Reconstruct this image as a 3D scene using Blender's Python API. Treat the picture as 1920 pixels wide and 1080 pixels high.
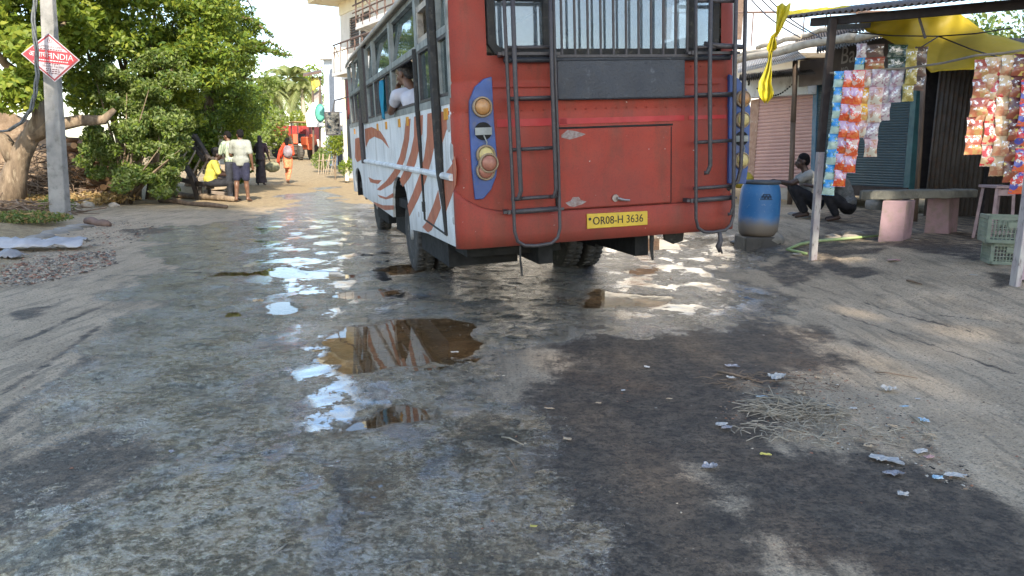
import bpy, math, random
import numpy as np
from mathutils import Vector, Matrix, noise as mnoise
R = math.radians
rnd = random.Random(7)
for o in list(bpy.data.objects): bpy.data.objects.remove(o)
S = bpy.context.scene
COL = S.collection
# ---------------------------------------------------------------- camera
FPX, HC, ROLL, CAMH = 1450.0, 281.0, 1.0, 1.335
_p = math.atan((540-HC)/FPX); _a = R(ROLL)
cF = Vector((0, math.cos(_p), -math.sin(_p))); _u0 = Vector((0, math.sin(_p), math.cos(_p))); _r0 = Vector((1, 0, 0))
cR = _r0*math.cos(_a)+_u0*math.sin(_a); cU = -_r0*math.sin(_a)+_u0*math.cos(_a)
cam = bpy.data.cameras.new('camera'); co = bpy.data.objects.new('camera', cam); COL.objects.link(co)
cam.sensor_width = 36; cam.lens = FPX/1920*36; cam.clip_end = 3000; cam.clip_start = 0.05
M = Matrix((cR, cU, -cF)).transposed().to_4x4(); M.translation = Vector((0, 0, CAMH)); co.matrix_world = M
S.camera = co
# ---------------------------------------------------------------- light
SUN_AZ, SUN_EL = 168.0, 36.0
W = bpy.data.worlds.new('World'); S.world = W; W.use_nodes = True
nt = W.node_tree; sky = nt.nodes.new('ShaderNodeTexSky'); sky.sky_type = 'NISHITA'; sky.sun_disc = False
sky.sun_elevation = R(SUN_EL); sky.sun_rotation = R(SUN_AZ); sky.air_density = 1.0; sky.dust_density = 0.8; sky.ozone_density = 1.2
bg = nt.nodes['Background']; bg.inputs['Strength'].default_value = 0.15
wm = nt.nodes.new('ShaderNodeMix'); wm.data_type = 'RGBA'; wm.blend_type = 'MULTIPLY'; wm.inputs[0].default_value = 1; wm.inputs[7].default_value = (.96, .94, .90, 1)
nt.links.new(sky.outputs[0], wm.inputs[6]); nt.links.new(wm.outputs[2], bg.inputs[0])
sl = bpy.data.lights.new('sun', 'SUN'); sl.energy = 3.1; sl.angle = R(0.6); sl.color = (1.0, 0.91, 0.76)
so = bpy.data.objects.new('sun', sl); COL.objects.link(so)
sdir = Vector((math.sin(R(SUN_AZ))*math.cos(R(SUN_EL)), math.cos(R(SUN_AZ))*math.cos(R(SUN_EL)), math.sin(R(SUN_EL))))
so.rotation_euler = sdir.to_track_quat('Z', 'Y').to_euler(); so.location = (0, 0, 30)
S.view_settings.view_transform = 'Standard'; S.view_settings.look = 'None'; S.view_settings.gamma = 1
S.view_settings.exposure = 1.62
# ---------------------------------------------------------------- placement
def ray(px, py): return cF + cR*((px-960)/FPX) - cU*((py-540)/FPX)
def at(px, py, y):
    d = ray(px, py); return Vector((0, 0, CAMH)) + d*(y/d.y)
def ss(a, b, x):
    t = np.clip((x-a)/(b-a), 0, 1); return t*t*(3-2*t)
def terr(x, y):
    x = np.asarray(x, float); y = np.asarray(y, float)
    u = x+.2*(y-9)
    z = .3*ss(2.7, 5.2, u)
    z = z+.5*ss(26, 52, y)+.5*ss(52, 150, y)
    v = -x-(5.3+.47*(y-8))
    return z+.10*ss(0, 1.2, v)*ss(15, 13, y)
def G(px, py, dz=0.0):
    d = ray(px, py); t = 1.0; p = None
    lo, hi = 0.5, 400.0; c0 = Vector((0, 0, CAMH)); prev = lo
    n = 900
    for i in range(n):
        t = lo*(hi/lo)**(i/n); q = c0+d*t
        if q.z < float(terr(q.x, q.y))+dz:
            a, b = prev, t
            for _ in range(30):
                m = (a+b)/2; q = c0+d*m
                if q.z < float(terr(q.x, q.y))+dz: b = m
                else: a = m
            return c0+d*a
        prev = t
    return c0+d*80
def gz(x, y): return float(terr(x, y))
# ---------------------------------------------------------------- mesh builder
class MB:
    def __init__(s): s.v = []; s.f = []; s.m = []
    def add(s, vs, fs, mat=0):
        k = len(s.v); s.v += [tuple(v) for v in vs]; s.f += [tuple(i+k for i in f) for f in fs]; s.m += [mat]*len(fs); return s
    def box(s, c, d, mat=0, rz=0, mtx=None):
        x, y, z = d[0]/2, d[1]/2, d[2]/2
        m = Matrix.Rotation(rz, 3, 'Z') if mtx is None else mtx
        vs = [m@Vector((i*x, j*y, k*z))+Vector(c) for i in (-1, 1) for j in (-1, 1) for k in (-1, 1)]
        return s.add(vs, [(0, 1, 3, 2), (4, 6, 7, 5), (0, 4, 5, 1), (2, 3, 7, 6), (0, 2, 6, 4), (1, 5, 7, 3)], mat)
    def bar(s, a, b, w, h, mat=0):
        a = Vector(a); b = Vector(b); d = (b-a); L = d.length; q = d.to_track_quat('Y', 'Z').to_matrix()
        return s.box((a+b)/2, (w, L, h), mat, mtx=q)
    def tube(s, pts, r, n=8, mat=0, flat=None):
        pts = [Vector(p) for p in pts]; N = len(pts)
        rs = r if isinstance(r, (list, tuple)) else [r]*N
        up = Vector((0, 0, 1)); vs = []; px = None
        for i, p in enumerate(pts):
            t = (pts[min(i+1, N-1)]-pts[max(i-1, 0)]); t = t.normalized() if t.length > 1e-9 else Vector((0, 0, 1))
            if px is None: px = t.cross(up if abs(t.z) < .9 else Vector((1, 0, 0))).normalized()
            else:
                px = (px-t*px.dot(t)); px = px.normalized() if px.length > 1e-6 else t.orthogonal().normalized()
            py = t.cross(px)
            for k in range(n):
                a = 2*math.pi*k/n; vs.append(p+(px*math.cos(a)+py*math.sin(a)*(flat or 1))*rs[i])
        fs = [(i*n+k, i*n+(k+1) % n, (i+1)*n+(k+1) % n, (i+1)*n+k) for i in range(N-1) for k in range(n)]
        fs += [tuple(range(n-1, -1, -1)), tuple((N-1)*n+k for k in range(n))]
        return s.add(vs, fs, mat)
    def lathe(s, prof, n=20, c=(0, 0, 0), mat=0, axis='Z', cap=True):
        vs = []
        for r, z in prof:
            for k in range(n):
                a = 2*math.pi*k/n; x, y = r*math.cos(a), r*math.sin(a)
                v = (x, y, z) if axis == 'Z' else ((z, x, y) if axis == 'X' else (y, z, x))
                vs.append((v[0]+c[0], v[1]+c[1], v[2]+c[2]))
        N = len(prof)
        fs = [(i*n+k, i*n+(k+1) % n, (i+1)*n+(k+1) % n, (i+1)*n+k) for i in range(N-1) for k in range(n)]
        if cap: fs += [tuple(range(n-1, -1, -1)), tuple((N-1)*n+k for k in range(n))]
        return s.add(vs, fs, mat)
    def ell(s, c, r, mat=0, n=14, m=10, rot=None):
        vs = []; c = Vector(c)
        for i in range(m+1):
            th = math.pi*i/m
            for k in range(n):
                a = 2*math.pi*k/n; v = Vector((r[0]*math.sin(th)*math.cos(a), r[1]*math.sin(th)*math.sin(a), r[2]*math.cos(th)))
                vs.append(c+(rot@v if rot else v))
        fs = [(i*n+k, (i+1)*n+k, (i+1)*n+(k+1) % n, i*n+(k+1) % n) for i in range(m) for k in range(n)]
        return s.add(vs, fs, mat)
    def cap(s, a, b, ra, rb, mat=0, n=12):     # tapered limb with round ends
        a = Vector(a); b = Vector(b); d = (b-a).normalized()
        pts = [a-d*ra*.95, a-d*ra*.6, a, a.lerp(b, .35), a.lerp(b, .7), b, b+d*rb*.6, b+d*rb*.95]
        rs = [ra*.2, ra*.78, ra, (ra*.62+rb*.38)*1.04, ra*.3+rb*.7, rb, rb*.78, rb*.2]
        return s.tube(pts, rs, n, mat)
    def prism(s, poly, lo, hi, f, mat=0):       # poly in 2D, f(a,b,t)->xyz
        n = len(poly); vs = [f(a, b, lo) for a, b in poly]+[f(a, b, hi) for a, b in poly]
        fs = [tuple(range(n)), tuple(range(2*n-1, n-1, -1))]+[(i, i+n, (i+1) % n+n, (i+1) % n) for i in range(n)]
        return s.add(vs, fs, mat)
    def grid(s, nu, nv, f, mat=0):
        vs = [f(i/nu, j/nv) for j in range(nv+1) for i in range(nu+1)]
        fs = [(j*(nu+1)+i, j*(nu+1)+i+1, (j+1)*(nu+1)+i+1, (j+1)*(nu+1)+i) for j in range(nv) for i in range(nu)]
        return s.add(vs, fs, mat)
    def build(s, name, mats, parent=None, smooth=False, bevel=0, solid=0, fixn=True):
        me = bpy.data.meshes.new(name); me.from_pydata(s.v, [], s.f)
        if not isinstance(mats, (list, tuple)): mats = [mats]
        for m in mats: me.materials.append(m)
        me.polygons.foreach_set('material_index', s.m)
        if smooth: me.polygons.foreach_set('use_smooth', [True]*len(s.f))
        if fixn:
            import bmesh
            b = bmesh.new(); b.from_mesh(me); bmesh.ops.recalc_face_normals(b, faces=b.faces); b.to_mesh(me); b.free()
        me.update()
        o = bpy.data.objects.new(name, me); COL.objects.link(o); o.parent = parent
        if solid:
            q = o.modifiers.new('solid', 'SOLIDIFY'); q.thickness = solid; q.offset = 0
        if bevel:
            q = o.modifiers.new('bevel', 'BEVEL'); q.width = bevel; q.segments = 2; q.limit_method = 'ANGLE'
            q.angle_limit = R(40)
        return o
    def flesh(s, name, mat, parent, vox=.012, it=3, fac=.5, wob=0, wfreq=9):   # fuse everything into one continuous surface
        o = s.build(name, mat, parent, True, fixn=True)
        q = o.modifiers.new('remesh', 'REMESH'); q.mode = 'VOXEL'; q.voxel_size = vox; q.use_smooth_shade = True
        q = o.modifiers.new('smooth', 'SMOOTH'); q.iterations = it; q.factor = fac
        if wob:
            t = bpy.data.textures.get('folds') or bpy.data.textures.new('folds', 'CLOUDS'); t.noise_scale = .12
            q = o.modifiers.new('folds', 'DISPLACE'); q.texture = t; q.strength = wob; q.mid_level = .5
        return o
def tag(o, label=None, cat=None, group=None, kind=None):
    if label: o['label'] = label
    if cat: o['category'] = cat
    if group: o['group'] = group
    if kind: o['kind'] = kind
    return o
def thing(name, label, cat, loc=(0, 0, 0), rz=0, group=None):
    o = bpy.data.objects.new(name, None); COL.objects.link(o); o.location = loc; o.rotation_euler = (0, 0, rz)
    o.empty_display_size = .1
    return tag(o, label, cat, group)
def dup(o, parent=None):
    c = o.copy(); COL.objects.link(c); c.parent = parent
    for ch in list(o.children): dup(ch, c)
    return c
# ---------------------------------------------------------------- materials
def newmat(name):
    m = bpy.data.materials.new(name); m.use_nodes = True; return m, m.node_tree, m.node_tree.nodes['Principled BSDF']
def NN(t, ty, **kw):
    n = t.nodes.new(ty)
    for k, v in kw.items():
        if k in ('inp',):
            for a, b in v.items(): n.inputs[a].default_value = b
        else: setattr(n, k, v)
    return n
def ramp(t, fac, stops):
    n = t.nodes.new('ShaderNodeValToRGB'); e = n.color_ramp.elements
    while len(e) > 1: e.remove(e[-1])
    for i, (p, c) in enumerate(stops):
        q = e[0] if i == 0 else e.new(p)
        q.position = p; q.color = tuple(c)+(1,) if len(c) == 3 else c
    t.links.new(fac, n.inputs[0]); return n.outputs[0]
def mix(t, fac, a, b, mode='MIX'):
    n = t.nodes.new('ShaderNodeMix'); n.data_type = 'RGBA'; n.blend_type = mode
    for s, v in ((0, fac), (6, a), (7, b)):
        if hasattr(v, 'links'): t.links.new(v, n.inputs[s])
        else: n.inputs[s].default_value = (tuple(v)+(1,) if isinstance(v, (tuple, list)) and len(v) == 3 else v)
    return n.outputs[2]
def mth(t, op, a, b=0, clamp=False):
    n = t.nodes.new('ShaderNodeMath'); n.operation = op; n.use_clamp = clamp
    for s, v in ((0, a), (1, b)):
        if hasattr(v, 'links'): t.links.new(v, n.inputs[s])
        else: n.inputs[s].default_value = v
    return n.outputs[0]
def mrange(t, v, a, b, c=0, d=1):
    n = t.nodes.new('ShaderNodeMapRange'); t.links.new(v, n.inputs[0])
    for i, k in zip((1, 2, 3, 4), (a, b, c, d)): n.inputs[i].default_value = k
    n.interpolation_type = 'SMOOTHSTEP'
    return n.outputs[0]
def noi(t, scale, detail=4, rough=.55, vec=None, dist=0):
    n = t.nodes.new('ShaderNodeTexNoise'); n.inputs['Scale'].default_value = scale; n.inputs['Detail'].default_value = detail
    n.inputs['Roughness'].default_value = rough; n.inputs['Distortion'].default_value = dist
    if vec is not None: t.links.new(vec, n.inputs['Vector'])
    return n.outputs[0]
def ocoord(t, sc=(1, 1, 1), which='Object'):
    c = t.nodes.new('ShaderNodeTexCoord'); m = t.nodes.new('ShaderNodeMapping'); m.inputs['Scale'].default_value = sc
    t.links.new(c.outputs[which], m.inputs[0]); return m.outputs[0]
def mat(name, col, rough=.6, metal=0, col2=None, ns=8, dirt=None, dirtamt=.5, bump=.0, bs=40, sc=(1, 1, 1), spec=.5, trans=0, dthr=(.52, .66)):
    m, t, p = newmat(name); v = ocoord(t, sc)
    c2 = col2 or tuple(x*.72 for x in col)
    c = mix(t, mrange(t, noi(t, ns, 6, .6, v), .3, .7), col, c2)
    if dirt:
        f = mth(t, 'MULTIPLY', mrange(t, noi(t, ns*1.7+1, 8, .7, v), dthr[0], dthr[1]), dirtamt); c = mix(t, f, c, dirt)
    t.links.new(c, p.inputs['Base Color']); p.inputs['Metallic'].default_value = metal
    p.inputs['Specular IOR Level'].default_value = spec
    rr = mrange(t, noi(t, ns*2, 3, .5, v), .2, .8, max(.02, rough-.12), min(1, rough+.12)); t.links.new(rr, p.inputs['Roughness'])
    if bump:
        b = NN(t, 'ShaderNodeBump', inp={'Strength': bump, 'Distance': .02}); t.links.new(noi(t, bs, 5, .65, v), b.inputs['Height']); t.links.new(b.outputs[0], p.inputs['Normal'])
    if trans:
        tr = NN(t, 'ShaderNodeBsdfTranslucent'); t.links.new(c, tr.inputs[0]); mx = NN(t, 'ShaderNodeMixShader'); mx.inputs[0].default_value = trans
        out = t.nodes['Material Output']; t.links.new(p.outputs[0], mx.inputs[1]); t.links.new(tr.outputs[0], mx.inputs[2]); t.links.new(mx.outputs[0], out.inputs[0])
    return m
def leafmat(name, a, b, c, tr=.45):
    m, t, p = newmat(name); g = NN(t, 'ShaderNodeNewGeometry')
    col = ramp(t, g.outputs['Random Per Island'], [(0, a), (.5, b), (1, c)])
    t.links.new(col, p.inputs['Base Color']); p.inputs['Roughness'].default_value = .5; p.inputs['Specular IOR Level'].default_value = .35
    tn = NN(t, 'ShaderNodeBsdfTranslucent'); t.links.new(mix(t, .5, col, (.35, .42, .04), 'MIX'), tn.inputs[0])
    mx = NN(t, 'ShaderNodeMixShader'); mx.inputs[0].default_value = tr
    t.links.new(p.outputs[0], mx.inputs[1]); t.links.new(tn.outputs[0], mx.inputs[2]); t.links.new(mx.outputs[0], t.nodes['Material Output'].inputs[0])
    return m
def glassmat(name, tint=(.75, .82, .8), dust_haze=.25, dcol=(.25, .27, .26)):
    m, t, p = newmat(name); t.nodes.remove(p)
    tr = NN(t, 'ShaderNodeBsdfTransparent'); tr.inputs[0].default_value = (*tint, 1)
    gl = NN(t, 'ShaderNodeBsdfGlossy'); gl.inputs['Roughness'].default_value = .04; gl.inputs[0].default_value = (.9, .95, 1, 1)
    df = NN(t, 'ShaderNodeBsdfDiffuse'); df.inputs[0].default_value = (*dcol, 1)
    fr = NN(t, 'ShaderNodeFresnel'); fr.inputs[0].default_value = 1.9
    b = NN(t, 'ShaderNodeBump', inp={'Strength': .06, 'Distance': .05}); v = ocoord(t); t.links.new(noi(t, 2.5, 2, .5, v), b.inputs['Height'])
    t.links.new(b.outputs[0], gl.inputs['Normal'])
    m1 = NN(t, 'ShaderNodeMixShader'); m2 = NN(t, 'ShaderNodeMixShader')
    f = mth(t, 'MULTIPLY', mrange(t, noi(t, 3, 6, .6, v), .25, .75, .5, 1.3), dust_haze, True)
    t.links.new(f, m1.inputs[0]); t.links.new(tr.outputs[0], m1.inputs[1]); t.links.new(df.outputs[0], m1.inputs[2])
    t.links.new(fr.outputs[0], m2.inputs[0]); t.links.new(m1.outputs[0], m2.inputs[1]); t.links.new(gl.outputs[0], m2.inputs[2])
    t.links.new(m2.outputs[0], t.nodes['Material Output'].inputs[0]); return m
BLACK = mat('black_steel', (.040, .036, .040), .5, 0, (.06, .052, .055), 20, (.12, .11, .1), .5, .2, 60)
RUBBER = mat('rubber', (.02, .02, .02), .8, 0, (.035, .033, .03), 12, (.09, .08, .065), .6, .3, 60)
WOOD = mat('weathered_wood', (.16, .11, .075), .8, 0, (.08, .055, .04), 6, bump=.5, bs=25, sc=(1, 1, .2))
WOODL = mat('pale_wood', (.42, .35, .26), .8, 0, (.3, .23, .16), 6, bump=.4, bs=25)
BARK = mat('bark', (.24, .175, .115), .9, 0, (.10, .07, .045), 7, (.36, .29, .2), .5, 1.0, 16, sc=(1, 1, .3))
CONC = mat('pole_concrete', (.30, .29, .27), .85, 0, (.2, .195, .185), 3, (.1, .1, .085), .5, .4, 50)
# ---------------------------------------------------------------- foliage
def leafmesh(name, mats, cl, n, size, parent=None, seed=1, droop=0, asp=2.2, flat=.0, shell=0, midx=None, holes=None):
    """cl: list of (centre, (rx,ry,rz), weight); many small folded leaves in the volume of each clump"""
    g = np.random.default_rng(seed); w = np.array([c[2] for c in cl], float); w /= w.sum()
    idx = g.choice(len(cl), n, p=w); C = np.array([tuple(c[0]) for c in cl])[idx]; Rr = np.array([c[1] for c in cl])[idx]
    d = g.normal(size=(n, 3)); d /= np.linalg.norm(d, axis=1)[:, None]; rr = g.random(n)**(.33 if not shell else .15)
    P = C+d*Rr*rr[:, None]
    if holes:
        keep = np.ones(n, bool)
        for q, d_, r_ in holes:
            w3 = P-np.array(tuple(q)); dd = np.array(tuple(d_)); w3 = w3-(w3@dd)[:, None]*dd; keep &= np.linalg.norm(w3, axis=1) > r_
        P = P[keep]; idx = idx[keep]; n = len(P)
    nn = g.normal(size=(n, 3)); nn /= np.linalg.norm(nn, axis=1)[:, None]; nn = nn+np.array([.12, -.55, .65])*1.05; nn /= np.linalg.norm(nn, axis=1)[:, None]
    a = np.cross(nn, g.normal(size=(n, 3))); a /= np.linalg.norm(a, axis=1)[:, None]; b = np.cross(nn, a)
    s = size*g.uniform(.6, 1.35, n)[:, None]
    v0 = P-a*s*.5; v1 = P+b*s*.5/asp+nn*s*.06; v2 = P+a*s*.5-nn*s*.08; v3 = P-b*s*.5/asp+nn*s*.06
    V = np.stack([v0, v1, v2, v3], 1).reshape(-1, 3)
    me = bpy.data.meshes.new(name); me.vertices.add(n*4); me.vertices.foreach_set('co', V.ravel().astype(np.float32))
    me.loops.add(n*4); me.loops.foreach_set('vertex_index', np.arange(n*4, dtype=np.int32))
    me.polygons.add(n); me.polygons.foreach_set('loop_start', np.arange(n, dtype=np.int32)*4)
    if not isinstance(mats, (list, tuple)): mats = [mats]
    for m_ in mats: me.materials.append(m_)
    if len(mats) > 1:
        mi = (np.array(midx)[idx] if midx is not None else g.integers(0, len(mats), n)).astype(np.int32)
        me.polygons.foreach_set('material_index', mi)
    me.update(calc_edges=True); me.validate()
    o = bpy.data.objects.new(name, me); COL.objects.link(o); o.parent = parent; return o
def clumps(c, r, k, cr, seed, squash=.7, hollow=.45):
    g = random.Random(seed); out = []
    while len(out) < k:
        d = Vector((g.uniform(-1, 1), g.uniform(-1, 1), g.uniform(-1, 1)))
        if not hollow < d.length < 1: continue
        q = cr*g.uniform(.55, 1.35); p = Vector(c)+Vector((d.x*r[0], d.y*r[1], d.z*r[2]))
        out.append((p, (q, q, q*squash), q**2))
    return out
def limbs(mb, base, top, r0, k, crown_c, crown_r, seed, nseg=5):
    g = random.Random(seed); base = Vector(base); top = Vector(top); pts = []
    for i in range(nseg+1):
        p = base.lerp(top, i/nseg); p += Vector((g.uniform(-1, 1), g.uniform(-1, 1), 0))*r0*.5*(0 if i in (0,) else 1); pts.append(p)
    mb.tube(pts, [r0*(1.25 if i == 0 else 1-.55*i/nseg) for i in range(nseg+1)], 10)
    for j in range(k):
        s = pts[-1-(j % 3)]; d = Vector((g.uniform(-1, 1), g.uniform(-1, 1), g.uniform(-.2, 1))).normalized()
        e = Vector(crown_c)+Vector((d.x*crown_r[0], d.y*crown_r[1], d.z*crown_r[2]))*.8
        m = s.lerp(e, .5)+Vector((g.uniform(-.2, .2), g.uniform(-.2, .2), g.uniform(0, .4)))*crown_r[2]*.3
        mb.tube([s, s.lerp(m, .5)+Vector((0, 0, .05)), m, m.lerp(e, .5), e], [r0*.42, r0*.34, r0*.25, r0*.16, r0*.05], 7)
# ================================================================ GROUND
def vnoise(x, y, s, seed=0):
    x = x*s; y = y*s; xi = np.floor(x).astype(np.int64); yi = np.floor(y).astype(np.int64); fx = x-xi; fy = y-yi
    fx = fx*fx*(3-2*fx); fy = fy*fy*(3-2*fy)
    def h(a, b):
        n = (a*374761393+b*668265263+seed*974711) & 0x7fffffff; n = ((n ^ (n >> 13))*1274126177) & 0x7fffffff; return ((n ^ (n >> 16)) & 0xffff)/65535.
    return (h(xi, yi)*(1-fx)+h(xi+1, yi)*fx)*(1-fy)+(h(xi, yi+1)*(1-fx)+h(xi+1, yi+1)*fx)*fy
def fbm(x, y, s, o=4, seed=0):
    r = 0; a = .5; t = 0
    for i in range(o): r = r+a*vnoise(x, y, s*2**i, seed+i); t += a; a *= .55
    return r/t
def sdf(px, X, Y):      # signed distance (m) on the ground, + inside; polygon given where it lies on the road
    pts = [G(*p) for p in px]; P = np.array([(p.x, p.y) for p in pts])
    d = np.full(X.shape, 1e9); ins = np.zeros(X.shape, bool); n = len(P)
    for i in range(n):
        a = P[i]; b = P[(i+1) % n]; e = b-a; L = e@e+1e-12
        t = np.clip(((X-a[0])*e[0]+(Y-a[1])*e[1])/L, 0, 1); d = np.minimum(d, np.hypot(X-a[0]-t*e[0], Y-a[1]-t*e[1]))
        c = (a[1] > Y) != (b[1] > Y)
        ins ^= c & (X < (b[0]-a[0])*(Y-a[1])/(b[1]-a[1]+1e-12)+a[0])
    return np.where(ins, d, -d)
def lined(px, X, Y):
    pts = [G(*p) for p in px]; d = np.full(X.shape, 1e9)
    for a, b in zip(pts, pts[1:]):
        e = b-a; L = e.x**2+e.y**2+1e-9
        t = np.clip(((X-a.x)*e.x+(Y-a.y)*e.y)/L, 0, 1); d = np.minimum(d, np.hypot(X-a.x-t*e.x, Y-a.y-t*e.y))
    return d
def axis(a, b, st, lo, hi, g=1.13):
    m = list(np.arange(a, b, st)); l = []; s = st; x = a
    while x > lo: s *= g; x -= s; l.append(x)
    r = []; s = st; x = m[-1]
    while x < hi: s *= g; x += s; r.append(x)
    return np.array(l[::-1]+m+r)
xs = axis(-6.5, 6.5, .034, -900, 900); ys = np.concatenate([axis(1.9, 13.0, .034, -60, 13.1), []])
ys = ys[ys < 13]; s_ = .034; yl = [13.0]
while yl[-1] < 1600: s_ = s_*1.03 if yl[-1] < 60 else s_*1.2; yl.append(yl[-1]+s_)
ys = np.concatenate([ys, yl])
GX, GY = np.meshgrid(xs, ys); X = GX.ravel(); Y = GY.ravel()
wet = np.zeros(X.shape); damp = np.zeros(X.shape); 
WETP = [(-300, 1079), (-100, 900), (60, 845), (150, 775), (235, 695), (285, 640), (300, 590), (265, 548), (330, 500), (330, 470), (290, 448), (330, 428), (480, 418), (520, 388), (590, 372), (680, 385), (780, 455), (1010, 470), (1110, 450), (1390, 443), (1425, 480), (1385, 515), (1450, 560), (1410, 600), (1250, 604), (1110, 604), (1000, 640), (1010, 700), (955, 740), (985, 850), (975, 950), (930, 1100), (900, 1300), (-600, 1400)]
DAMPP = [(900, 1300), (940, 1079), (975, 950), (985, 850), (950, 740), (1010, 640), (1110, 598), (1400, 585), (1490, 612), (1500, 668), (1395, 720), (1385, 770), (1500, 838), (1640, 862), (1750, 915), (1870, 990), (1960, 1060), (2000, 1300), (1600, 1180), (1560, 1079), (1490, 1000), (1400, 930), (1330, 880), (1330, 960), (1370, 1020), (1395, 1079), (1380, 1300)]
sw = sdf(WETP, X, Y); sd = sdf(DAMPP, X, Y)
near = Y < 30
wn = (fbm(X, Y, 1.6, 4, 3)-.5)*.9+(fbm(X*1.6, Y*.45, 2.2, 3, 9)-.5)*.5
wet = ss(-.60, .42, sw+(wn+(fbm(X, Y, .9, 3, 61)-.5)*.9)*1.1*(1+.03*Y)); damp = ss(-.55, .30, sd+wn*1.1+(fbm(X, Y, .9, 3, 61)-.5)*.5)
# farther wet streaks on the sunlit road, seepage and painted roof shade below the shops, spots
for q in ([(520, 366), (600, 358), (650, 366), (600, 374), (530, 374)], [(590, 352), (640, 350), (600, 356)], [(1240, 438), (1395, 438), (1400, 470), (1240, 465)]):
    wet = np.maximum(wet, ss(-.25, .25, sdf(q, X, Y)+wn*.8))
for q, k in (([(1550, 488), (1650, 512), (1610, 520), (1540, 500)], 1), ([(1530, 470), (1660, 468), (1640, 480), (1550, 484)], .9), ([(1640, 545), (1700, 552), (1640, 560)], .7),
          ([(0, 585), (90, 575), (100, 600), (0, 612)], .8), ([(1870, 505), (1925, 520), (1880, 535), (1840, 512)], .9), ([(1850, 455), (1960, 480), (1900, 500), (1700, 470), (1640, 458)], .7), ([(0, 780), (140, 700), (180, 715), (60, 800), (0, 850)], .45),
          ([(1240, 545), (1400, 520), (1500, 560), (1460, 600), (1400, 605)], .6), ([(1440, 480), (1530, 440), (1640, 405), (1960, 400), (1990, 470), (1850, 490), (1640, 462), (1500, 500)], .62), ([(1500, 400), (1640, 392), (1700, 440), (1560, 450)], .6), ([(230, 430), (330, 425), (330, 440), (250, 446)], .7), ([(1400, 500), (1480, 480), (1560, 500), (1480, 540)], .7)):  # broad patch round the bench: roof shade painted in along with damp earth
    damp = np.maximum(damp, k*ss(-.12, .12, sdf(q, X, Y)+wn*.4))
track = np.zeros(X.shape)
for ln, wd in (([(1225, 515), (1330, 560), (1430, 625), (1540, 700)], .09), ([(1290, 515), (1360, 560), (1450, 610), (1580, 690)], .07), ([(1500, 530), (1700, 592), (1940, 650)], .03), ([(1480, 560), (1640, 610), (1900, 700)], .025),
               ([(1450, 640), (1600, 680), (1800, 760)], .02), ([(1760, 590), (1960, 612)], .03), ([(-20, 800), (130, 705), (240, 610), (400, 545), (480, 510)], .10), ([(-20, 870), (150, 755), (290, 640), (420, 560)], .09), ([(0, 660), (150, 590), (300, 530), (360, 500)], .05),
               ([(0, 740), (110, 670), (200, 600)], .04), ([(60, 1079), (240, 940), (330, 860)], .05), ([(300, 905), (420, 860), (520, 848)], .02)):
    dd = lined(ln, X, Y); track = np.maximum(track, (1-ss(wd*.4, wd*1.1, dd+(wn*.04)))*(.55+.45*np.clip(fbm(X, Y, 3, 3, 5)*2-.5, 0, 1)))
gloss = np.zeros(X.shape)
for q in ([(1108, 447), (1240, 440), (1400, 443), (1420, 480), (1400, 520), (1450, 565), (1390, 596), (1240, 604), (1112, 604)], [(430, 428), (530, 400), (680, 400), (770, 480), (790, 540), (700, 600), (560, 610), (470, 560), (420, 500)], [(520, 600), (700, 590), (760, 800), (700, 960), (560, 900), (500, 740)]):
    gloss = np.maximum(gloss, ss(-.5, .5, sdf(q, X, Y)+wn*1.0))
mud_shade = np.zeros(X.shape)
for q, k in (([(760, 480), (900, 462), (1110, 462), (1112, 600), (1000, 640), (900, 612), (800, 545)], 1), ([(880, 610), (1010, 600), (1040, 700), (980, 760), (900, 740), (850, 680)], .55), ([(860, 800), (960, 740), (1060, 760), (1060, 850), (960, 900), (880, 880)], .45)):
    mud_shade = np.maximum(mud_shade, k*ss(-.35, .3, sdf(q, X, Y)+wn*.7))  # shade under and behind the bus painted into the ground, with wet mud
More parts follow.
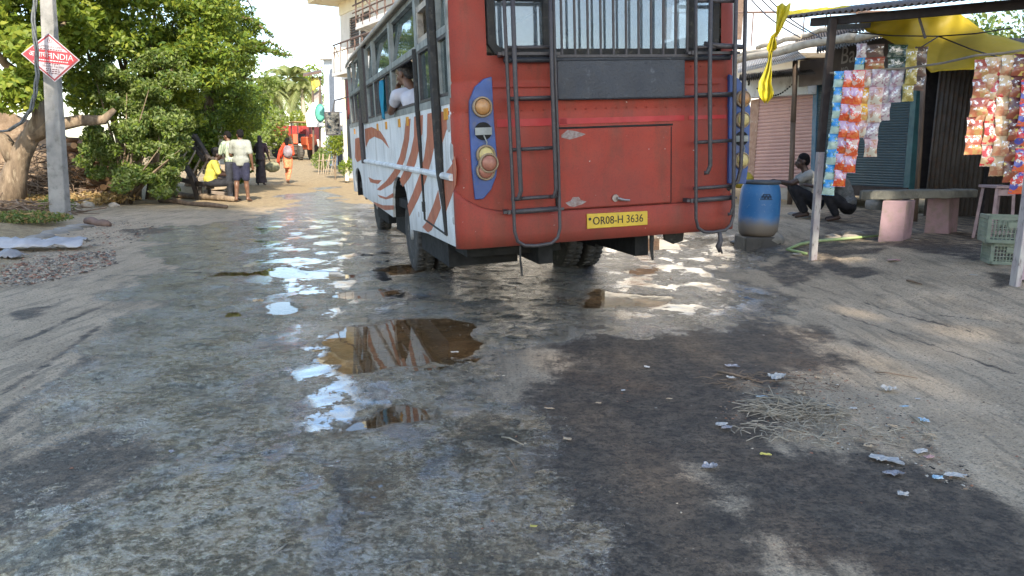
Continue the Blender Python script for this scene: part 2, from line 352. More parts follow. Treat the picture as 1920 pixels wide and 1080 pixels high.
PUD = [
 ('large mirror like puddle in the middle of the road reflecting the bus stripes', [(588, 648), (606, 625), (640, 612), (690, 606), (735, 600), (800, 597), (860, 600), (893, 608), (905, 632), (890, 655), (868, 676), (838, 672), (815, 684), (775, 686), (735, 690), (690, 700), (648, 694), (608, 676)]),
 ('narrow puddle nearest the camera with blue sky in it', [(612, 818), (648, 797), (690, 780), (718, 765), (760, 762), (792, 766), (800, 782), (770, 792), (735, 800), (728, 816), (690, 806)]),
 ('thin sliver of water between the two big puddles and the rear wheel', [(612, 556), (650, 548), (700, 545), (742, 543), (768, 548), (740, 556), (690, 560), (640, 562)]),
 ('bright pale puddle on the left half of the wet road', [(470, 512), (490, 504), (530, 500), (590, 507), (640, 512), (675, 519), (630, 523), (560, 522), (500, 521)]),
 ('brown puddle touching the rear wheel of the bus', [(706, 506), (735, 497), (768, 495), (792, 498), (796, 508), (768, 514), (730, 516)]),
 ('small puddle beside the twig on the wet road', [(492, 574), (514, 565), (545, 566), (562, 578), (540, 588), (510, 592), (488, 588)]),
 ('long puddle behind the right rear wheels with the cream wall in it', [(1090, 545), (1120, 541), (1170, 548), (1228, 550), (1258, 556), (1262, 570), (1215, 577), (1150, 574), (1100, 578)]),
 ('tiny puddle reflecting a cream wall behind the bus', [(1172, 508), (1200, 502), (1240, 504), (1232, 512), (1195, 515)]),
 ('faint blue puddle just below the narrow one', [(672, 858), (690, 846), (720, 838), (740, 842), (728, 852), (700, 862)]),
 ('faint blue puddle low in the road centre', [(664, 935), (690, 922), (712, 905), (722, 910), (718, 928), (690, 945)]),
 ('wide shallow puddle right of the bus under its tow hook', [(1160, 452), (1230, 444), (1300, 446), (1392, 444), (1385, 458), (1320, 466), (1240, 470), (1170, 470)]),
 ('brown green puddle along the left road edge', [(386, 514), (410, 509), (465, 508), (476, 514), (440, 518), (400, 519)]),
 ('greenish puddle on the left of the wet road near the twig', [(415, 586), (440, 582), (462, 584), (455, 592), (430, 593)]),
]
base = terr(X, Y); dig = np.zeros(X.shape); pud = np.full(X.shape, -9.)
for lab, q in PUD: pud = np.maximum(pud, sdf(q, X, Y))
pn = (fbm(X, Y, 4, 5, 21)-.5)*.22*(1+.06*Y)
pd_ = pud+pn
hd = ss(-.02, .10, pd_)*.014                         # sink into each puddle
micro = (fbm(X, Y, 7, 4, 33)-.5)*.010+(fbm(X, Y, .7, 2, 12)-.5)*.010
lv = ss(.10, .0, np.abs(pud+.05))
Z = base-hd+(micro+(fbm(X, Y, 3.2, 4, 91)-.5)*.022*wet*(1-gloss*.5))*(1-ss(-.06, .05, pd_))-track*.006
Z += ss(14, 20, Y)*0
STEP = [(-300, 1300), (-60, 1085), (0, 1050), (60, 1008), (110, 985), (180, 952), (250, 930), (300, 905), (350, 885), (420, 862), (480, 852), (560, 850), (640, 880), (660, 960), (600, 1079), (520, 1400)]
st_ = sdf(STEP, X, Y)+(fbm(X, Y, 9, 3, 44)-.5)*.05; Z += ss(0, .035, st_)*.011*ss(1.2, .3, st_)
damp = np.maximum(damp, .0)
dull = ss(-.1, .15, sdf([(-200, 1000), (0, 868), (60, 848), (170, 800), (260, 800), (330, 850), (240, 925), (100, 975), (0, 1035), (-200, 1180)], X, Y)+wn*.25)
wet = wet*(1-.62*dull); damp = np.maximum(damp, dull*.8)
# rubble verge on the left
vv = ss(.0, .5, -X-(5.05+.47*(Y-8)))*ss(15, 13.5, Y)*ss(4, 6, Y); Z += vv*(fbm(X, Y, 4, 4, 8)-.45)*.07
# churned mound beside the hose on the right
mm = ss(.7, 0, np.hypot(X-4.25, (Y-9.3)*.8)); Z += mm*.03*fbm(X, Y, 3, 3, 4)
dirt = np.maximum(vv, np.clip(ss(15.2, 17.5, Y+wn*2), 0, 1)*.999)
me = bpy.data.meshes.new('ground'); nx, ny = len(xs), len(ys)
me.vertices.add(nx*ny); me.vertices.foreach_set('co', np.stack([X, Y, Z], 1).ravel().astype(np.float32))
ii = (np.arange(ny-1)[:, None]*nx+np.arange(nx-1)[None]).ravel(); q4 = np.stack([ii, ii+1, ii+1+nx, ii+nx], 1).astype(np.int32)
me.loops.add(q4.size); me.loops.foreach_set('vertex_index', q4.ravel()); me.polygons.add(len(q4)); me.polygons.foreach_set('loop_start', np.arange(len(q4), dtype=np.int32)*4)
me.polygons.foreach_set('use_smooth', np.ones(len(q4), bool)); me.update(calc_edges=True)
tone = fbm(X, Y, .35, 3, 77)
for nme, arr in (('wet', wet), ('damp', damp), ('track', track), ('dirt', dirt), ('gloss', gloss), ('mud', mud_shade), ('pud', ss(-.05, .03, pd_))):
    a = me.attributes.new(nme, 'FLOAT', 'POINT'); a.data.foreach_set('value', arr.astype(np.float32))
go = bpy.data.objects.new('ground', me); COL.objects.link(go); go['kind'] = 'structure'
m, t, p = newmat('road_surface')
v = ocoord(t); vs_ = ocoord(t, (1.5, .38, 1))
def att(n): a = t.nodes.new('ShaderNodeAttribute'); a.attribute_name = n; return a.outputs['Fac']
nA = noi(t, 1.3, 5, .6, v); nB = noi(t, 7, 6, .65, v); nC = noi(t, 38, 5, .7, v); nS = noi(t, 4, 5, .6, vs_); nF = noi(t, 140, 3, .6, v); nD0 = noi(t, 20, 10, .78, v); nD = mth(t, 'ADD', mth(t, 'MULTIPLY', nD0, .6), mth(t, 'MULTIPLY', noi(t, 52, 6, .75, v), .4)); nP = noi(t, 2.6, 8, .62, ocoord(t, (1, .62, 1))); nW = noi(t, 2.4, 4, .6, v)
nS2 = noi(t, 5, 5, .6, ocoord(t, (2.2, .30, 1)))
vo = NN(t, 'ShaderNodeTexVoronoi', inp={'Scale': 55}); t.links.new(v, vo.inputs['Vector']); vd = vo.outputs['Distance']
vo2 = NN(t, 'ShaderNodeTexVoronoi', inp={'Scale': 17}); t.links.new(v, vo2.inputs['Vector'])
pert = mth(t, 'ADD', mth(t, 'MULTIPLY', mth(t, 'SUBTRACT', nB, .5), 1.1), mth(t, 'ADD', mth(t, 'MULTIPLY', mth(t, 'SUBTRACT', nS, .5), .7), mth(t, 'ADD', mth(t, 'MULTIPLY', mth(t, 'SUBTRACT', nC, .5), 1.0), mth(t, 'MULTIPLY', mth(t, 'SUBTRACT', nF, .5), .6))))
wf = mrange(t, mth(t, 'ADD', att('wet'), pert), .34, .66)
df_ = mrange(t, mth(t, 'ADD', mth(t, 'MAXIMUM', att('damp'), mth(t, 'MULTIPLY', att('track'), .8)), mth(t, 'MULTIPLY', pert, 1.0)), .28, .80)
dry = mix(t, mrange(t, mth(t, 'ADD', mth(t, 'MULTIPLY', nA, .4), mth(t, 'MULTIPLY', nS, .6)), .38, .62), (.66, .515, .36), (.50, .39, .27))
dry = mix(t, mth(t, 'MULTIPLY', mrange(t, nS2, .52, .62), .55), dry, (.27, .225, .165))
dry = mix(t, mrange(t, nC, .52, .72), dry, (.20, .17, .14))
dry = mix(t, mth(t, 'MULTIPLY', mrange(t, nF, .55, .75), .5), dry, (.42, .38, .32))
dirtc = mix(t, mrange(t, nB, .35, .65), (.52, .40, .235), (.36, .265, .155)); dirtc = mix(t, mrange(t, nC, .5, .7), dirtc, (.25, .18, .11))
dry = mix(t, att('dirt'), dry, dirtc)
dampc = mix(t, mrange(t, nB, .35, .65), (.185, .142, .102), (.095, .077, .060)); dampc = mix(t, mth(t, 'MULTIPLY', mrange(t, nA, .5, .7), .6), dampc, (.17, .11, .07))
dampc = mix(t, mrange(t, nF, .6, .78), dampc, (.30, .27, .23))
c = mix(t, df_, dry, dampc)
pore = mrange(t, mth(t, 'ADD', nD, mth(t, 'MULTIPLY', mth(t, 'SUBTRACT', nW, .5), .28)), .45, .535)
crust = mix(t, mrange(t, nS, .35, .65), (.150, .142, .135), (.105, .098, .092)); wetc = mix(t, pore, (.042, .038, .034), crust)  # broken sky sheen put into the colour: pale crust, dark gaps
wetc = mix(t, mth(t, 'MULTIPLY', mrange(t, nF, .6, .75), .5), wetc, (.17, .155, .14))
dampc = mix(t, mth(t, 'MULTIPLY', mrange(t, nD, .50, .40), .0), dampc, (.03, .026, .022)); dampc = mix(t, mth(t, 'MULTIPLY', mrange(t, nD, .44, .52, 1, 0), .8), dampc, (.035, .03, .026)); c = mix(t, df_, dry, dampc)
c = mix(t, wf, c, wetc); c = mix(t, mth(t, 'MULTIPLY', att('mud'), .72), c, (.030, .023, .018)); c = mix(t, mth(t, 'MULTIPLY', att('pud'), .9), c, (.30, .21, .13))  # mud factor also blackens the road for the shade beneath the bus
c = mix(t, mth(t, 'MULTIPLY', mrange(t, nC, .36, .48, 1, 0), .55), c, (.04, .035, .03))  # crevice shade put into the colour at low spots of the relief
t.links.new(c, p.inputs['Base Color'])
pool = mth(t, 'MULTIPLY', mrange(t, mth(t, 'ADD', nP, mth(t, 'MULTIPLY', mth(t, 'SUBTRACT', nD, .5), .25)), .50, .545), mth(t, 'MULTIPLY', wf, mrange(t, att('gloss'), 0, 1, .12, 1)))
film = mrange(t, mth(t, 'ADD', nB, mth(t, 'MULTIPLY', nA, .6)), .62, .95, .36, .10)
r0 = NN(t, 'ShaderNodeMix'); t.links.new(df_, r0.inputs[0]); r0.inputs[2].default_value = .93; r0.inputs[3].default_value = .55
r1 = NN(t, 'ShaderNodeMix'); t.links.new(wf, r1.inputs[0]); t.links.new(r0.outputs[0], r1.inputs[2]); t.links.new(mth(t, 'MULTIPLY', film, mth(t, 'SUBTRACT', 1, mth(t, 'MULTIPLY', pool, .9))), r1.inputs[3])
t.links.new(r1.outputs[0], p.inputs['Roughness'])
sp = NN(t, 'ShaderNodeMix'); t.links.new(wf, sp.inputs[0]); sp.inputs[2].default_value = .22; t.links.new(mth(t, 'ADD', .15, mth(t, 'MULTIPLY', mth(t, 'MAXIMUM', pore, pool), .85)), sp.inputs[3]); t.links.new(sp.outputs[0], p.inputs['Specular IOR Level'])
vg = NN(t, 'ShaderNodeTexVoronoi', inp={'Scale': 80, 'Randomness': 1}); vg.feature = 'SMOOTH_F1'; t.links.new(v, vg.inputs['Vector'])
h = mth(t, 'ADD', mth(t, 'MULTIPLY', mth(t, 'SUBTRACT', 1, vg.outputs['Distance']), .5), mth(t, 'MULTIPLY', nC, .75)); h = mth(t, 'ADD', mth(t, 'MULTIPLY', pore, .9), mth(t, 'ADD', mth(t, 'MULTIPLY', nD, 1.2), h)); h = mth(t, 'ADD', h, mth(t, 'ADD', mth(t, 'MULTIPLY', mth(t, 'SUBTRACT', 1, vd), .35), mth(t, 'ADD', mth(t, 'MULTIPLY', nF, .18), mth(t, 'MULTIPLY', nB, 1.3))))
b = NN(t, 'ShaderNodeBump', inp={'Distance': .040}); t.links.new(h, b.inputs['Height'])
bs_ = NN(t, 'ShaderNodeMix'); t.links.new(wf, bs_.inputs[0]); bs_.inputs[2].default_value = .6; bs_.inputs[3].default_value = 1.0; t.links.new(mth(t, 'MULTIPLY', bs_.outputs[0], mth(t, 'SUBTRACT', 1, mth(t, 'MULTIPLY', pool, .97))), b.inputs['Strength'])
t.links.new(b.outputs[0], p.inputs['Normal']); me.materials.append(m)
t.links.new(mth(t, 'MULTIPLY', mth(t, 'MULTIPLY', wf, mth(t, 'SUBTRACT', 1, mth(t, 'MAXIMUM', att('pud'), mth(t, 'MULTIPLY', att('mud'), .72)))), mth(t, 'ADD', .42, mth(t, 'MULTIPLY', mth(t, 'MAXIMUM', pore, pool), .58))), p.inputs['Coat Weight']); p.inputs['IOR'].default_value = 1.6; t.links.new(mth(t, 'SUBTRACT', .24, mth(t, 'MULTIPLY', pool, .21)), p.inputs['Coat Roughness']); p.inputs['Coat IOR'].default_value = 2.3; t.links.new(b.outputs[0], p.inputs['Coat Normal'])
# water sheets
m, t, p = newmat('puddle_water'); t.nodes.remove(p)
gl = NN(t, 'ShaderNodeBsdfGlossy'); gl.inputs['Roughness'].default_value = .012; tr = NN(t, 'ShaderNodeBsdfTransparent'); tr.inputs[0].default_value = (.80, .68, .54, 1)
fr = NN(t, 'ShaderNodeFresnel'); fr.inputs[0].default_value = 2.1; b = NN(t, 'ShaderNodeBump', inp={'Strength': .04, 'Distance': .01}); v = ocoord(t); t.links.new(noi(t, 6, 2, .5, v), b.inputs['Height'])
t.links.new(b.outputs[0], gl.inputs['Normal']); mx = NN(t, 'ShaderNodeMixShader'); gm = NN(t, 'ShaderNodeNewGeometry'); t.links.new(mth(t, 'MULTIPLY', fr.outputs[0], mth(t, 'SUBTRACT', 1, gm.outputs['Backfacing'])), mx.inputs[0]); t.links.new(tr.outputs[0], mx.inputs[1]); t.links.new(gl.outputs[0], mx.inputs[2])
t.links.new(mx.outputs[0], t.nodes['Material Output'].inputs[0]); WATER = m
for lab, q in PUD:
    P0_ = [G(*a) for a in q]; P = []
    for i_ in range(len(P0_)):
        a_, b_ = P0_[i_], P0_[(i_+1) % len(P0_)]; P += [a_, a_.lerp(b_, .5)]
    c = sum(P, Vector())/len(P)
    # sheet slightly wider than the hollow, flat: the rising rim of the ground cuts its shoreline
    zz = min(gz(a.x, a.y) for a in P)-.0045
    vs = [(c.x, c.y, zz)]+[(c.x+(a.x-c.x)*1.0+.10*(a.x-c.x)/max(.2, (a-c).length), c.y+(a.y-c.y)*1.0+.10*(a.y-c.y)/max(.2, (a-c).length), zz) for a in P]
    n = len(P); mb = MB(); ar = sum((vs[1+i][0]-c.x)*(vs[1+(i+1) % n][1]-c.y)-(vs[1+(i+1) % n][0]-c.x)*(vs[1+i][1]-c.y) for i in range(n))
    mb.add(vs, [((0, 1+i, 1+(i+1) % n) if ar > 0 else (0, 1+(i+1) % n, 1+i)) for i in range(n)])
    tag(mb.build('puddle', WATER, fixn=False), lab, 'puddle', kind='structure')
# ================================================================ BUS
BO = Vector((-0.39802023, 5.77403737, -0.74101806+CAMH)); BX = Vector((0.95500058, 0.29160289, 0.05423699)); BY = Vector((-0.29197253, 0.95642601, -0.0011551)); BZ = Vector((-0.0522105, -0.01473259, 0.99852742))
bus = thing('bus', 'red and white minibus seen from behind with black ladders and stripes on its side', 'bus')
BM = Matrix((BX, BY, BZ)).transposed().to_4x4(); BM.translation = BO; bus.matrix_world = BM; BI = BM.inverted()
def paint(name, c1, c2, chip, dirtc=(.20, .15, .12), grad=False):
    m, t, p = newmat(name); v = ocoord(t); vs = ocoord(t, (1, 1, .25))
    c = mix(t, mrange(t, noi(t, 1.6, 4, .6, v), .35, .65), c1, c2)
    c = mix(t, mth(t, 'MULTIPLY', mrange(t, noi(t, 5, 6, .7, vs), .46, .68), .6), c, dirtc)
    c = mix(t, mth(t, 'MULTIPLY', mrange(t, noi(t, 90, 2, .5, v), .45, .7), .18), c, (.05, .03, .03))
    hx = ocoord(t, (3.5, 3.5, 12)); f = mth(t, 'MULTIPLY', mrange(t, noi(t, 2.2, 8, .72, hx), .675, .715), .75)
    c = mix(t, f, c, chip)
    f2 = mrange(t, noi(t, 28, 3, .5, v), .74, .765); c = mix(t, f2, c, chip)
    s = NN(t, 'ShaderNodeSeparateXYZ'); t.links.new(v, s.inputs[0])
    low = mth(t, 'MULTIPLY', mrange(t, mth(t, 'ADD', s.outputs[2], mth(t, 'MULTIPLY', noi(t, 6, 4, .6, vs), .25)), .34, .05), .55)
    c = mix(t, low, c, dirtc)
    t.links.new(c, p.inputs['Base Color']); t.links.new(mrange(t, noi(t, 7, 4, .6, v), .3, .7, .38, .62), p.inputs['Roughness']); p.inputs['Specular IOR Level'].default_value = .18
    b = NN(t, 'ShaderNodeBump', inp={'Strength': .35, 'Distance': .02}); t.links.new(noi(t, 2.3, 3, .5, v), b.inputs['Height']); t.links.new(b.outputs[0], p.inputs['Normal'])
    return m
RED = paint('faded_red_paint', (.33, .052, .034), (.25, .050, .037), (.42, .36, .33), (.16, .055, .038))
WHITE = paint('white_paint', (.80, .81, .80), (.70, .72, .72), (.20, .17, .15), (.36, .35, .33))
STRIPE = paint('peach_stripe_paint', (.50, .165, .095), (.43, .15, .09), (.6, .55, .5), (.30, .13, .09))
BRED = mat('bright_red_band', (.42, .012, .016), .5, 0, (.33, .02, .02), 8)
FRAME = mat('grey_window_frame', (.30, .32, .31), .55, 0, (.15, .165, .16), 5, (.35, .34, .3), .5)
CREAM = mat('cream_roof_paint', (.50, .44, .36), .6, 0, (.36, .32, .27), 4, (.15, .12, .1), .5)
BLUE = mat('blue_lamp_plate', (.022, .075, .27), .45, 0, (.03, .06, .18), 6, (.10, .10, .12), .6, .15, 30)
AMBER = mat('amber_lens', (.44, .22, .075), .35, 0, (.34, .17, .06), 30, spec=.6)
LRED = mat('dull_red_lens', (.36, .15, .10), .4, 0, (.26, .10, .07), 30)
LYEL = mat('pale_yellow_lens', (.52, .42, .16), .4, 0, (.42, .33, .14), 30)
LRIM = mat('lamp_rim', (.30, .22, .14), .5, 0, (.22, .16, .10), 20)
ORAN = mat('orange_reflector', (.75, .33, .02), .4)
GLS = glassmat('side_glass', (.55, .66, .62), .42, (.20, .25, .235)); GLU = glassmat('upper_glass', (.30, .38, .36), .5, (.17, .22, .20)); GLR = glassmat('rear_glass', (.66, .74, .78), .42, (.24, .29, .34))  # rear glass: blue grey dust layer also paints in reflected haze
GLM = glassmat('mirror_glass', (.5, .6, .6), .5)
SEATM = mat('seat_cloth', (.10, .095, .10), .9, 0, (.16, .15, .15), 9, bump=.3); SEATL = mat('seat_cover_tan', (.34, .28, .25), .9, 0, (.25, .2, .18), 9)
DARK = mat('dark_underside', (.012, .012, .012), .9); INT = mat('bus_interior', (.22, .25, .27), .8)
PANEL = mat('black_steel_panel', (.022, .025, .034), .5, 0, (.035, .04, .052), 6, (.20, .22, .25), .5, .35, 40, dthr=(.58, .78))
FILL = mat('filler_patch', (.46, .44, .42), .8)
SF = lambda y, z, x: (x, y, z)      # side planes: polygon in (y, z)
RF = lambda x, z, y: (x, y, z)      # rear planes: polygon in (x, z)
# arches
def arch(c, w, z0, h, n=9): return [(c+w*math.cos(math.pi*i/n), z0+h*math.sin(math.pi*i/n)**.75) for i in range(n+1)]
low = [(.08, .0), (2.24, -.07)]+[(y, z) for y, z in arch(2.9, .60, -.07, .48)[::-1][0:0]]
sidepoly = [(.08, 0), (1.3, -.02), (2.28, -.08)]+[(2.88-.60*math.cos(math.pi*i/10), -.06+.50*math.sin(math.pi*i/10)**.7) for i in range(11)]+[(6.72, .0)]+[(7.29-.57*math.cos(math.pi*i/10), .0+.42*math.sin(math.pi*i/10)**.7) for i in range(11)]+[(8.2, .0), (8.15, 1.07), (.08, 1.07)]
body = MB()
for x0, x1 in ((0, .03), (2.32, 2.35)): body.prism(sidepoly, x0, x1, SF, 0)
# front end (simple, faces away)
body.prism([(.0, .05), (2.35, .05), (2.35, 1.10), (0, 1.10)], 8.12, 8.2, RF, 0)
bo = body.build('side_body', WHITE, bus)
# stripes: 2.5 mm proud of the side
st = MB()
def sp(*pts): st.prism(pts, -.0028, .001, SF, 0)
def bpx(px, py, off=0):
    d = ray(px, py); P0 = BO; n = BX; t = (P0-Vector((0, 0, CAMH))).dot(n)/d.dot(n); q = BI@(Vector((0, 0, CAMH))+d*t); return (q.y, q.z)
def spx(*pts): sp(*[bpx(*p) for p in pts])
def spc(*pts): sp(*[bpx(640+x/2.077, y/2.077) for x, y in pts])
spc((270, 462), (252, 465), (245, 540), (228, 610), (205, 665), (175, 705), (138, 738), (152, 742), (196, 716), (228, 672), (250, 615), (264, 545))
spc((302, 448), (284, 455), (284, 530), (272, 590), (252, 650), (228, 700), (240, 728), (268, 690), (290, 635), (303, 580))
spc((318, 448), (307, 450), (307, 540), (316, 520))
spc((357, 438), (336, 443), (334, 530), (324, 610), (306, 680), (280, 750), (258, 800), (266, 842), (300, 775), (330, 700), (352, 620), (364, 560))
spc((420, 432), (380, 436), (382, 500), (388, 575), (402, 530), (418, 480))
spc((442, 608), (432, 640), (396, 690), (384, 740), (390, 800), (404, 836), (424, 780), (446, 720), (448, 660))
spc((378, 740), (362, 790), (330, 868), (316, 884), (338, 905), (352, 896), (374, 846), (388, 810))
spc((372, 460), (364, 462), (362, 520), (372, 560))
spx((684, 242), (697, 238), (713, 246), (723, 262), (730, 278), (716, 262), (702, 256), (692, 262), (686, 276))
spx((666, 260), (673, 258), (677, 262), (677, 300), (670, 304), (666, 296))
spx((691, 332), (701, 337), (716, 338), (709, 345), (695, 342))
spx((708, 365), (724, 370), (737, 362), (737, 370), (724, 374), (712, 370)) 
spx((700, 378), (718, 385), (738, 385), (738, 393), (722, 394), (706, 386))
st.build('stripes', STRIPE, bo)
mo = MB()
mo.tube([(-.012, .10, .53), (-.012, 1.35, .54), (-.012, 6.1, .55)], .028, 8); mo.build('side_moulding', WHITE, bus)
for y in (.22, 2.02, 2.55, 3.55, 4.35, 7.3): rf = MB(); rf.box((-.006, y, 1.0), (.012, .13 if y < 1 else .11, .085)); rf.build('reflector', ORAN, bus, bevel=.003)
for y, z, a in ((.16, .93, .05), (.10, .72, .055), (.16, .20, .022), (1.7, .12, .02)):
    pt = MB(); pt.prism([(y+a*math.cos(k*.8)*(1+.3*math.sin(k*3)), z+a*1.3*math.sin(k*.8)) for k in range(8)], -.006, 0, SF); pt.build('paint_patch', FILL, bus)
# window belt
fr_ = MB()
for X0, sgn in ((.0, 1), (2.35, -1)):
    xc = X0+sgn*.02
    fr_.box((xc, 4.08, 1.10), (.05, 8.0, .06)); fr_.box((xc, 4.0, 1.60), (.052, 7.8, .055)); fr_.box((X0+sgn*.045, 3.95, 2.06), (.05, 7.7, .05))
    for y0, y1 in ((.06, .12), (.42, .56), (1.30, 1.42), (2.90, 3.02), (4.46, 4.56), (5.25, 5.32), (5.86, 5.95), (7.05, 7.12), (7.72, 7.9)):
        fr_.box((xc, (y0+y1)/2, 1.58), (.045, y1-y0, .94))
fo = fr_.build('window_frame', FRAME, bus)
for X0, sgn in ((.0, 1), (2.35, -1)):
    for y in (.70, .74, 1.27, 1.46, 3.06, 3.42, 4.10, 4.42, 4.94, 5.99, 6.45, 7.0, 7.4):
        slim = MB(); slim.box((X0+sgn*.012, y, 1.35), (.028, .022, .44)); slim.build('sash', BLACK, fo)
    for y0, y1 in ((.12, .42), (.56, 1.30), (1.42, 2.90), (3.02, 4.46), (4.56, 5.25), (5.95, 7.05), (7.12, 7.72)):
        for z in (1.145, 1.56): slim = MB(); slim.box((X0+sgn*.01, (y0+y1)/2, z), (.026, y1-y0, .022)); slim.build('sash', BLACK, fo)
def pane(nm, y0, y1, z0, z1, m, X0=0.018, tilt=0, par=None):
    g = MB(); s = 1 if X0 < 1 else -1
    g.prism([(y0, z0), (y1, z0), (y1, z1), (y0, z1)], 0, .004, lambda y, z, x: (X0+x+s*tilt*max(0, z-1.6), y, z)); return g.build(nm, m, bus)
for X0 in (.020, 2.326):
    for y0, y1 in ((.12, .42), (.75, 1.27), (2.13, 2.86) if X0 > 1 else (2.7, 2.86), (3.07, 3.40), (3.77, 4.42), (4.56, 5.25), (6.0, 6.45), (6.46, 7.0), (7.14, 7.7)):
        if X0 < 1 and (y0, y1) == (3.77, 4.42): y0 = 4.12
        if X0 < 1 and y0 == 2.7: continue
        pane('window_pane', y0, y1, 1.15, 1.56, GLS, X0)
    for y0, y1 in ((.12, .42), (1.44, 2.60), (2.62, 3.75), (3.77, 4.72), (4.74, 5.24), (5.97, 7.03), (7.14, 7.7)):
        pane('upper_pane', y0, y1, 1.63, 2.04, GLU, X0, .12)
    pane('upper_pane', .58, 1.28, 1.93, 2.04, GLU, X0, .12)
# cream framed opening above the door window
cf = MB()
for y in (.60, 1.27): cf.box((.03, y, 1.79), (.05, .05, .30))
for z in (1.65, 1.91): cf.box((.03, .935, z), (.05, .66, .05))
cf.build('vent_window', CREAM, bus)
# door seams and rubber strips on the left side
sm = MB()
sm.tube([(-.012, .50, 2.16), (-.02, .48, 1.60), (-.02, .46, 1.05), (-.022, .47, .55), (-.012, .44, .30), (-.008, .42, .06)], [.045, .05, .05, .036, .022, .016], 8)
sm.tube([(-.01, .62, 2.1), (-.012, .58, 1.60), (-.012, .56, 1.1)], .018, 6)
sm.tube([(-.01, 1.37, 1.60), (-.014, 1.36, 1.07), (-.01, 1.36, .52), (-.008, 1.36, .10)], [.028, .028, .013, .010], 8)
sm.tube([(-.006, 1.36, .10), (-.006, .42, .06)], .008, 6)
sm.box((-.01, 1.36, .22), (.03, .05, .09)); sm.build('door_seal', RUBBER, bus)
bp = MB(); bp.box((.0, 5.57, 1.60), (.07, .55, 1.02)); bp.tube([(-.03, 5.95, 1.30), (-.04, 5.98, .9), (-.03, 6.0, .52)], .035, 8); bp.build('door_pillar', BLACK, bus)
# roof
ro = MB()
prof = [(-.03, 2.08), (-.02, 2.13), (.06, 2.20), (.25, 2.27), (.7, 2.32), (1.175, 2.34), (1.65, 2.32), (2.1, 2.27), (2.29, 2.20), (2.37, 2.13), (2.38, 2.08)]
ro.grid(len(prof)-1, 8, lambda u, v_: (prof[round(u*(len(prof)-1))][0], .0+7.8*v_, prof[round(u*(len(prof)-1))][1]-.25*max(0, v_-.88)**1*1.5)); ro.build('roof', CREAM, bus, True, solid=.02)
# rear shell: path round the corners
def rpath(n=5, r=.10):
    P = [(0.0, .10)]+[(r-r*math.cos(a), r-r*math.sin(a)) for a in [math.pi/2*i/n for i in range(1, n+1)]]
    return P
def shell(mb, x0, x1, rows, off=0, ztop=None):
    L = rpath(); Rr = [(2.35-a, b) for a, b in L[::-1]]; path = L+[(.25, 0), (.6, 0), (1.175, 0), (1.75, 0), (2.1, 0)]+Rr
    path = [q for q in path if x0-1e-6 <= q[0] <= x1+1e-6]
    if x0 > 0: path = [(x0, 0)]+[q for q in path if q[0] > x0+.001]
    if x1 < 2.35: path = [q for q in path if q[0] < x1-.001]+[(x1, 0)]
    n = len(path); vs = []
    for z, o in rows:
        for (a, b) in path:
            k = 1 if a < .1 else (-1 if a > 2.25 else 0)
            zz = z if ztop is None or z < .2 else ztop(a)
            vs.append((a-k*o*.5, b-o, zz))
    mb.add(vs, [(j*n+i, j*n+i+1, (j+1)*n+i+1, (j+1)*n+i) for j in range(len(rows)-1) for i in range(n-1)])
rb = MB()
shell(rb, 0, 2.35, [(.02, .0), (.25, .0), (.30, .006), (.80, .012), (.97, .008), (1.0, .0), (1.02, .006), (1.2, .004), (1.215, -.004), (1.23, .002), (1.40, 0)])
shell(rb, 0, .27, [(1.39, .001), (1.6, 0), (2.25, -.012)]); shell(rb, 2.20, 2.35, [(1.39, .001), (1.6, 0), (2.25, -.012)])
shell(rb, .27, 2.20, [(2.14, -.01), (2.28, -.02)])
rbo = rb.build('rear_panel', RED, bus, True); 
bm_ = MB(); shell(bm_, 0, 2.35, [(.0, .012), (.02, .032), (.10, .036), (.25, .030), (.27, .002)], 0, lambda x: None)if 0 else None
def bz(x): return .235+.19*math.exp(-max(0, x)/.16)+.05*math.exp(-max(0, 2.35-x)/.10)
L = rpath(); path = L+[(.16, 0), (.22, 0), (.3, 0), (.45, 0), (.7, 0), (1.0, 0), (1.35, 0), (1.75, 0), (2.1, 0), (2.2, 0)]+[(2.35-a, b) for a, b in L[::-1]]
vs = []; n = len(path); rows = [(-.01, .014), (.0, .030), (.35, .036), (.93, .034), (1.0, .028), (1.03, .0)]
for f, o in rows:
    for a, b in path:
        k = 1 if a < .1 else (-1 if a > 2.25 else 0); vs.append((a-k*o*.35, b-o, bz(a)*f))
bm_ = MB(); bm_.add(vs, [(j*n+i, j*n+i+1, (j+1)*n+i+1, (j+1)*n+i) for j in range(len(rows)-1) for i in range(n-1)]); bm_.build('bumper', RED, bus, True, solid=.006)
bd = MB(); bd.box((.60, -.0155, .915), (.55, .004, .055)); bd.box((1.32, -.0155, .915), (1.1, .004, .042)); bd.box((2.08, -.0155, .915), (.34, .004, .03)); bd.build('red_band', BRED, bus)
for x0, x1, z in ((.42, .74, 1.31), (1.93, 2.2, 1.31), (.1, 2.25, 1.005), (.8, 1.75, .905)):
    rv = MB()
    for k in range(max(2, int((x1-x0)/.085))): x = x0+k*.085; rv.ell((x, -.0115, z), (.006, .004, .006), n=7, m=4)
    tag(rv.build('rivet_row', RED, bus, True))
cr = MB(); cr.tube([(.30, -.012, 1.175), (1.2, -.012, 1.172), (2.18, -.012, 1.176)], .006, 6); cr.build('pressed_seam', RED, bus)
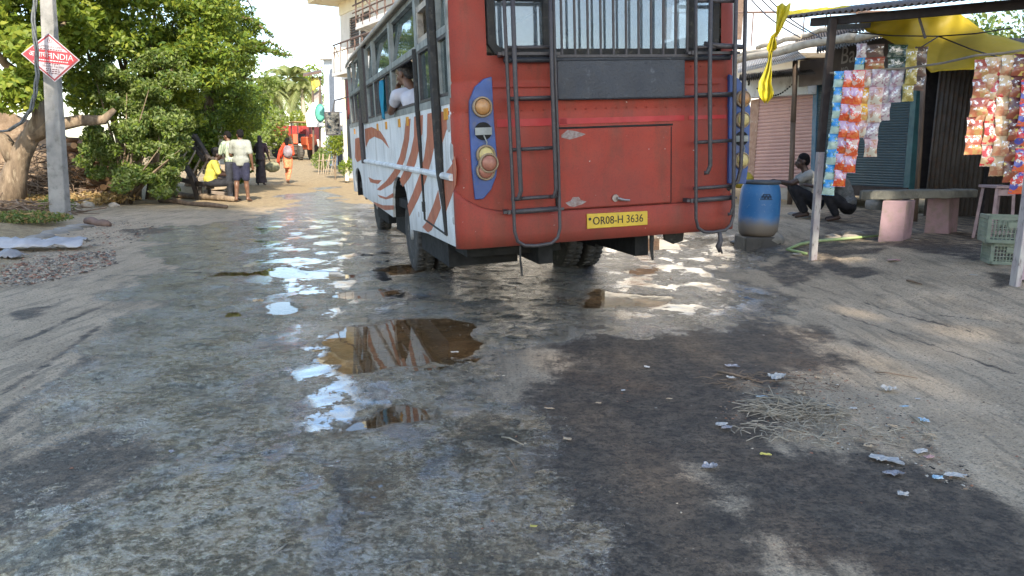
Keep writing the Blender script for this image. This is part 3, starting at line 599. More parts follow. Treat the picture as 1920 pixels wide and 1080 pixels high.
# boot door
dr = MB(); dr.box((1.265, -.018, .555), (.965, .020, .605)); dro = dr.build('boot_door', RED, bus, bevel=.006)
ed = MB(); ed.box((1.265, -.014, .866), (1.0, .022, .014)); ed.box((.777, -.0135, .55), (.012, .012, .6)); ed.box((1.753, -.0135, .55), (.010, .012, .6)); ed.build('seam', DARK, dro)
pc = MB()
def blob(mb, x, z, a, b, y, k): mb.prism([(x+a*math.cos(i*.628)*(1+.28*math.sin(i*2.3+k)), z+b*math.sin(i*.628)*(1+.3*math.cos(i*1.7+k))) for i in range(10)], y-.002, y, RF)
BMP = mat('bare_metal_patch', (.30, .27, .26), .7, 0, (.20, .12, .10), 30)
for q in ((.91, .815, .09, .03, -.0282, 1), (.93, .30, .07, .035, -.0282, 2)): pc = MB(); blob(pc, *q); pc.build('bare_metal_patch', BMP, dro)
hd_ = MB(); hd_.lathe([(.028, -.008), (.03, .0), (.024, .012), (.01, .014)], 14, (1.26, -.034, .315), axis='Y'); hd_.tube([(1.27, -.05, .312), (1.33, -.055, .296), (1.375, -.052, .292)], [.014, .010, .008], 8); hd_.build('handle', mat('dull_chrome', (.35, .3, .28), .45, .8), dro)
# plate
pl = MB(); pl.prism([(1.012, .090), (1.530, .088), (1.530, .198), (1.012, .206)], -.052, -.040, RF); plo = pl.build('number_plate', mat('yellow_plate', (.62, .42, .03), .5, 0, (.55, .36, .03), 8, (.25, .2, .1), .4), bus, bevel=.003)
def text(s, parent, m, size, loc, xd, zd, ext=.0015, name='lettering', align='CENTER', sx=1):
    cu = bpy.data.curves.new(name, 'FONT'); cu.body = s; cu.size = size; cu.extrude = ext; cu.align_x = align; cu.align_y = 'CENTER'; cu.resolution_u = 3
    tmp = bpy.data.objects.new('t', cu); COL.objects.link(tmp); dg = bpy.context.evaluated_depsgraph_get(); dg.update()
    me = bpy.data.meshes.new_from_object(tmp.evaluated_get(dg)); bpy.data.objects.remove(tmp); me.materials.clear(); me.materials.append(m)
    o = bpy.data.objects.new(name, me); COL.objects.link(o); o.parent = parent
    xd = Vector(xd).normalized(); zd = Vector(zd).normalized(); nd = xd.cross(zd)
    mm = Matrix((xd*sx, zd, nd)).transposed().to_4x4(); mm.translation = Vector(loc); o.matrix_local = mm; return o
INK = mat('black_ink', (.02, .018, .015), .7)
text('OR08-H 3636', plo, INK, .088, (1.275, -.0535, .144), (1, 0, -.012), (0, 0, 1), sx=.86)
pb = MB(); pb.lathe([(.012, 0), (.012, .004)], 10, (1.035, -.056, .165), axis='Y'); pb.build('plate_emblem', INK, plo)
# rear window
wf_ = MB()
fp = [(.28, 1.48), (.33, 1.41), (.40, 1.385), (1.98, 1.385), (2.10, 1.40), (2.17, 1.46), (2.17, 2.12), (.28, 2.12)]
ip = [(.335, 1.49), (.36, 1.455), (.41, 1.445), (1.97, 1.445), (2.08, 1.455), (2.115, 1.49), (2.115, 2.08), (.335, 2.08)]
n = 8; vs = [(a, -.022, b) for a, b in fp]+[(a, -.022, b) for a, b in ip]+[(a, .03, b) for a, b in fp]+[(a, .03, b) for a, b in ip]
wf_.add(vs, [(i, (i+1) % n, n+(i+1) % n, n+i) for i in range(n)]+[(2*n+i, 3*n+i, 3*n+(i+1) % n, 2*n+(i+1) % n) for i in range(n)]+[(i, 2*n+i, 2*n+(i+1) % n, (i+1) % n) for i in range(n)]+[(n+i, n+(i+1) % n, 3*n+(i+1) % n, 3*n+i) for i in range(n)])
wf_.box((.74, -.004, 1.77), (.07, .034, .64)); wf_.box((1.93, -.004, 1.77), (.05, .034, .64)); wf_.box((.535, -.006, 1.80), (.36, .03, .035)); wf_.box((2.03, -.006, 1.84), (.2, .03, .03)); wfo = wf_.build('rear_window', RUBBER, bus)
rg = MB(); rg.prism([(.32, 1.43), (2.13, 1.43), (2.13, 2.1), (.32, 2.1)], .006, .012, RF); rg.build('glass', GLR, wfo)
gr = MB()
for i in range(11): x = .825+i*.1035; gr.tube([(x, -.075, 1.375), (x, -.075, 2.16)], .0105, 8)
gr.box((1.34, -.075, 1.385), (1.14, .02, .02)); gr.box((1.34, -.075, 2.14), (1.2, .02, .02)); gr.build('window_bars', BLACK, bus)
bpn = MB(); bpn.box((1.315, -.062, 1.232), (1.055, .022, .315)); bpn.tube([(.40, -.06, 1.08), (2.28, -.06, 1.075)], .011, 6); bpn.tube([(.38, -.06, 1.36), (2.25, -.06, 1.37)], .02, 8); bpn.build('steel_panel', PANEL, bus, bevel=.006)
# ladders
def ladder(xa, xb, xi, xj, zi, zj, extra=None):
    l = MB(); Y = -.135
    l.tube([(xa-.01, Y, 2.25), (xa, Y, 1.4), (xa+.01, Y, .6), (xa+.015, Y, .12), (xa+.035, Y, .045), (xa+.09, Y, .008), ((xa+xb)/2, Y, .0), (xb-.06, Y, .01), (xb-.01, Y, .05), (xb+.01, Y, .12), (xb+.01, Y, .6), (xb, Y, 1.4), (xb, Y, 2.25)], .0135, 8)
    lo = l.build('ladder', BLACK, bus, True)
    i = MB(); i.tube([(xi, Y-.03, 2.25), (xi, Y-.03, 1.2), (xi+.015, Y-.03, zi+.06), (xi, Y-.015, zi), (xi-.02, Y, zi+.0)], .0175, 8)
    i.tube([(xj, Y-.03, 2.25), (xj, Y-.03, 1.2), (xj+.01, Y-.03, zj+.06), (xj, Y-.015, zj), (xj-.02, Y, zj)], .0155, 8); i.build('hand_rail', BLACK, lo, True)
    for z in (1.78, 1.44, 1.085, .72, .36, .265):
        r = MB(); r.tube([(xa-.0, Y+.01, z), (xb+.0, Y+.01, z+.004)], .014 if z > .3 else .02, 8); r.build('rung', BLACK, lo, True)
    for z in (1.40, .265):
        b_ = MB()
        for x in (xa, xb): b_.bar((x-.02, Y, z), (x-.02, .0, z), .02, .03)
        b_.bar((xa-.06, Y+.02, z), (xb+.05, Y+.02, z), .02, .02); b_.build('bracket', BLACK, lo)
ladder(.38, .745, .43, .71, .36, .36); ladder(1.90, 2.245, 2.005, 2.225, .48, .14)
rr_ = MB(); rr_.tube([(2.33, -.13, 2.2), (2.325, -.14, 1.2), (2.32, -.13, .5), (2.30, -.12, .40), (2.22, -.1, .33)], .016, 8); rr_.tube([(1.99, -.1, 1.47), (2.1, -.14, 1.45), (2.3, -.14, 1.44)], .02, 8); rr_.build('corner_rail', BLACK, bus, True)
# tail lamps
def lampset(poly, lamps, y=-.03, seat=None):
    p_ = MB(); p_.prism(poly, y, .02, RF); po = p_.build('tail_light_panel', BLUE, bus, bevel=.006)
    for (x, z, r, m_, dy) in lamps:
        if m_ is None:
            s_ = MB(); s_.lathe([(r, 0), (r, .004)], 20, (x, y-.004, z), axis='Y'); so_ = s_.build('empty_socket', DARK, po)
            b_ = MB(); b_.box((x, y-.008, z), (r*1.9, .01, r*.8)); b_.tube([(x, y-.01, z-.03), (x+.02, y-.02, z-.08), (x+.01, y-.02, z-.14)], .005, 5); b_.build('bracket', FRAME, so_); continue
        a_ = MB(); a_.lathe([(r, 0), (r, -.022-dy), (r*.82, -.03-dy), (r*.82, -.02-dy)], 22, (x, y, z), axis='Y'); ao = a_.build('tail_light', LRIM, po, True)
        l_ = MB(); l_.lathe([(r*.82, -.018-dy), (r*.7, -.034-dy), (r*.4, -.042-dy), (.001, -.045-dy)], 22, (x, y, z), axis='Y'); l_.build('lens', m_, ao, True)
lampset([(.295, 1.25), (.235, 1.235), (.165, 1.18), (.118, 1.08), (.112, .9), (.115, .6), (.13, .365), (.19, .365), (.255, .43), (.30, .53), (.315, .62), (.30, .9)],
        [(.21, 1.035, .075, AMBER, 0), (.212, .862, .066, None, 0), (.222, .690, .074, LYEL, .0), (.215, .575, .072, LRED, .0), (.235, .630, .074, LRED, .025)])
lampset([(2.265, 1.245), (2.35, 1.21), (2.43, 1.12), (2.465, .98), (2.46, .55), (2.44, .365), (2.275, .375)],
        [(2.385, 1.05, .068, AMBER, 0), (2.385, .885, .066, LYEL, 0), (2.385, .735, .06, None, 0), (2.385, .56, .068, LYEL, 0)])
# chassis and wheels
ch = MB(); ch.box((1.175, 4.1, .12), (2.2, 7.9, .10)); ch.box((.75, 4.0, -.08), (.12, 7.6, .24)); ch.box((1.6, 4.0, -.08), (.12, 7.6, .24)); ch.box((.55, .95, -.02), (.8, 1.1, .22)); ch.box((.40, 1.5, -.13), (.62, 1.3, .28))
ch.box((1.175, 6.2, -.13), (1.9, 1.2, .44)); ch.box((1.2, 4.6, -.16), (1.9, .8, .42)); ch.box((1.175, 3.5, -.1), (.9, .5, .3)); ch.tube([(.4, 2.88, -.16), (2.0, 2.88, -.10)], .07, 10); ch.ell((1.2, 2.88, -.14), (.2, .2, .2)); ch.box((1.85, 1.7, -.1), (.5, 1.0, .3)); ch.build('chassis', DARK, bus)  # wide low boxes added to block daylight beneath the bus
mf = MB(); mf.tube([(.47, -.02, .02), (.465, -.03, -.12), (.475, -.03, -.24)], .008, 6); mf.build('hanging_strap', RUBBER, bus); mf = MB(); mf.tube([(1.62, .05, .05), (1.615, .05, -.12), (1.625, .05, -.22)], [.02, .016, .010], 6); mf.build('hanging_strap', RUBBER, bus)
hk = MB(); hk.tube([(2.13, -.135, .0), (2.14, -.14, -.07), (2.12, -.14, -.12), (2.13, -.14, -.17)], [.016, .02, .026, .008], 8); hk.tube([(2.13, -.14, -.1), (2.155, -.14, -.18)], .008, 6); hk.build('tow_hook', BLACK, bus, True)
fl = MB(); fl.prism([(1.86, .0), (2.06, .0), (2.04, -.12), (1.95, -.14), (1.87, -.10)], .3, .33, RF); fl.build('mud_flap', RUBBER, bus)
TYRE = mat('dusty_tyre', (.055, .052, .048), .85, 0, (.035, .033, .03), 6, (.16, .145, .125), .7, .3, 50); RIM = mat('dusty_steel_rim', (.34, .33, .31), .7, 0, (.22, .21, .2), 9, (.12, .10, .09), .6)
def wheel(xc, yc, w=.20, r=.415, sgn=-1, steer=0):
    q = BI@Vector((0, 0, 0)); top = BM@Vector((xc, yc, 0)); zc = (r-.012+gz(top.x, top.y)-top.z)/BZ.z
    e = thing('wheel', None, None); e.parent = bus; e.location = (xc, yc, zc); e.rotation_euler = (0, 0, steer)
    tm = MB(); tm.lathe([(r*.60, -w*.40), (r*.72, -w*.5), (r*.90, -w*.5), (r*.965, -w*.44), (r*.985, -w*.2), (r*.985, w*.2), (r*.965, w*.44), (r*.90, w*.5), (r*.72, w*.5), (r*.60, w*.40)], 40, axis='X')
    for k in range(36):
        a = 2*math.pi*k/36
        for s_ in (-1, 1):
            mm = Matrix.Rotation(a+s_*.04, 3, 'X'); tm.box(mm@Vector((s_*w*.27, 0, r*.985)), (w*.38, r*.09, r*.03), mtx=mm)
    tm.build('tyre', TYRE, e, True)
    rm = MB(); s = sgn
    rm.lathe([(r*.62, s*w*.42), (r*.60, s*w*.30), (r*.54, s*w*.16), (r*.46, s*w*.10), (r*.30, s*w*.14), (r*.26, s*w*.34), (r*.17, s*w*.36), (r*.16, s*w*.5), (.001, s*w*.52)], 28, axis='X', cap=False)
    for k in range(6): a = k*math.pi/3; rm.lathe([(.018, s*w*.10), (.018, s*w*.24)], 8, (0, r*.36*math.cos(a), r*.36*math.sin(a)), axis='X')
    rm.build('rim', RIM, e, True)
wheel(.20, 2.88); wheel(.44, 2.88); wheel(1.90, 2.88, sgn=1); wheel(2.15, 2.88, sgn=1); wheel(.36, 7.27, sgn=-1); wheel(2.02, 7.27, sgn=1)
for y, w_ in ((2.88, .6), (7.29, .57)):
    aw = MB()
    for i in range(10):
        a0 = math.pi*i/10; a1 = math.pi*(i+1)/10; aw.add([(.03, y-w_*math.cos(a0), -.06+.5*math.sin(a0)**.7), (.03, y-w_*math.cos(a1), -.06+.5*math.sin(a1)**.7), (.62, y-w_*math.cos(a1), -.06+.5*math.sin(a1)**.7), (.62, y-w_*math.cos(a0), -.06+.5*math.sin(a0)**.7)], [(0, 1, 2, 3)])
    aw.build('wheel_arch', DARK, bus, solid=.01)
# mirror
mr = MB(); mr.tube([(.05, 8.1, 1.6), (-.2, 8.35, 1.55), (-.27, 8.35, 1.3)], .012, 6); mr.box((-.27, 8.33, 1.16), (.26, .05, .40), 0); mro = mr.build('wing_mirror', BLACK, bus)
mg = MB(); mg.box((-.27, 8.302, 1.16), (.22, .006, .36)); mg.build('glass', mat('mirror_surface', (.6, .62, .65), .08, 1), mro)
ws = MB(); ws.prism([(.1, 1.12), (2.25, 1.12), (2.15, 2.05), (.2, 2.05)], 8.0, 8.01, RF); ws.build('windscreen', glassmat('windscreen_glass', (.8, .85, .85), .12), bus)
# seats
def seat(x, y, m_, w=.40, h=.72):
    s_ = MB(); s_.box((x, y+.22, .50), (w, .42, .10)); s_.grid(8, 8, lambda u, v_: (x+(u-.5)*w*(1-.25*max(0, v_-.7)/.3*1), y+.02+.05*math.sin(u*math.pi)*0-.04*v_, .5+h*v_-.10*max(0, abs(u-.5)*2-.55)**1.5*(v_ > .8)*2))
    return s_.build('seat', m_, bus, True, solid=.09)
for i in range(5): seat(.35+i*.415, .55, SEATL if i == 0 else SEATM, .385, .98 if i else .98)
for r_ in range(6):
    for x in (.32, .74, 1.63, 2.03): seat(x, 1.45+r_*.78, SEATL if x < .8 else SEATM, .40, .84 if x > 1 else .9)
it = MB(); it.box((1.175, 4.1, .34), (2.2, 7.8, .03)); it.box((1.175, 4.1, .50), (.0, .0, .0)); it.build('floor', INT, bus)
nl = MB(); nl.box((.045, 4.1, .8), (.01, 7.8, .5)); nl.box((2.305, 4.1, .8), (.01, 7.8, .5)); nl.box((1.175, .06, .75), (2.1, .01, 1.2)); nl.build('lining', INT, bus)
hr = MB(); hr.tube([(.75, .4, 2.1), (.75, 7.3, 2.1)], .015, 6); hr.tube([(1.5, .4, 2.1), (1.5, 7.3, 2.1)], .015, 6); hr.tube([(.3, 5.6, .4), (.3, 5.6, 2.1)], .02, 6); hr.build('grab_rail', BLACK, bus)
# ================================================================ SHADE from behind the camera (all beyond the frame)
LM_N = leafmat('neem_leaves', (.10, .16, .022), (.16, .23, .03), (.24, .30, .045))
LM_D = leafmat('dark_leaves', (.035, .075, .018), (.06, .11, .025), (.10, .16, .035), .35)
LM_G = leafmat('grey_green_leaves', (.15, .20, .06), (.21, .26, .09), (.28, .33, .13), .45)
LM_Y = leafmat('yellow_green_leaves', (.17, .23, .025), (.26, .31, .04), (.36, .38, .06), .5)
LM_DRY = leafmat('dry_leaves', (.20, .12, .05), (.32, .2, .08), (.42, .3, .14), .3)
HOLES = [(G(px, py), sdir, r_) for px, py, r_ in ((1560, 480, .30), (1598, 445, .32), (1612, 588, .15), (1500, 622, .13), (1745, 718, .12), (150, 663, .16), (1290, 635, .12), (340, 640, .12))]+[(at(1440, 150, 9.6), sdir, .45), (at(1790, 60, 10.0), sdir, .25)]  # gaps cut through the unseen crowns along sun rays to light chosen spots
for i, (c, r, n, lab) in enumerate((((-1.0, -17.8, 19.5), (10.5, 5.2, 3.6), 60000, 'broad tall shade tree behind the viewer on the left'), ((11.5, -13.5, 19.5), (8.5, 5.4, 3.6), 46000, 'broad tall shade tree behind the viewer on the right'), ((1.5, -26.5, 19.5), (9, 5, 3.6), 34000, 'tall tree standing further back behind the viewer'), ((14.5, -24, 19.0), (7.5, 5, 3.4), 30000, 'wide tree behind the viewer beyond the last shop'))):
    t_ = thing('shade_tree', lab, 'tree', (c[0], c[1], 0)); mb = MB(); limbs(mb, (0, -1.5, -.1), (0, -.5, c[2]-3), .35, 7, (0, 0, c[2]), r, 40+i); mb.build('trunk', BARK, t_, True)
    cl = [((p[0]-c[0], p[1]-c[1], p[2]), q, w) for p, q, w in clumps(c, r, 100, 1.7, 50+i, .6, .0)]
    leafmesh('crown', LM_D, cl, n, .30, t_, 60+i, asp=1.7, holes=[(q-Vector((c[0], c[1], 0)), s_, r_) for q, s_, r_ in HOLES])
# ================================================================ LEFT SIDE
def crown(root, name, lm, specs, n, size, seed, k=60, cr=.6, **kw):
    cl = []
    for i, (c, r) in enumerate(specs):
        kk = max(4, int(k*(r[0]*r[2])/sum(q[1][0]*q[1][2] for q in specs))); cl += clumps(c, r, kk, cr, seed+i)
    cl = [(Vector(p)-root.location, q, w) for p, q, w in cl]
    return leafmesh(name, lm, cl, n, size, root, seed, **kw), cl
def pxs(lst):      # (px, py, depth, rx, ry(depth), rz)
    return [(at(a, b, d), (rx, ry, rz)) for a, b, d, rx, ry, rz in lst]
# big gnarled tree at the far left
b0 = G(22, 352)
b0 = Vector((b0.x, 14.9, gz(b0.x, 14.9))); b0 = at(18, 372, 16.0); b0.z = gz(b0.x, 16)-.05
t1 = thing('gnarled_tree', 'gnarled tree with thick bent brown trunk and bright leaves behind the concrete pole', 'tree', b0)
mb = MB(); L0 = lambda px, py, d: at(px, py, d)-b0
mb.tube([(0, 0, 0), L0(25, 335, 16), L0(38, 292, 16), L0(58, 255, 15.9), L0(74, 222, 15.9), L0(72, 180, 15.9), L0(58, 150, 16), L0(40, 118, 16)], [.30, .24, .20, .17, .14, .12, .10, .06], 12)
mb.tube([L0(58, 255, 15.9), L0(100, 236, 16), L0(150, 226, 16.1), L0(195, 225, 16.3), L0(215, 205, 16.4)], [.17, .14, .12, .10, .05], 10)
mb.tube([L0(30, 300, 16), L0(5, 262, 16), L0(-40, 240, 16), L0(-90, 200, 16)], [.2, .15, .12, .08], 10)
mb.tube([L0(70, 190, 15.9), L0(95, 140, 16.1), L0(110, 70, 16.4), L0(130, 10, 16.8)], [.13, .10, .08, .05], 8)
mb.tube([L0(50, 150, 16), L0(10, 120, 15.5), L0(-30, 70, 15.2)], [.1, .08, .04], 8)
mb.build('trunk', BARK, t1, True)
crown(t1, 'crown', [LM_Y, LM_N], pxs([(20, 40, 15.5, 1.1, 1.2, 1.0), (100, 10, 16.5, 1.3, 1.2, 1.0), (-80, 20, 15.5, 1.2, 1.2, 1.4), (20, -120, 16, 2.2, 1.6, 1.3), (160, -60, 17, 1.6, 1.4, 1.1), (55, 105, 16.2, .5, .6, .45), (30, 160, 15.2, .30, .3, .25)]), 21000, .17, 3, 85, .42, asp=2.0)
# second, tall tree that makes the bright middle of the mass
b0 = at(255, 372, 18.6); b0.z = gz(b0.x, 18.6)
t2 = thing('neem_tree', 'tall leafy tree with thin pale stems and a light green crown left of the road', 'tree', b0)
mb = MB()
for a, b_, e in (((0, 0, 0), L0(250, 200, 18.8), L0(200, 30, 19)), ((.3, .1, 0), L0(290, 180, 18.9), L0(330, 20, 19)), ((-.2, 0, 0), L0(215, 230, 18.5), L0(160, 90, 18.5))):
    mb.tube([a, Vector(a).lerp(Vector(b_), .5)+Vector((.08, 0, 0)), b_, Vector(b_).lerp(Vector(e), .5), e], [.13, .10, .08, .05, .02], 8)
for px, py in ((190, -20), (380, 60), (300, -60), (420, 90), (140, 40)): mb.tube([L0(250, 200, 18.8), L0((250+px)/2+10, (200+py)/2, 18.6), L0(px, py, 18.6)], [.07, .04, .015], 6)
mb.build('trunk', BARK, t2, True)
crown(t2, 'crown', [LM_N, LM_Y, LM_N, LM_D], pxs([(200, 90, 18, 1.5, 1.2, 1.5), (300, 60, 18.6, 1.7, 1.3, 1.6), (240, -60, 18.6, 2.6, 1.6, 1.5), (390, 20, 19, 1.2, 1.1, 1.2), (340, 150, 19, 1.3, 1.1, 1.1), (180, 170, 18.4, .9, .8, .7)]), 34000, .135, 13, 150, .40, asp=2.4)
# branch tips reaching over the sky
b0 = at(400, 372, 22); b0.z = gz(b0.x, 22)
t3 = thing('feathery_tree', 'feathery dark green tree whose thin twigs reach right across the sky over the road', 'tree', b0)
mb = MB(); mb.tube([(0, 0, 0), L0(395, 260, 22), L0(385, 120, 22), L0(390, 10, 22)], [.2, .17, .13, .06], 8)
tips = []
for k, (pts) in enumerate(([(385, 120), (430, 100), (470, 85), (505, 78), (535, 98)], [(388, 60), (430, 30), (470, 35), (495, 55), (512, 72)], [(385, 150), (420, 135), (450, 140), (468, 150)], [(386, 20), (410, -20), (445, -30), (470, 10)], [(470, 85), (490, 92), (520, 100), (548, 104)], [(385, 170), (420, 175), (455, 185), (470, 200)])):
    P = [L0(a, b_, 21.5) for a, b_ in pts]; mb.tube(P, [.05*(1-i/len(P))+.008 for i in range(len(P))], 6)
    for i in range(1, len(P)):
        for f in (0, .33, .66):
            q = P[i-1].lerp(P[i], f) if i else P[i]; w = .34-.055*i; tips.append((q, (w, w, w*.55), w**2*.8))
mb.build('trunk', BARK, t3, True)
cl = [(Vector(p)-b0, q, w) for p, q, w in clumps(at(360, 190, 22), (1.5, 1.2, 1.9), 60, .42, 31)]+[(Vector(p)-b0, q, w) for p, q, w in clumps(at(420, 60, 22), (.9, .9, 1.3), 34, .34, 32)]+[(Vector(p)-b0, q, w) for p, q, w in clumps(at(415, 215, 22), (.85, .8, 1.3), 30, .36, 33)]
leafmesh('crown', [LM_N, LM_D, LM_N], cl+tips, 30000, .12, t3, 34, asp=2.6)
# bushy shrub by the wood pile
b0 = at(232, 384, 17.2); b0.z = gz(b0.x, 17.2)
t4 = thing('large_bush', 'large grey green bush with many thin stems growing beside the log pile', 'bush', b0)
mb = MB(); g_ = random.Random(5)
for i in range(16):
    e = L0(g_.uniform(180, 340), g_.uniform(150, 300), 17.2+g_.uniform(-.5, .6)); mb.tube([(g_.uniform(-.15, .15), g_.uniform(-.1, .1), 0), Vector(e)*.5+Vector((g_.uniform(-.1, .1), 0, .1)), e], [.03, .02, .006], 5)
mb.build('stem', BARK, t4, True)
crown(t4, 'foliage', [LM_G, LM_G, LM_D, LM_N], pxs([(225, 250, 17.0, .65, .6, .9), (285, 270, 17.3, .75, .6, .95), (305, 325, 17.6, .45, .4, .45), (215, 325, 16.8, .48, .4, .42), (270, 340, 17.1, .6, .4, .32), (180, 300, 16.8, .25, .25, .3), (245, 180, 17.3, .7, .6, .6), (300, 150, 17.6, .6, .5, .7), (215, 120, 17.4, .5, .5, .6), (315, 240, 18, .45, .5, .8)]), 30000, .10, 23, 120, .24, asp=2.6)
# dark tree behind the cart
b0 = at(360, 365, 25); b0.z = gz(b0.x, 25)
t5 = thing('shady_tree', 'dark green tree in the shade behind the tilted cart and the pale plank', 'tree', b0)
mb = MB(); limbs(mb, (0, 0, 0), L0(380, 240, 25), .18, 5, L0(390, 200, 25), (1.6, 1.2, 1.6), 8); mb.build('trunk', BARK, t5, True)
crown(t5, 'crown', [LM_D, LM_D, LM_N], pxs([(400, 245, 25, 1.35, 1, 1.1), (340, 260, 24, 1.4, 1, 1.2), (430, 290, 26, .75, .7, .8), (440, 190, 27, .9, .8, 1.0)]), 15000, .16, 53, 60, .45)
# mud bank and wall behind the trunk
MUD = mat('dry_mud', (.22, .15, .095), .95, 0, (.12, .08, .05), 3, (.32, .25, .17), .5, .9, 12)
mb = MB(); A = at(-140, 395, 18.5); A.z = gz(A.x, A.y)
def mudf(u, v_):
    x = A.x-.8+u*5.2; y = 18.6+.5*math.sin(u*4); z = v_*(2.5*(1-.62*u**1.5)); q = mnoise.noise(Vector((x*1.3, z*1.5, 2)))*.3; return (x, y+q+v_*.8, gz(x, y)-.1+z+q*.4)
mb.grid(30, 14, mudf); tag(mb.build('mud_bank', MUD, None, True, solid=.3), 'brown crumbling mud bank behind the gnarled tree trunk at far left', 'bank')
# log pile
LOG = mat('cut_log', (.30, .17, .10), .85, 0, (.18, .10, .06), 8, (.1, .06, .04), .5, .8, 20); LOGE = mat('log_end_grain', (.62, .36, .18), .8, 0, (.48, .26, .13), 14)
g_ = random.Random(11); protos = []
def logm(L, r):
    mb = MB(); mb.tube([(0, -L/2, 0), (.01, -L/4, .01), (0, 0, .015), (-.01, L/4, .005), (0, L/2, 0)], [r, r*1.05, r*.97, r*1.03, r*.95], 9); return mb
LABS = ['orange brown cut log with its sawn end showing, in the pile right of the pole', 'split log lying in the firewood pile behind the concrete pole']
ORD = 'first second third fourth fifth sixth seventh eighth ninth tenth'.split()
n = 0
for row in range(9):
    for k in range(9-row//2):
        px = 128+k*11.5+(row % 2)*5+g_.uniform(-3, 3); py = 366-row*12.5+g_.uniform(-3, 3)
        if py < 262 and g_.random() < .35: continue
        P = at(px, py, 17.9+row*.04+g_.uniform(-.12, .12)); r = g_.uniform(.045, .085); L = g_.uniform(.4, .8)
        o = logm(L, r).build('cut_log', [LOG, LOGE], None, True)
        for pl_ in o.data.polygons:
            if len(pl_.vertices) > 4: pl_.material_index = 1; pl_.use_smooth = False
        P.z = max(P.z, gz(P.x, P.y)+r*.6)
        o.location = P; o.rotation_euler = (g_.uniform(-.2, .2), g_.uniform(-.3, .3), g_.uniform(-.9, .9)+(1.3 if g_.random() < .3 else 0))
        tag(o, '%s log from the left in the %s row up of the firewood pile' % (ORD[k], ORD[row]), 'log', 'logs of the firewood pile'); n += 1
# brushwood heaps and debris (uncountable)
def twigheap(name, lab, c, r, n, L, m_, seed, w=.008, flat=.4):
    g = random.Random(seed); mb = MB(); c = Vector(c)
    for i in range(n):
        a = g.uniform(0, 6.283); q = math.sqrt(g.random()); p = Vector((q*math.cos(a)*r[0], q*math.sin(a)*r[1], 0)); h = r[2]*(1-q*q)*g.random()
        d = Vector((g.uniform(-1, 1), g.uniform(-1, 1), g.uniform(-flat, flat))).normalized()*L*g.uniform(.3, 1)
        z0 = gz(c.x+p.x, c.y+p.y)-c.z+h+.01; a_ = p+Vector((0, 0, z0))-d/2; b_ = a_+d; mid = (a_+b_)/2+Vector((g.uniform(-1, 1), g.uniform(-1, 1), g.uniform(0, 1)))*L*.08
        a_.z = max(a_.z, gz(c.x+a_.x, c.y+a_.y)-c.z+.004); b_.z = max(b_.z, gz(c.x+b_.x, c.y+b_.y)-c.z+.004)
        mb.tube([a_, mid, b_], [w, w*.8, w*.4], 4)
    o = mb.build(name, m_, None); o.location = c; return tag(o, lab, 'debris', kind='stuff')
DRYW = mat('dry_brushwood', (.26, .18, .12), .9, 0, (.14, .10, .07), 8); STRAW = mat('dry_straw', (.40, .35, .27), .85, 0, (.24, .20, .15), 20)
c = at(75, 330, 17.3); c.z = gz(c.x, c.y); twigheap('brushwood', 'tangled dry brushwood heaped behind the concrete pole', c, (1.3, .6, 1.1), 330, 1.1, DRYW, 3, .012)
c = at(80, 300, 17.8); c.z = gz(c.x, c.y)+.5; twigheap('brushwood', 'darker brushwood heaped under the bent branch', c, (1.3, .5, 1.2), 240, 1.3, WOOD, 4, .012)
c = at(20, 395, 14.4); c.z = gz(c.x, c.y); twigheap('brushwood', 'dead branches lying on the verge left of the concrete pole', c, (1.2, .9, .22), 120, 1.2, DRYW, 6, .014, .2)
c = at(60, 355, 16.5); c.z = gz(c.x, c.y); leafmesh('leaf_litter', [LM_DRY], [((0, 0, .1), (1.6, .9, .12), 1), ((1, .6, .15), (1.0, .5, .12), .6)], 2600, .09, None, 71).location = c
tag(bpy.data.objects['leaf_litter'], 'brown dead leaves scattered over the ground behind the concrete pole', 'leaves', kind='stuff')
# stones at the foot of the pile
STONE = mat('pale_stone', (.42, .36, .28), .9, 0, (.30, .25, .19), 6, (.2, .15, .1), .5, .8, 18); GSTONE = mat('grey_stone', (.30, .28, .25), .9, 0, (.2, .19, .17), 6, bump=.8, bs=18)
def rock(r, seed, sq=.6):
    mb = MB(); g = random.Random(seed); off = Vector((g.uniform(0, 50), g.uniform(0, 50), 0)); vs = []; n, m_ = 14, 9
    for i in range(m_+1):
        th = math.pi*i/m_
        for k in range(n):
            a = 2*math.pi*k/n; d = Vector((math.sin(th)*math.cos(a), math.sin(th)*math.sin(a), math.cos(th))); q = r*(1+.35*mnoise.noise(d*1.4+off)+.15*mnoise.noise(d*4+off)); vs.append((d.x*q, d.y*q*.8, d.z*q*sq))
    mb.add(vs, [(i*n+k, (i+1)*n+k, (i+1)*n+(k+1) % n, i*n+(k+1) % n) for i in range(m_) for k in range(n)]); return mb
for i, (px, py, r) in enumerate(((128, 372, .22), (150, 376, .26), (176, 374, .24), (200, 378, .20), (165, 384, .16), (140, 385, .14), (190, 366, .18), (215, 383, .12))):
    P = G(px, py+5); o = rock(r, i+1).build('stone', STONE, None, True); o.location = (P.x, P.y, gz(P.x, P.y)+r*.2); o.rotation_euler = (0, 0, i*1.3)
    tag(o, 'pale stone below the firewood pile, '+('nearest the concrete pole', 'second from the pole', 'third from the pole', 'fifth from the pole, at the back', 'small and low between its neighbours', 'smallest, right beside the pole', 'fourth from the pole, against the logs', 'last one under the bush')[i], 'stone', 'stones below the firewood pile')
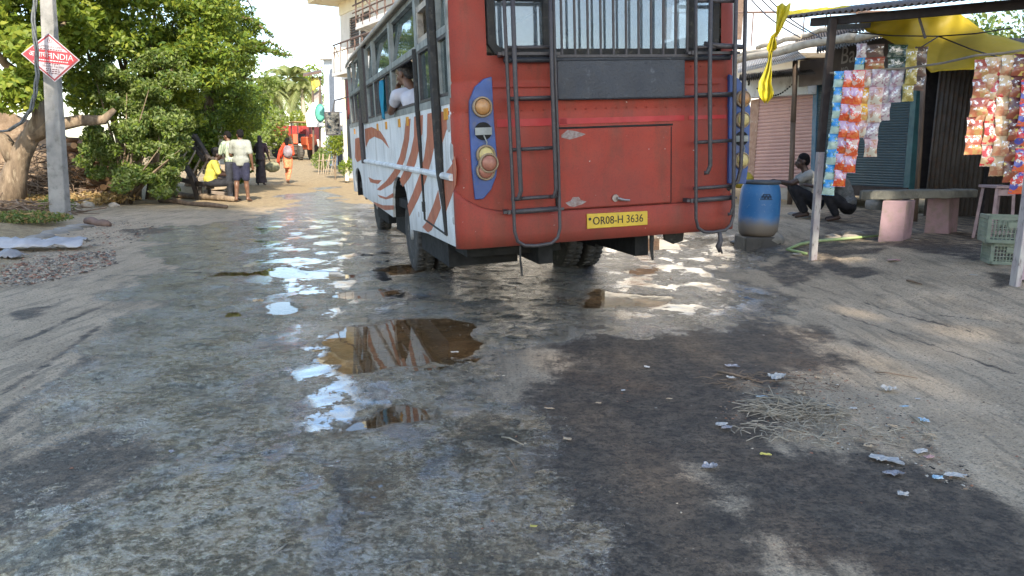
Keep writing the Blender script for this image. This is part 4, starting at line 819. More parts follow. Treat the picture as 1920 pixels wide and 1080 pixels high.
# concrete pole
P0 = G(113, 402); P0.y = 14.2; P0.x = at(113, 402, 14.2).x; P0.z = gz(P0.x, P0.y)-.05
T = at(90, 0, 14.35)-P0; T2 = T*1.35
mb = MB(); up = T.normalized(); mb.add([(x*s, y*s, 0) if k == 0 else (T2.x+x*s*.62, T2.y+y*s*.62, T2.z) for k, s in ((0, 1), (1, 1)) for x, y in ((-.155, -.10), (.155, -.10), (.155, .10), (-.155, .10))], [(0, 1, 5, 4), (1, 2, 6, 5), (2, 3, 7, 6), (3, 0, 4, 7), (4, 5, 6, 7), (3, 2, 1, 0)])
po_ = mb.build('concrete_pole', CONC, None, bevel=.02); po_.location = P0; po_.rotation_euler = (0, 0, 0)
tag(po_, 'tall grey concrete utility pole leaning slightly on the left verge', 'pole')
# diamond sign
RSIGN = mat('red_sign_band', (.42, .006, .018), .4, 0, (.45, .015, .03), 5); WSIGN = mat('white_sign_face', (.44, .385, .41), .4, 0, (.39, .35, .37), 5)
SC = at(97, 109, 13.98)
sg = thing('diamond_sign', 'diamond shaped white and red school sign fixed to the concrete pole', 'sign', SC, R(20))
cs = [at(95, 60, 13.98)-SC, at(150, 110, 13.98)-SC, at(100, 157, 13.98)-SC, at(41, 103, 13.98)-SC]
C4 = [(-.02, .478), (.52, -.01), (.03, -.47), (-.55, .055)]
C4 = [(-.02, .49), (.545, -.015), (.025, -.475), (-.575, .055)]
def q4(s): cx = sum(a for a, b in C4)/4; cz = sum(b for a, b in C4)/4; return [((a-cx)*s+cx, (b-cz)*s+cz) for a, b in C4]
mb = MB(); mb.prism(q4(1), -.012, .0, RF); bd_ = mb.build('board', WSIGN, sg, bevel=.004)
mb = MB(); o_, i_ = q4(.955), q4(.865); mb.add([(a, -.0135, b) for a, b in o_]+[(a, -.0135, b) for a, b in i_], [(k, (k+1) % 4, 4+(k+1) % 4, 4+k) for k in range(4)]); mb.build('border', mat('maroon_line', (.27, .02, .035), .4), bd_)
def clipband(z0l, z0r, z1l, z1r, s):      # band across the diamond between two slightly falling lines
    Q = q4(s); f0 = lambda x: z0l+(z0r-z0l)*(x+.6)/1.2; f1 = lambda x: z1l+(z1r-z1l)*(x+.6)/1.2
    def clip(P, side):
        out = []
        for k in range(len(P)):
            a, b = P[k], P[(k+1) % len(P)]; da, db = side(a), side(b)
            if da >= 0: out.append(a)
            if (da >= 0) != (db >= 0): t = da/(da-db); out.append((a[0]+(b[0]-a[0])*t, a[1]+(b[1]-a[1])*t))
        return out
    return clip(clip(Q, lambda p: p[1]-f0(p[0])), lambda p: f1(p[0])-p[1])
mb = MB(); bb = clipband(-.045, -.15, .195, .10, .865); mb.prism(bb, -.0140, -.0125, RF); mb.build('red_band', RSIGN, bd_)
WH = mat('white_lettering', (.62, .56, .56), .5); MRN = mat('maroon_lettering', (.09, .02, .03), .5)
sg.scale = (.80, .80, .86)
SL = Vector((1, 0, -.075)); ZD = (.075, 0, 1)
def stext(s, x, z, size, m_, sx=1): return text(s, bd_, m_, size, (x, -.0155, z), SL, ZD, .0006, 'lettering', 'CENTER', sx)
stext('INDIA', .20, .025, .165, WH, 1.0); stext('अर्वाचीन', -.21, .060, .15, WH, .85)
stext('ADMISSION OPEN', -.01, .215, .062, MRN); stext('Hostel Facility', .02, -.165, .072, MRN)
mk = MB(); g_ = random.Random(2)
for z, w_ in ((.165, .42), (-.055, .62), (-.115, .3), (-.222, .26), (-.262, .26), (-.302, .26)):
    x = -w_/2
    while x < w_/2:
        d = g_.uniform(.018, .05); mk.box((x+d/2, -.0145, z-.075*x), (d, .001, .020), 1 if z == -.055 else 0); x += d+.012
mk.build('small_print', [MRN, WH], bd_)
mk = MB(); mk.lathe([(.045, 0), (.045, .001)], 20, (-.01, -.0150, .335), axis='Y'); mk.lathe([(.037, 0), (.037, .001)], 20, (-.01, -.0162, .335), 1, axis='Y'); mk.box((-.01, -.017, .335), (.010, .001, .06)); mk.box((-.01, -.0172, .342), (.03, .001, .012)); mk.build('emblem', [MRN, WSIGN], bd_)
# black cable drooping past the pole
CAB = mat('old_cable', (.07, .075, .08), .6, 0, (.14, .15, .15), 20)
mb = MB(); cp = [(70, -60), (66, 0), (62, 40), (68, 90), (70, 140), (66, 175), (58, 205), (40, 230), (15, 245), (-40, 250)]
for k in range(3):
    P = []
    for i in range(len(cp)*5-4):
        f = i/5; a = int(f); q = cp[a] if a >= len(cp)-1 else [cp[a][j]+(cp[a+1][j]-cp[a][j])*(f-a) for j in (0, 1)]
        P.append(at(q[0], q[1], 13.5-.02*a)+Vector((math.cos(f*2.2+k*2.1), math.sin(f*2.2+k*2.1), 0))*.022)
    mb.tube(P, .017, 6)
tag(mb.build('power_cable', CAB, None, True), 'twisted dark power cable drooping in front of the concrete pole', 'cable')
# felled trunks beside the cart
def logthing(name, lab, a, b, r, m_=BARK, cat='log'):
    c = (a+b)/2; mb = MB(); g = random.Random(int(r*1000)); mb.tube([a-c, (a-c)*.5+Vector((0, 0, .02)), Vector((0, 0, -.01)), (b-c)*.5+Vector((0, 0, .015)), b-c], [r, r*1.1, r, r*1.05, r*.8], 9); o = mb.build(name, m_, None, True); o.location = c; return tag(o, lab, cat)
a = G(285, 368); b_ = G(440, 379); a.z += .08; b_.z += .07; logthing('fallen_trunk', 'long pale felled trunk lying in front of the men by the cart', a, b_, .075)
a = G(300, 380); b_ = G(425, 392); a.z += .05; b_.z += .05; logthing('fallen_trunk', 'thinner dark trunk lying on the ground nearest the cart', a, b_, .05, WOOD)
a = G(163, 420); b_ = G(205, 425); a.z += .05; b_.z += .03; logthing('broken_pipe', 'short brown broken pipe sticking out of the road edge', a, b_, .06, mat('rusty_pipe', (.2, .13, .1), .8), 'pipe')
# tilted cart
ct = thing('wooden_cart', 'tilted old wooden cart with dark beams and thin pale slats', 'cart', Vector((at(378, 380, 19.2).x, 19.2, 0)))
L1 = lambda px, py, d: at(px, py, d)-ct.location
DKW = mat('dark_beam', (.035, .028, .025), .7, 0, (.07, .055, .045), 8)
for q in (((337, 292, 19.4), (368, 345, 19.1)), ((352, 258, 19.7), (385, 300, 19.4)), ((364, 254, 19.7), (392, 300, 19.4))):
    mb = MB(); mb.bar(L1(*q[0]), L1(*q[1]), .10, .12); mb.build('beam', DKW, ct)
for q in (((343, 296), (362, 262)), ((352, 310), (374, 270)), ((361, 326), (384, 282)), ((366, 338), (392, 296))):
    mb = MB(); mb.tube([L1(*q[0], 19.3), L1(*q[1], 19.6)], .022, 6); mb.build('slat', WOODL, ct)
mb = MB(); mb.bar(L1(335, 336, 19.2), L1(400, 350, 19.0), .10, .10); mb.bar(L1(358, 330, 19.0), L1(372, 378, 19.0), .09, .09); mb.build('beam', DKW, ct)
mb = MB(); mb.bar(L1(375, 350, 19), L1(376, 384, 19), .08, .08); mb.bar(L1(392, 352, 19.3), L1(394, 378, 19.3), .07, .07); mb.build('prop', DKW, ct)
mb = MB(); mb.bar(L1(395, 296, 19.3), L1(460, 296, 19.3), .05, .06); mb.build('rail', DKW, ct)
# stacked planks/stones behind men
g_ = random.Random(4)
for i in range(7):
    P = at(g_.uniform(404, 420), 372-i*10, 20.2); mb = MB(); mb.box((0, 0, 0), (g_.uniform(.5, .7), .3, .12)); o = mb.build('firewood_plank', mat('plank_%d' % i, (.30-.02*i, .24-.015*i, .19-.01*i), .9, 0, None, 6) if i < 2 else WOODL, None, bevel=.02); o.location = P; o.rotation_euler = (g_.uniform(-.1, .1), g_.uniform(-.12, .12), g_.uniform(-.3, .3)); tag(o, 'rough split plank behind the men, '+('lowest', 'second', 'third', 'fourth', 'fifth', 'sixth', 'topmost')[i]+' of the small stack', 'plank', 'planks stacked behind the men')
# pale fence posts and white plank
g_ = random.Random(8)
for i, (px, pt, pb) in enumerate(((384, 246, 330), (391, 248, 330), (398, 241, 335), (406, 240, 335), (412, 243, 335), (389, 268, 330), (402, 262, 335))):
    a = at(px, pt, 23); b_ = at(px+2, pb, 23); mb = MB(); mb.bar(b_-b_, a-b_, .09+.02*(i % 3), .04); o = mb.build('fence_post', WOODL, None); o.location = b_; b_.z; tag(o, 'uneven pale grey fence stake behind the cart, '+('leftmost and tallest side', 'second from the left', 'tall one in the middle', 'fourth from the left', 'rightmost next to the white plank', 'short one low on the left', 'short one low in the middle')[i], 'fence stake', 'stakes of the fence behind the cart')
a = at(411, 218, 21.6); b_ = at(418, 350, 21.4); b_.z = gz(b_.x, b_.y); mb = MB(); mb.bar(Vector((0, 0, 0)), a-b_, .13, .05); o = mb.build('white_plank', mat('whitewashed_plank', (.62, .58, .48), .8, 0, (.5, .45, .35), 5), None); o.location = b_; tag(o, 'tall whitish plank standing upright behind the striped shirt man', 'plank')
# verge: plastic sheet, grass and weeds
WPL = mat('white_plastic', (.46, .46, .47), .35, 0, (.36, .36, .38), 4, (.3, .28, .26), .4, .4, 14)
P = G(30, 470)
mb = MB(); mb.grid(26, 10, lambda u, v_: ((u-.5)*1.25, (v_-.5)*.42+.16*(u-.5), .03+.10*math.sin(v_*math.pi)*(1-.4*u)+.05*mnoise.noise(Vector((u*7, v_*5, 1)))+.02*mnoise.noise(Vector((u*22, v_*12, 3)))))
o = mb.build('plastic_sheet', WPL, None, True, solid=.004); o.location = (P.x+.1, P.y+.1, gz(P.x, P.y)+.03); o.rotation_euler = (0, 0, .25); tag(o, 'crumpled white plastic sheet on the rubble at the left edge', 'plastic sheet')
P = G(18, 484); mb = MB(); mb.grid(14, 10, lambda u, v_: ((u-.5)*.3, (v_-.5)*.26, .02+.08*math.sin(u*3.14)*math.sin(v_*3.14)+.03*mnoise.noise(Vector((u*9, v_*9, 4)))))
o = mb.build('plastic_bag', mat('dull_plastic', (.32, .31, .31), .4), None, True, solid=.004); o.location = (P.x, P.y, gz(P.x, P.y)+.01); tag(o, 'small crumpled grey plastic bag below the white sheet', 'plastic bag')
def weeds(lab, c, r, n, s, lm, seed, h=.1):
    o = leafmesh('weeds', lm, [((0, 0, h), (r[0], r[1], h*1.3), 1)], n, s, None, seed, asp=3.2); o.location = (c[0], c[1], gz(c[0], c[1])); return tag(o, lab, 'weeds', kind='stuff')
P = G(30, 415); weeds('low dark weeds and leaves on the left verge', P, (.9, .6), 2600, .075, [LM_D, LM_DRY, LM_G], 5, .07)
P = G(108, 400); weeds('small weeds climbing at the foot of the concrete pole', P, (.35, .2), 420, .07, [LM_N, LM_G], 6, .16)
P = G(15, 372); weeds('bright yellow green weeds at the left edge', P, (.45, .4), 900, .10, [LM_Y], 7, .22)
# debris chips on the verge, far too many to count
def chips(lab, poly, n, smin, smax, mats, seed, name='rubble'):
    g = random.Random(seed); mb = MB(); P = [G(*q) for q in poly]; xs_ = [p.x for p in P]; ys_ = [p.y for p in P]; k = 0; tries = 0
    while k < n and tries < n*30:
        tries += 1; x = g.uniform(min(xs_), max(xs_)); y = g.uniform(min(ys_), max(ys_)); ins = False
        for i in range(len(P)):
            a, b_ = P[i], P[(i+1) % len(P)]
            if (a.y > y) != (b_.y > y) and x < (b_.x-a.x)*(y-a.y)/(b_.y-a.y)+a.x: ins = not ins
        if not ins: continue
        s = g.uniform(smin, smax)*g.random()**.6; z = gz(x, y)+s*.12; q = [Vector((g.uniform(-1, 1), g.uniform(-1, 1), g.uniform(-.35, .35)))*s for _ in range(2)]
        a = g.uniform(0, 6.28); m3 = Matrix.Rotation(a, 3, 'Z')@Matrix.Rotation(g.uniform(-.3, .3), 3, 'X')
        vs = [m3@Vector(v_)*s+Vector((x, y, z)) for v_ in ((-.5, -.35, 0), (.5, -.3, 0), (.55, .25, 0), (-.4, .35, 0), (-.2, -.1, .28), (.3, .05, .25))]
        mb.add(vs, [(0, 3, 2, 1), (0, 1, 5, 4), (1, 2, 5), (2, 3, 4, 5), (3, 0, 4)], g.randrange(len(mats))); k += 1
    return tag(mb.build(name, mats, None), lab, name.replace('_', ' '), kind='stuff')
SC_ = [mat('chip_grey', (.25, .23, .2), .9), mat('chip_tan', (.42, .36, .28), .9), mat('chip_dark', (.09, .07, .055), .9), mat('chip_brick', (.30, .15, .10), .9)]
chips('small stones and leaf bits littering the left verge', [(0, 500), (0, 540), (60, 535), (150, 515), (220, 495), (215, 470), (150, 475), (60, 490)], 1500, .02, .055, SC_, 1)
chips('loose chips and clods scattered on the left roadside', [(0, 540), (0, 470), (130, 440), (200, 412), (300, 420), (300, 440), (170, 480), (100, 530)], 700, .02, .05, SC_, 2)
chips('grit and small stones scattered across the road', [(-100, 1079), (0, 520), (400, 420), (1500, 480), (1920, 560), (2000, 1079)], 2600, .006, .018, SC_, 3, 'grit')
# kerb stones at the verge edge
for i, (px, py) in enumerate(((100, 438), (128, 432), (150, 426), (78, 446))):
    P = G(px, py); o = rock(.16, i+30, .35).build('stone', GSTONE, None, True); o.scale = (1.3, .8, 1); o.location = (P.x, P.y, gz(P.x, P.y)); o.rotation_euler = (0, 0, .3+i*.2); tag(o, 'flat grey stone on the broken left road edge, '+('second', 'third', 'fourth and farthest', 'nearest the white sheet')[i], 'stone', 'stones on the broken left road edge')
# ================================================================ FAR STREET
def planeP(px, py, P0, N):
    d = ray(px, py); c0 = Vector((0, 0, CAMH)); return c0+d*((Vector(P0)-c0).dot(N)/d.dot(N))
YW = mat('pale_yellow_wall', (.84, .77, .58), .85, 0, (.76, .69, .52), 1.2, (.5, .42, .3), .4); WW = mat('whitewashed_wall', (.74, .71, .66), .85, 0, (.66, .63, .58), 1.0, (.45, .42, .38), .4)
BW = mat('pale_blue_wall', (.52, .58, .66), .85, 0, (.45, .51, .60), 1.0, (.35, .36, .38), .5); RUST = mat('rusty_rail', (.17, .10, .075), .8, 0, (.1, .07, .06), 9)
DOORM = mat('dark_opening', (.03, .03, .035), .6); SHUT = mat('brown_shutter', (.13, .08, .055), .7); MAROON = mat('maroon_cloth', (.20, .035, .03), .8)
F0 = at(643, 300, 33); F0.z = gz(F0.x, F0.y); U = Vector((.5, -.866, 0)); Nn = Vector((-.866, -.5, 0))
yb = thing('yellow_building', 'pale yellow and white two storey building with balconies beyond the front of the bus', 'building', F0, math.atan2(U.y, U.x))
# local frame: x along the facade towards the viewer, y = away from the road (−y = towards the road), z up
BLk = Matrix.Rotation(math.atan2(U.y, U.x), 4, 'Z'); BLk.translation = F0; BLi = BLk.inverted()
def fl_(px, py, n=0): q = BLi@planeP(px, py, F0+Nn*n, Nn); return q.x, q.z
mb = MB(); mb.box((5, 4, 3.2), (10, 8, 6.6)); mb.build('wall', WW, yb)
mb = MB(); mb.box((5, 3.98, 8.3), (10.02, 8.04, 3.6)); yw = mb.build('upper_wall', YW, yb)
zr = fl_(640, 3)[1]
mb = MB(); mb.box((4.5, 3.3, zr+.25), (11.6, 9.8, .18)); mb.box((4.7, 3.5, zr+.05), (10.9, 9.2, .22)); mb.build('roof_slab', YW, yb)
a = fl_(658, 33); b_ = fl_(699, 82); wx0, wx1 = a[0], b_[0]; wz0, wz1 = min(a[1], b_[1]), max(a[1], b_[1])
wi = MB(); cx = (wx0+wx1)/2
for c_, d_ in (((cx, -.03, wz1), (wx1-wx0, .1, .09)), ((cx, -.03, wz0), (wx1-wx0, .12, .09)), ((wx0, -.03, (wz0+wz1)/2), (.09, .1, wz1-wz0)), ((wx1, -.03, (wz0+wz1)/2), (.09, .1, wz1-wz0)), ((cx, -.03, (wz0+wz1)/2), (.12, .1, wz1-wz0))): wi.box(c_, d_)
wn_ = wi.build('window', WW, yb); sh = MB(); sh.box((cx, -.01, (wz0+wz1)/2), (wx1-wx0-.05, .03, wz1-wz0-.05)); sh.build('pane', DOORM, wn_)
sl_ = MB()
for i in range(12): sl_.box((cx, -.045, wz0+.08+i*(wz1-wz0-.1)/12), (wx1-wx0-.1, .03, .035))
sl_.build('louvre', SHUT, wn_)
# lower balcony
a = fl_(626, 143, 1.1); z0 = a[1]; x0 = a[0]
mb = MB(); mb.box((x0+3.5, -.55, z0+.08), (7.4, 1.12, .16)); bal = mb.build('balcony', WW, yb)
mb = MB(); mb.box((x0+.06, -.55, z0+.62), (.10, 1.1, .9)); mb.box((x0+1.0, -1.08, z0+.5), (.10, .08, .7)); mb.box((x0+3.5, -1.08, z0+.4), (7.3, .07, .48)); mb.build('parapet', WW, bal)
mb = MB(); mb.tube([(x0, -1.1, z0+1.12), (x0+7, -1.1, z0+1.12)], .03, 6); mb.tube([(x0, -1.1, z0+.85), (x0+7, -1.1, z0+.85)], .02, 6)
for i in range(9): mb.tube([(x0+.1+i*.8, -1.1, z0+.1), (x0+.1+i*.8, -1.1, z0+1.15)], .025, 6)
mb.build('railing', RUST, bal)
# upper balcony
a = fl_(667, 56, 1.1); x0, z0 = a
mb = MB(); mb.box((x0+2.0, -.55, z0+.1), (4.0, 1.12, .2)); mb.prism([(0, 0), (-1.0, .0), (0, -.5)], x0+.3, x0+.5, lambda y, z, x: (x, y, z0+z)); bal = mb.build('balcony', WW, yb)
mb = MB()
for k in range(4): mb.tube([(x0-.3, -1.1, z0+.35+k*.24), (x0+4, -1.1, z0+.35+k*.24)], .025, 6)
for i in range(6): mb.tube([(x0+.05+i*.7, -1.1, z0+.1), (x0+.05+i*.7, -1.1, z0+1.2)], .03, 6)
mb.tube([(x0+.4, -1.1, z0+1.2), (x0+2.2, -1.1, z0+.2)], .025, 6); mb.build('railing', RUST, bal)
# ground floor: doors and a maroon curtain
for nm, p_, q_, m_ in (('door', (652, 205), (672, 300), DOORM), ('shutter', (648, 148), (662, 205), SHUT)):
    a = fl_(*p_); b_ = fl_(*q_); mb = MB(); mb.box(((a[0]+b_[0])/2, -.02, (a[1]+b_[1])/2), (abs(a[0]-b_[0]), .05, abs(a[1]-b_[1]))); mb.build(nm, m_, yb)
for u in range(4):
    mb = MB(); mb.box((2.2+u*2.1, -.02, 7.9), (.8, .06, 1.2)); mb.build('window', DOORM, yb)
a = fl_(651, 145, .8); mb = MB(); mb.grid(10, 8, lambda u, v_: (a[0]-.1+u*.7, -.8+.05*math.sin(u*14)*v_, a[1]-.1-1.45*v_*(1-.3*u))); mb.build('awning_cloth', MAROON, yb, True, solid=.01)
a = fl_(642, 150, 1.2); mb = MB(); mb.tube([(a[0]-.1, -1.15, a[1]), (a[0]+.15, -1.15, 0)], .07, 8); mb.build('post', YW, yb)
# pale blue building
F1 = at(611, 300, 42); F1.z = gz(F1.x, F1.y)
wb = thing('blue_white_building', 'narrow pale blue white building with a tall arched recess left of the yellow building', 'building', F1, math.atan2(-.35, .94))
s_ = 42/1450
hw = (290-86)*s_
mb = MB(); mb.box((1.4, 2.5, hw/2-.4), (2.8, 5, hw)); mb.build('wall', BW, wb)
mb = MB(); mb.box((1.35, 2.4, hw-.35), (3.2, 5.4, .16)); mb.box((1.35, 2.4, hw-.18), (2.9, 5.1, .2)); mb.build('cornice', WW, wb)
arc = [(.33, 2.3), (.33, 4.6), (.40, 4.95), (.48, 5.05), (.56, 4.95), (.63, 4.6), (.63, 2.3)]
mb = MB(); mb.prism(arc, -.02, .0, RF); mb.build('arched_window', mat('dusky_glass', (.12, .14, .18), .3), wb)
mb = MB(); mb.box((1.3, -.1, 2.15), (2.9, .35, .10)); mb.build('ledge', WW, wb)
for (x, z, w_, h_) in ((.55, 1.0, .16, 1.6), (1.0, .95, .5, 1.9), (1.5, 3.5, .4, .9), (2.0, 3.2, .45, 1.2), (2.2, 1.1, .5, 1.6)):
    mb = MB(); mb.box((x, -.012, z), (w_, .04, h_)); mb.build('window', DOORM if z < 2 else mat('grey_grille', (.25, .28, .33), .6), wb)
mb = MB()
for k in range(6): mb.box((1.55, -.25, 3.0+k*.22), (1.0, .03, .05))
mb.build('balcony_rail', BW, wb)
# stall with brown roof, yellow banner and green disc
F2 = at(590, 300, 47); F2.z = gz(F2.x, F2.y)
stl = thing('roadside_stall', 'small stall with brown tin roof and yellow banner left of the blue white building', 'stall', F2)
L2 = lambda px, py, d: at(px, py, d)-F2
mb = MB(); a, b_, c_, d_ = L2(568, 144, 46.5), L2(603, 137, 46.5), L2(603, 134, 49), L2(570, 141, 49); mb.add([a, b_, c_, d_]+[q+Vector((0, 0, .12)) for q in (a, b_, c_, d_)], [(0, 1, 2, 3), (7, 6, 5, 4), (0, 4, 5, 1), (1, 5, 6, 2), (2, 6, 7, 3), (3, 7, 4, 0)]); mb.build('roof', mat('brown_tin', (.13, .08, .06), .7), stl)
mb = MB(); mb.bar(L2(586, 144, 47), L2(588, 296, 47), .1, .1); mb.bar(L2(600, 144, 47), L2(600, 296, 47), .1, .1); mb.build('post', WOOD, stl)
mb = MB(); a = L2(582, 148, 46.9); mb.grid(8, 6, lambda u, v_: (a.x+u*.45+.12*v_, a.y+.04*math.sin(u*9), a.z-v_*(.7-.2*u)+.15*u)); mb.build('yellow_banner', mat('yellow_banner_cloth', (.50, .42, .08), .7), stl, True, solid=.01)
mb = MB(); mb.prism([((q-F2).x, (q-F2).z) for q in (at(578, 238, 47), at(575, 215, 47), at(588, 192, 47), at(600, 200, 47), at(603, 238, 47))], -.3, .5, RF); mb.build('white_awning', WW, stl)
mb = MB(); mb.prism([((q-F2).x, (q-F2).z) for q in (at(582, 178, 47), at(598, 166, 47), at(600, 198, 47), at(584, 206, 47))], .3, .6, RF); mb.build('goods_wall', mat('stacked_goods', (.55, .42, .36), .8, 0, (.2, .2, .2), 3), stl)
gd = MB(); q = at(600, 212, 45.5); gd.lathe([(.001, .12), (.35, .05), (.5, .0), (.35, -.05), (.001, -.08)], 20, (0, 0, 0), axis='Y'); o = gd.build('green_disc', mat('sea_green_plastic', (.10, .38, .30), .5), None, True); o.location = q; tag(o, 'round sea green disc standing in front of the stall goods', 'disc'); o.scale = (.6, 1, 1.05)
# scooter-like clutter by the white wall: shrubs
for i, (px, py, d, r, h, lm, lab, n) in enumerate(((628, 300, 31, .45, .75, LM_Y, 'bright yellow green potted shrub in front of the pale blue building', 1300), (603, 305, 36, .5, .75, LM_G, 'dull bushy weed behind a stick guard beside the tractor', 1100), (648, 305, 29, .3, .5, LM_N, 'thin weed patch at the foot of the yellow building wall', 500))):
    P = at(px, py, d); P.z = gz(P.x, P.y); t_ = thing('shrub', lab, 'shrub', P); zc = (1.35 if i == 0 else .55)
    leafmesh('foliage', [lm, LM_N], [((0, 0, zc), (r, r, h*.6), 1), ((.1, 0, zc+.3*h), (r*.7, r*.7, h*.5), .5)], n, .10, t_, 90+i)
    mb = MB(); mb.tube([(0, 0, 0), (.03, 0, zc)], .03, 6); mb.tube([(0, 0, 0), (-.12, .05, zc*.9)], .02, 5); mb.build('stem', BARK, t_)
g_ = random.Random(3)
P = at(610, 305, 34.5); mb = MB(); P.z = gz(P.x, P.y)
for i in range(7): mb.tube([(-.3+i*.1, g_.uniform(-.1, .1), 0), (-.25+i*.13+g_.uniform(-.1, .1), 0, .9)], .02, 5)
mb.tube([(-.35, 0, .6), (.5, 0, .65)], .018, 5); o = mb.build('stick_guard', WOODL, None); o.location = P; tag(o, 'guard of leaning pale sticks at the foot of the pale blue building', 'stick guard')
# tractor and trailer
TR = at(572, 298, 50); TR.z = gz(TR.x, TR.y)
tr_ = thing('tractor', 'orange tractor with a flat canopy parked on the far road', 'tractor', TR, R(-62))
TOR = mat('tractor_orange', (.62, .10, .03), .5, 0, (.5, .08, .03), 4, (.3, .2, .1), .4); TRED = mat('trailer_red', (.42, .045, .04), .6, 0, (.34, .04, .04), 3, (.25, .15, .1), .5)
# local +x = forward
mb = MB(); mb.box((.9, 0, 1.15), (1.5, .55, .55)); mb.box((.9, 0, .8), (1.6, .4, .35)); mb.build('bonnet', TOR, tr_, bevel=.06)
mb = MB(); mb.prism([(-.95, .9), (-.9, 1.35), (-.5, 1.6), (.1, 1.6), (.25, 1.0), (-.2, .8)], -.75, -.42, lambda x, z, y: (x, y, z)); mb.build('mudguard', TOR, tr_, bevel=.03)
mb = MB(); mb.prism([(-.95, .9), (-.9, 1.35), (-.5, 1.6), (.1, 1.6), (.25, 1.0), (-.2, .8)], .42, .75, lambda x, z, y: (x, y, z)); mb.build('mudguard', TOR, tr_, bevel=.03)
mb = MB(); mb.box((-.25, 0, 2.33), (1.7, 1.5, .07)); mb.build('canopy', mat('canopy_tan', (.35, .22, .12), .8), tr_, bevel=.02)
for x, y in ((-.95, .6), (-.95, -.6), (.45, .5), (.45, -.5)): mb = MB(); mb.tube([(x, y, 1.0), (x, y, 2.3)], .03, 6); mb.build('canopy_post', BLACK, tr_)
mb = MB(); mb.box((-.45, 0, 1.15), (.45, .45, .12)); mb.box((-.68, 0, 1.4), (.08, .45, .45)); mb.build('seat', BLACK, tr_, bevel=.03)
mb = MB(); mb.tube([(.25, 0, 1.1), (-.02, 0, 1.5)], .02, 6); mb.build('steering_column', BLACK, tr_)
def twheel(x, y, r, w_):
    mb = MB(); mb.lathe([(r*.5, -w_*.4), (r*.9, -w_*.5), (r, -w_*.3), (r, w_*.3), (r*.9, w_*.5), (r*.5, w_*.4)], 24, (x, y, r), axis='Y')
    for k in range(18): a = k*math.pi/9; mm = Matrix.Rotation(a, 3, 'Y'); mb.box(mm@Vector((0, 0, r*1.0))+Vector((x, y, r)), (r*.1, w_*.9, r*.08), mtx=mm)
    w = mb.build('wheel', mat('muddy_tyre', (.10, .085, .07), .9), tr_, True); mb = MB(); mb.lathe([(r*.52, -w_*.3), (r*.3, -w_*.12), (.001, -w_*.2)], 18, (x, y, r), axis='Y', cap=False); mb.lathe([(r*.52, w_*.3), (r*.3, w_*.12), (.001, w_*.2)], 18, (x, y, r), axis='Y', cap=False); mb.build('rim', mat('rim_cream', (.5, .4, .3), .6), w, True)
for y in (-.62, .62): twheel(-.55, y, .72, .40); twheel(1.35, y*.95, .42, .24)
TL = at(548, 292, 53); TL.z = gz(TL.x, TL.y)
tl_ = thing('trailer', 'dark red ribbed goods trailer standing behind the tractor', 'trailer', TL, R(-15))
mb = MB(); mb.box((0, 0, 1.35), (3.2, 1.9, .08)); mb.box((0, -.93, 1.75), (3.2, .06, .8)); mb.box((0, .93, 1.75), (3.2, .06, .8)); mb.box((1.6, 0, 1.75), (.06, 1.9, .8)); mb.box((-1.6, 0, 1.75), (.06, 1.9, .8))
for i in range(13): mb.box((-1.5+i*.25, -.98, 1.75), (.06, .05, .78))
mb.build('box', TRED, tl_); mb = MB(); mb.box((0, 0, 1.1), (3.0, .9, .2)); mb.build('frame', BLACK, tl_)
for x in (-.6, .9): mb = MB(); mb.lathe([(.2, -.1), (.42, -.12), (.45, 0), (.42, .12), (.2, .1)], 18, (x, -.75, .45), axis='Y'); mb.build('wheel', RUBBER, tl_, True)
# palms
PALM = leafmat('palm_leaf', (.17, .21, .07), (.25, .28, .11), (.34, .34, .16), .4); PTR = mat('palm_trunk', (.50, .44, .35), .9, 0, (.36, .31, .24), 5, sc=(1, 1, 4))
def palm(px, py, pb, d, lab, seed, droop=1.0, L=3.0):
    T_ = at(px, py, d); B_ = at(px, pb, d); B_.z = gz(B_.x, B_.y); B_.x = T_.x+.2; t_ = thing('palm_tree', lab, 'palm tree', B_); g = random.Random(seed)
    tp = T_-B_; mb = MB(); mb.tube([(0, 0, 0), tp*.4+Vector((.1, 0, 0)), tp*.8, tp], [.24, .19, .17, .13], 10); mb.build('trunk', PTR, t_, True)
    mb = MB(); mb.v = []
    for k in range(20):
        a = k*2.4+g.uniform(-.2, .2); el = g.uniform(-.35, 1.15); l_ = L*g.uniform(.75, 1.1); P_ = []; 
        for i in range(9):
            s = i/8; h = math.sin(el)*l_*s-droop*1.9*s*s*(l_/3); rr = math.cos(el)*l_*s*(1-.2*s*s)
            P_.append(tp+Vector((math.cos(a)*rr, math.sin(a)*rr, h)))
        mb.tube(P_, [.03*(1-s/9) for s in range(9)], 4)
        side = Vector((-math.sin(a), math.cos(a), 0))
        for i in range(1, 9):
            for f in (0, .25, .5, .75):
                if i == 8 and f: continue
                q = P_[i].lerp(P_[min(i+1, 8)], f); tg = (P_[i]-P_[i-1]).normalized(); ll = .75*math.sin(.5+2.5*(i+f)/9)*(l_/3)
                for sg_ in (-1, 1):
                    e = q+(side*sg_*.75+tg*.55+Vector((0, 0, -.55)))*ll; w_ = tg*.05; mb.add([q-w_, q+w_, e+w_*.2, e-w_*.2], [(0, 1, 2, 3)])
    mb.build('fronds', PALM, t_, fixn=False)
palm(500, 165, 268, 62, 'pale fronded palm with its crown low at the left of the far palms', 1, 1.1, 3.1)
palm(541, 148, 266, 66, 'tallest palm in the middle of the far road end', 2, 1.0, 3.4)
palm(566, 168, 268, 64, 'palm with drooping fronds right beside the tallest palm', 3, 1.2, 2.8)
palm(524, 172, 268, 70, 'palm half hidden between the two outer palms', 4, 1.0, 2.8)
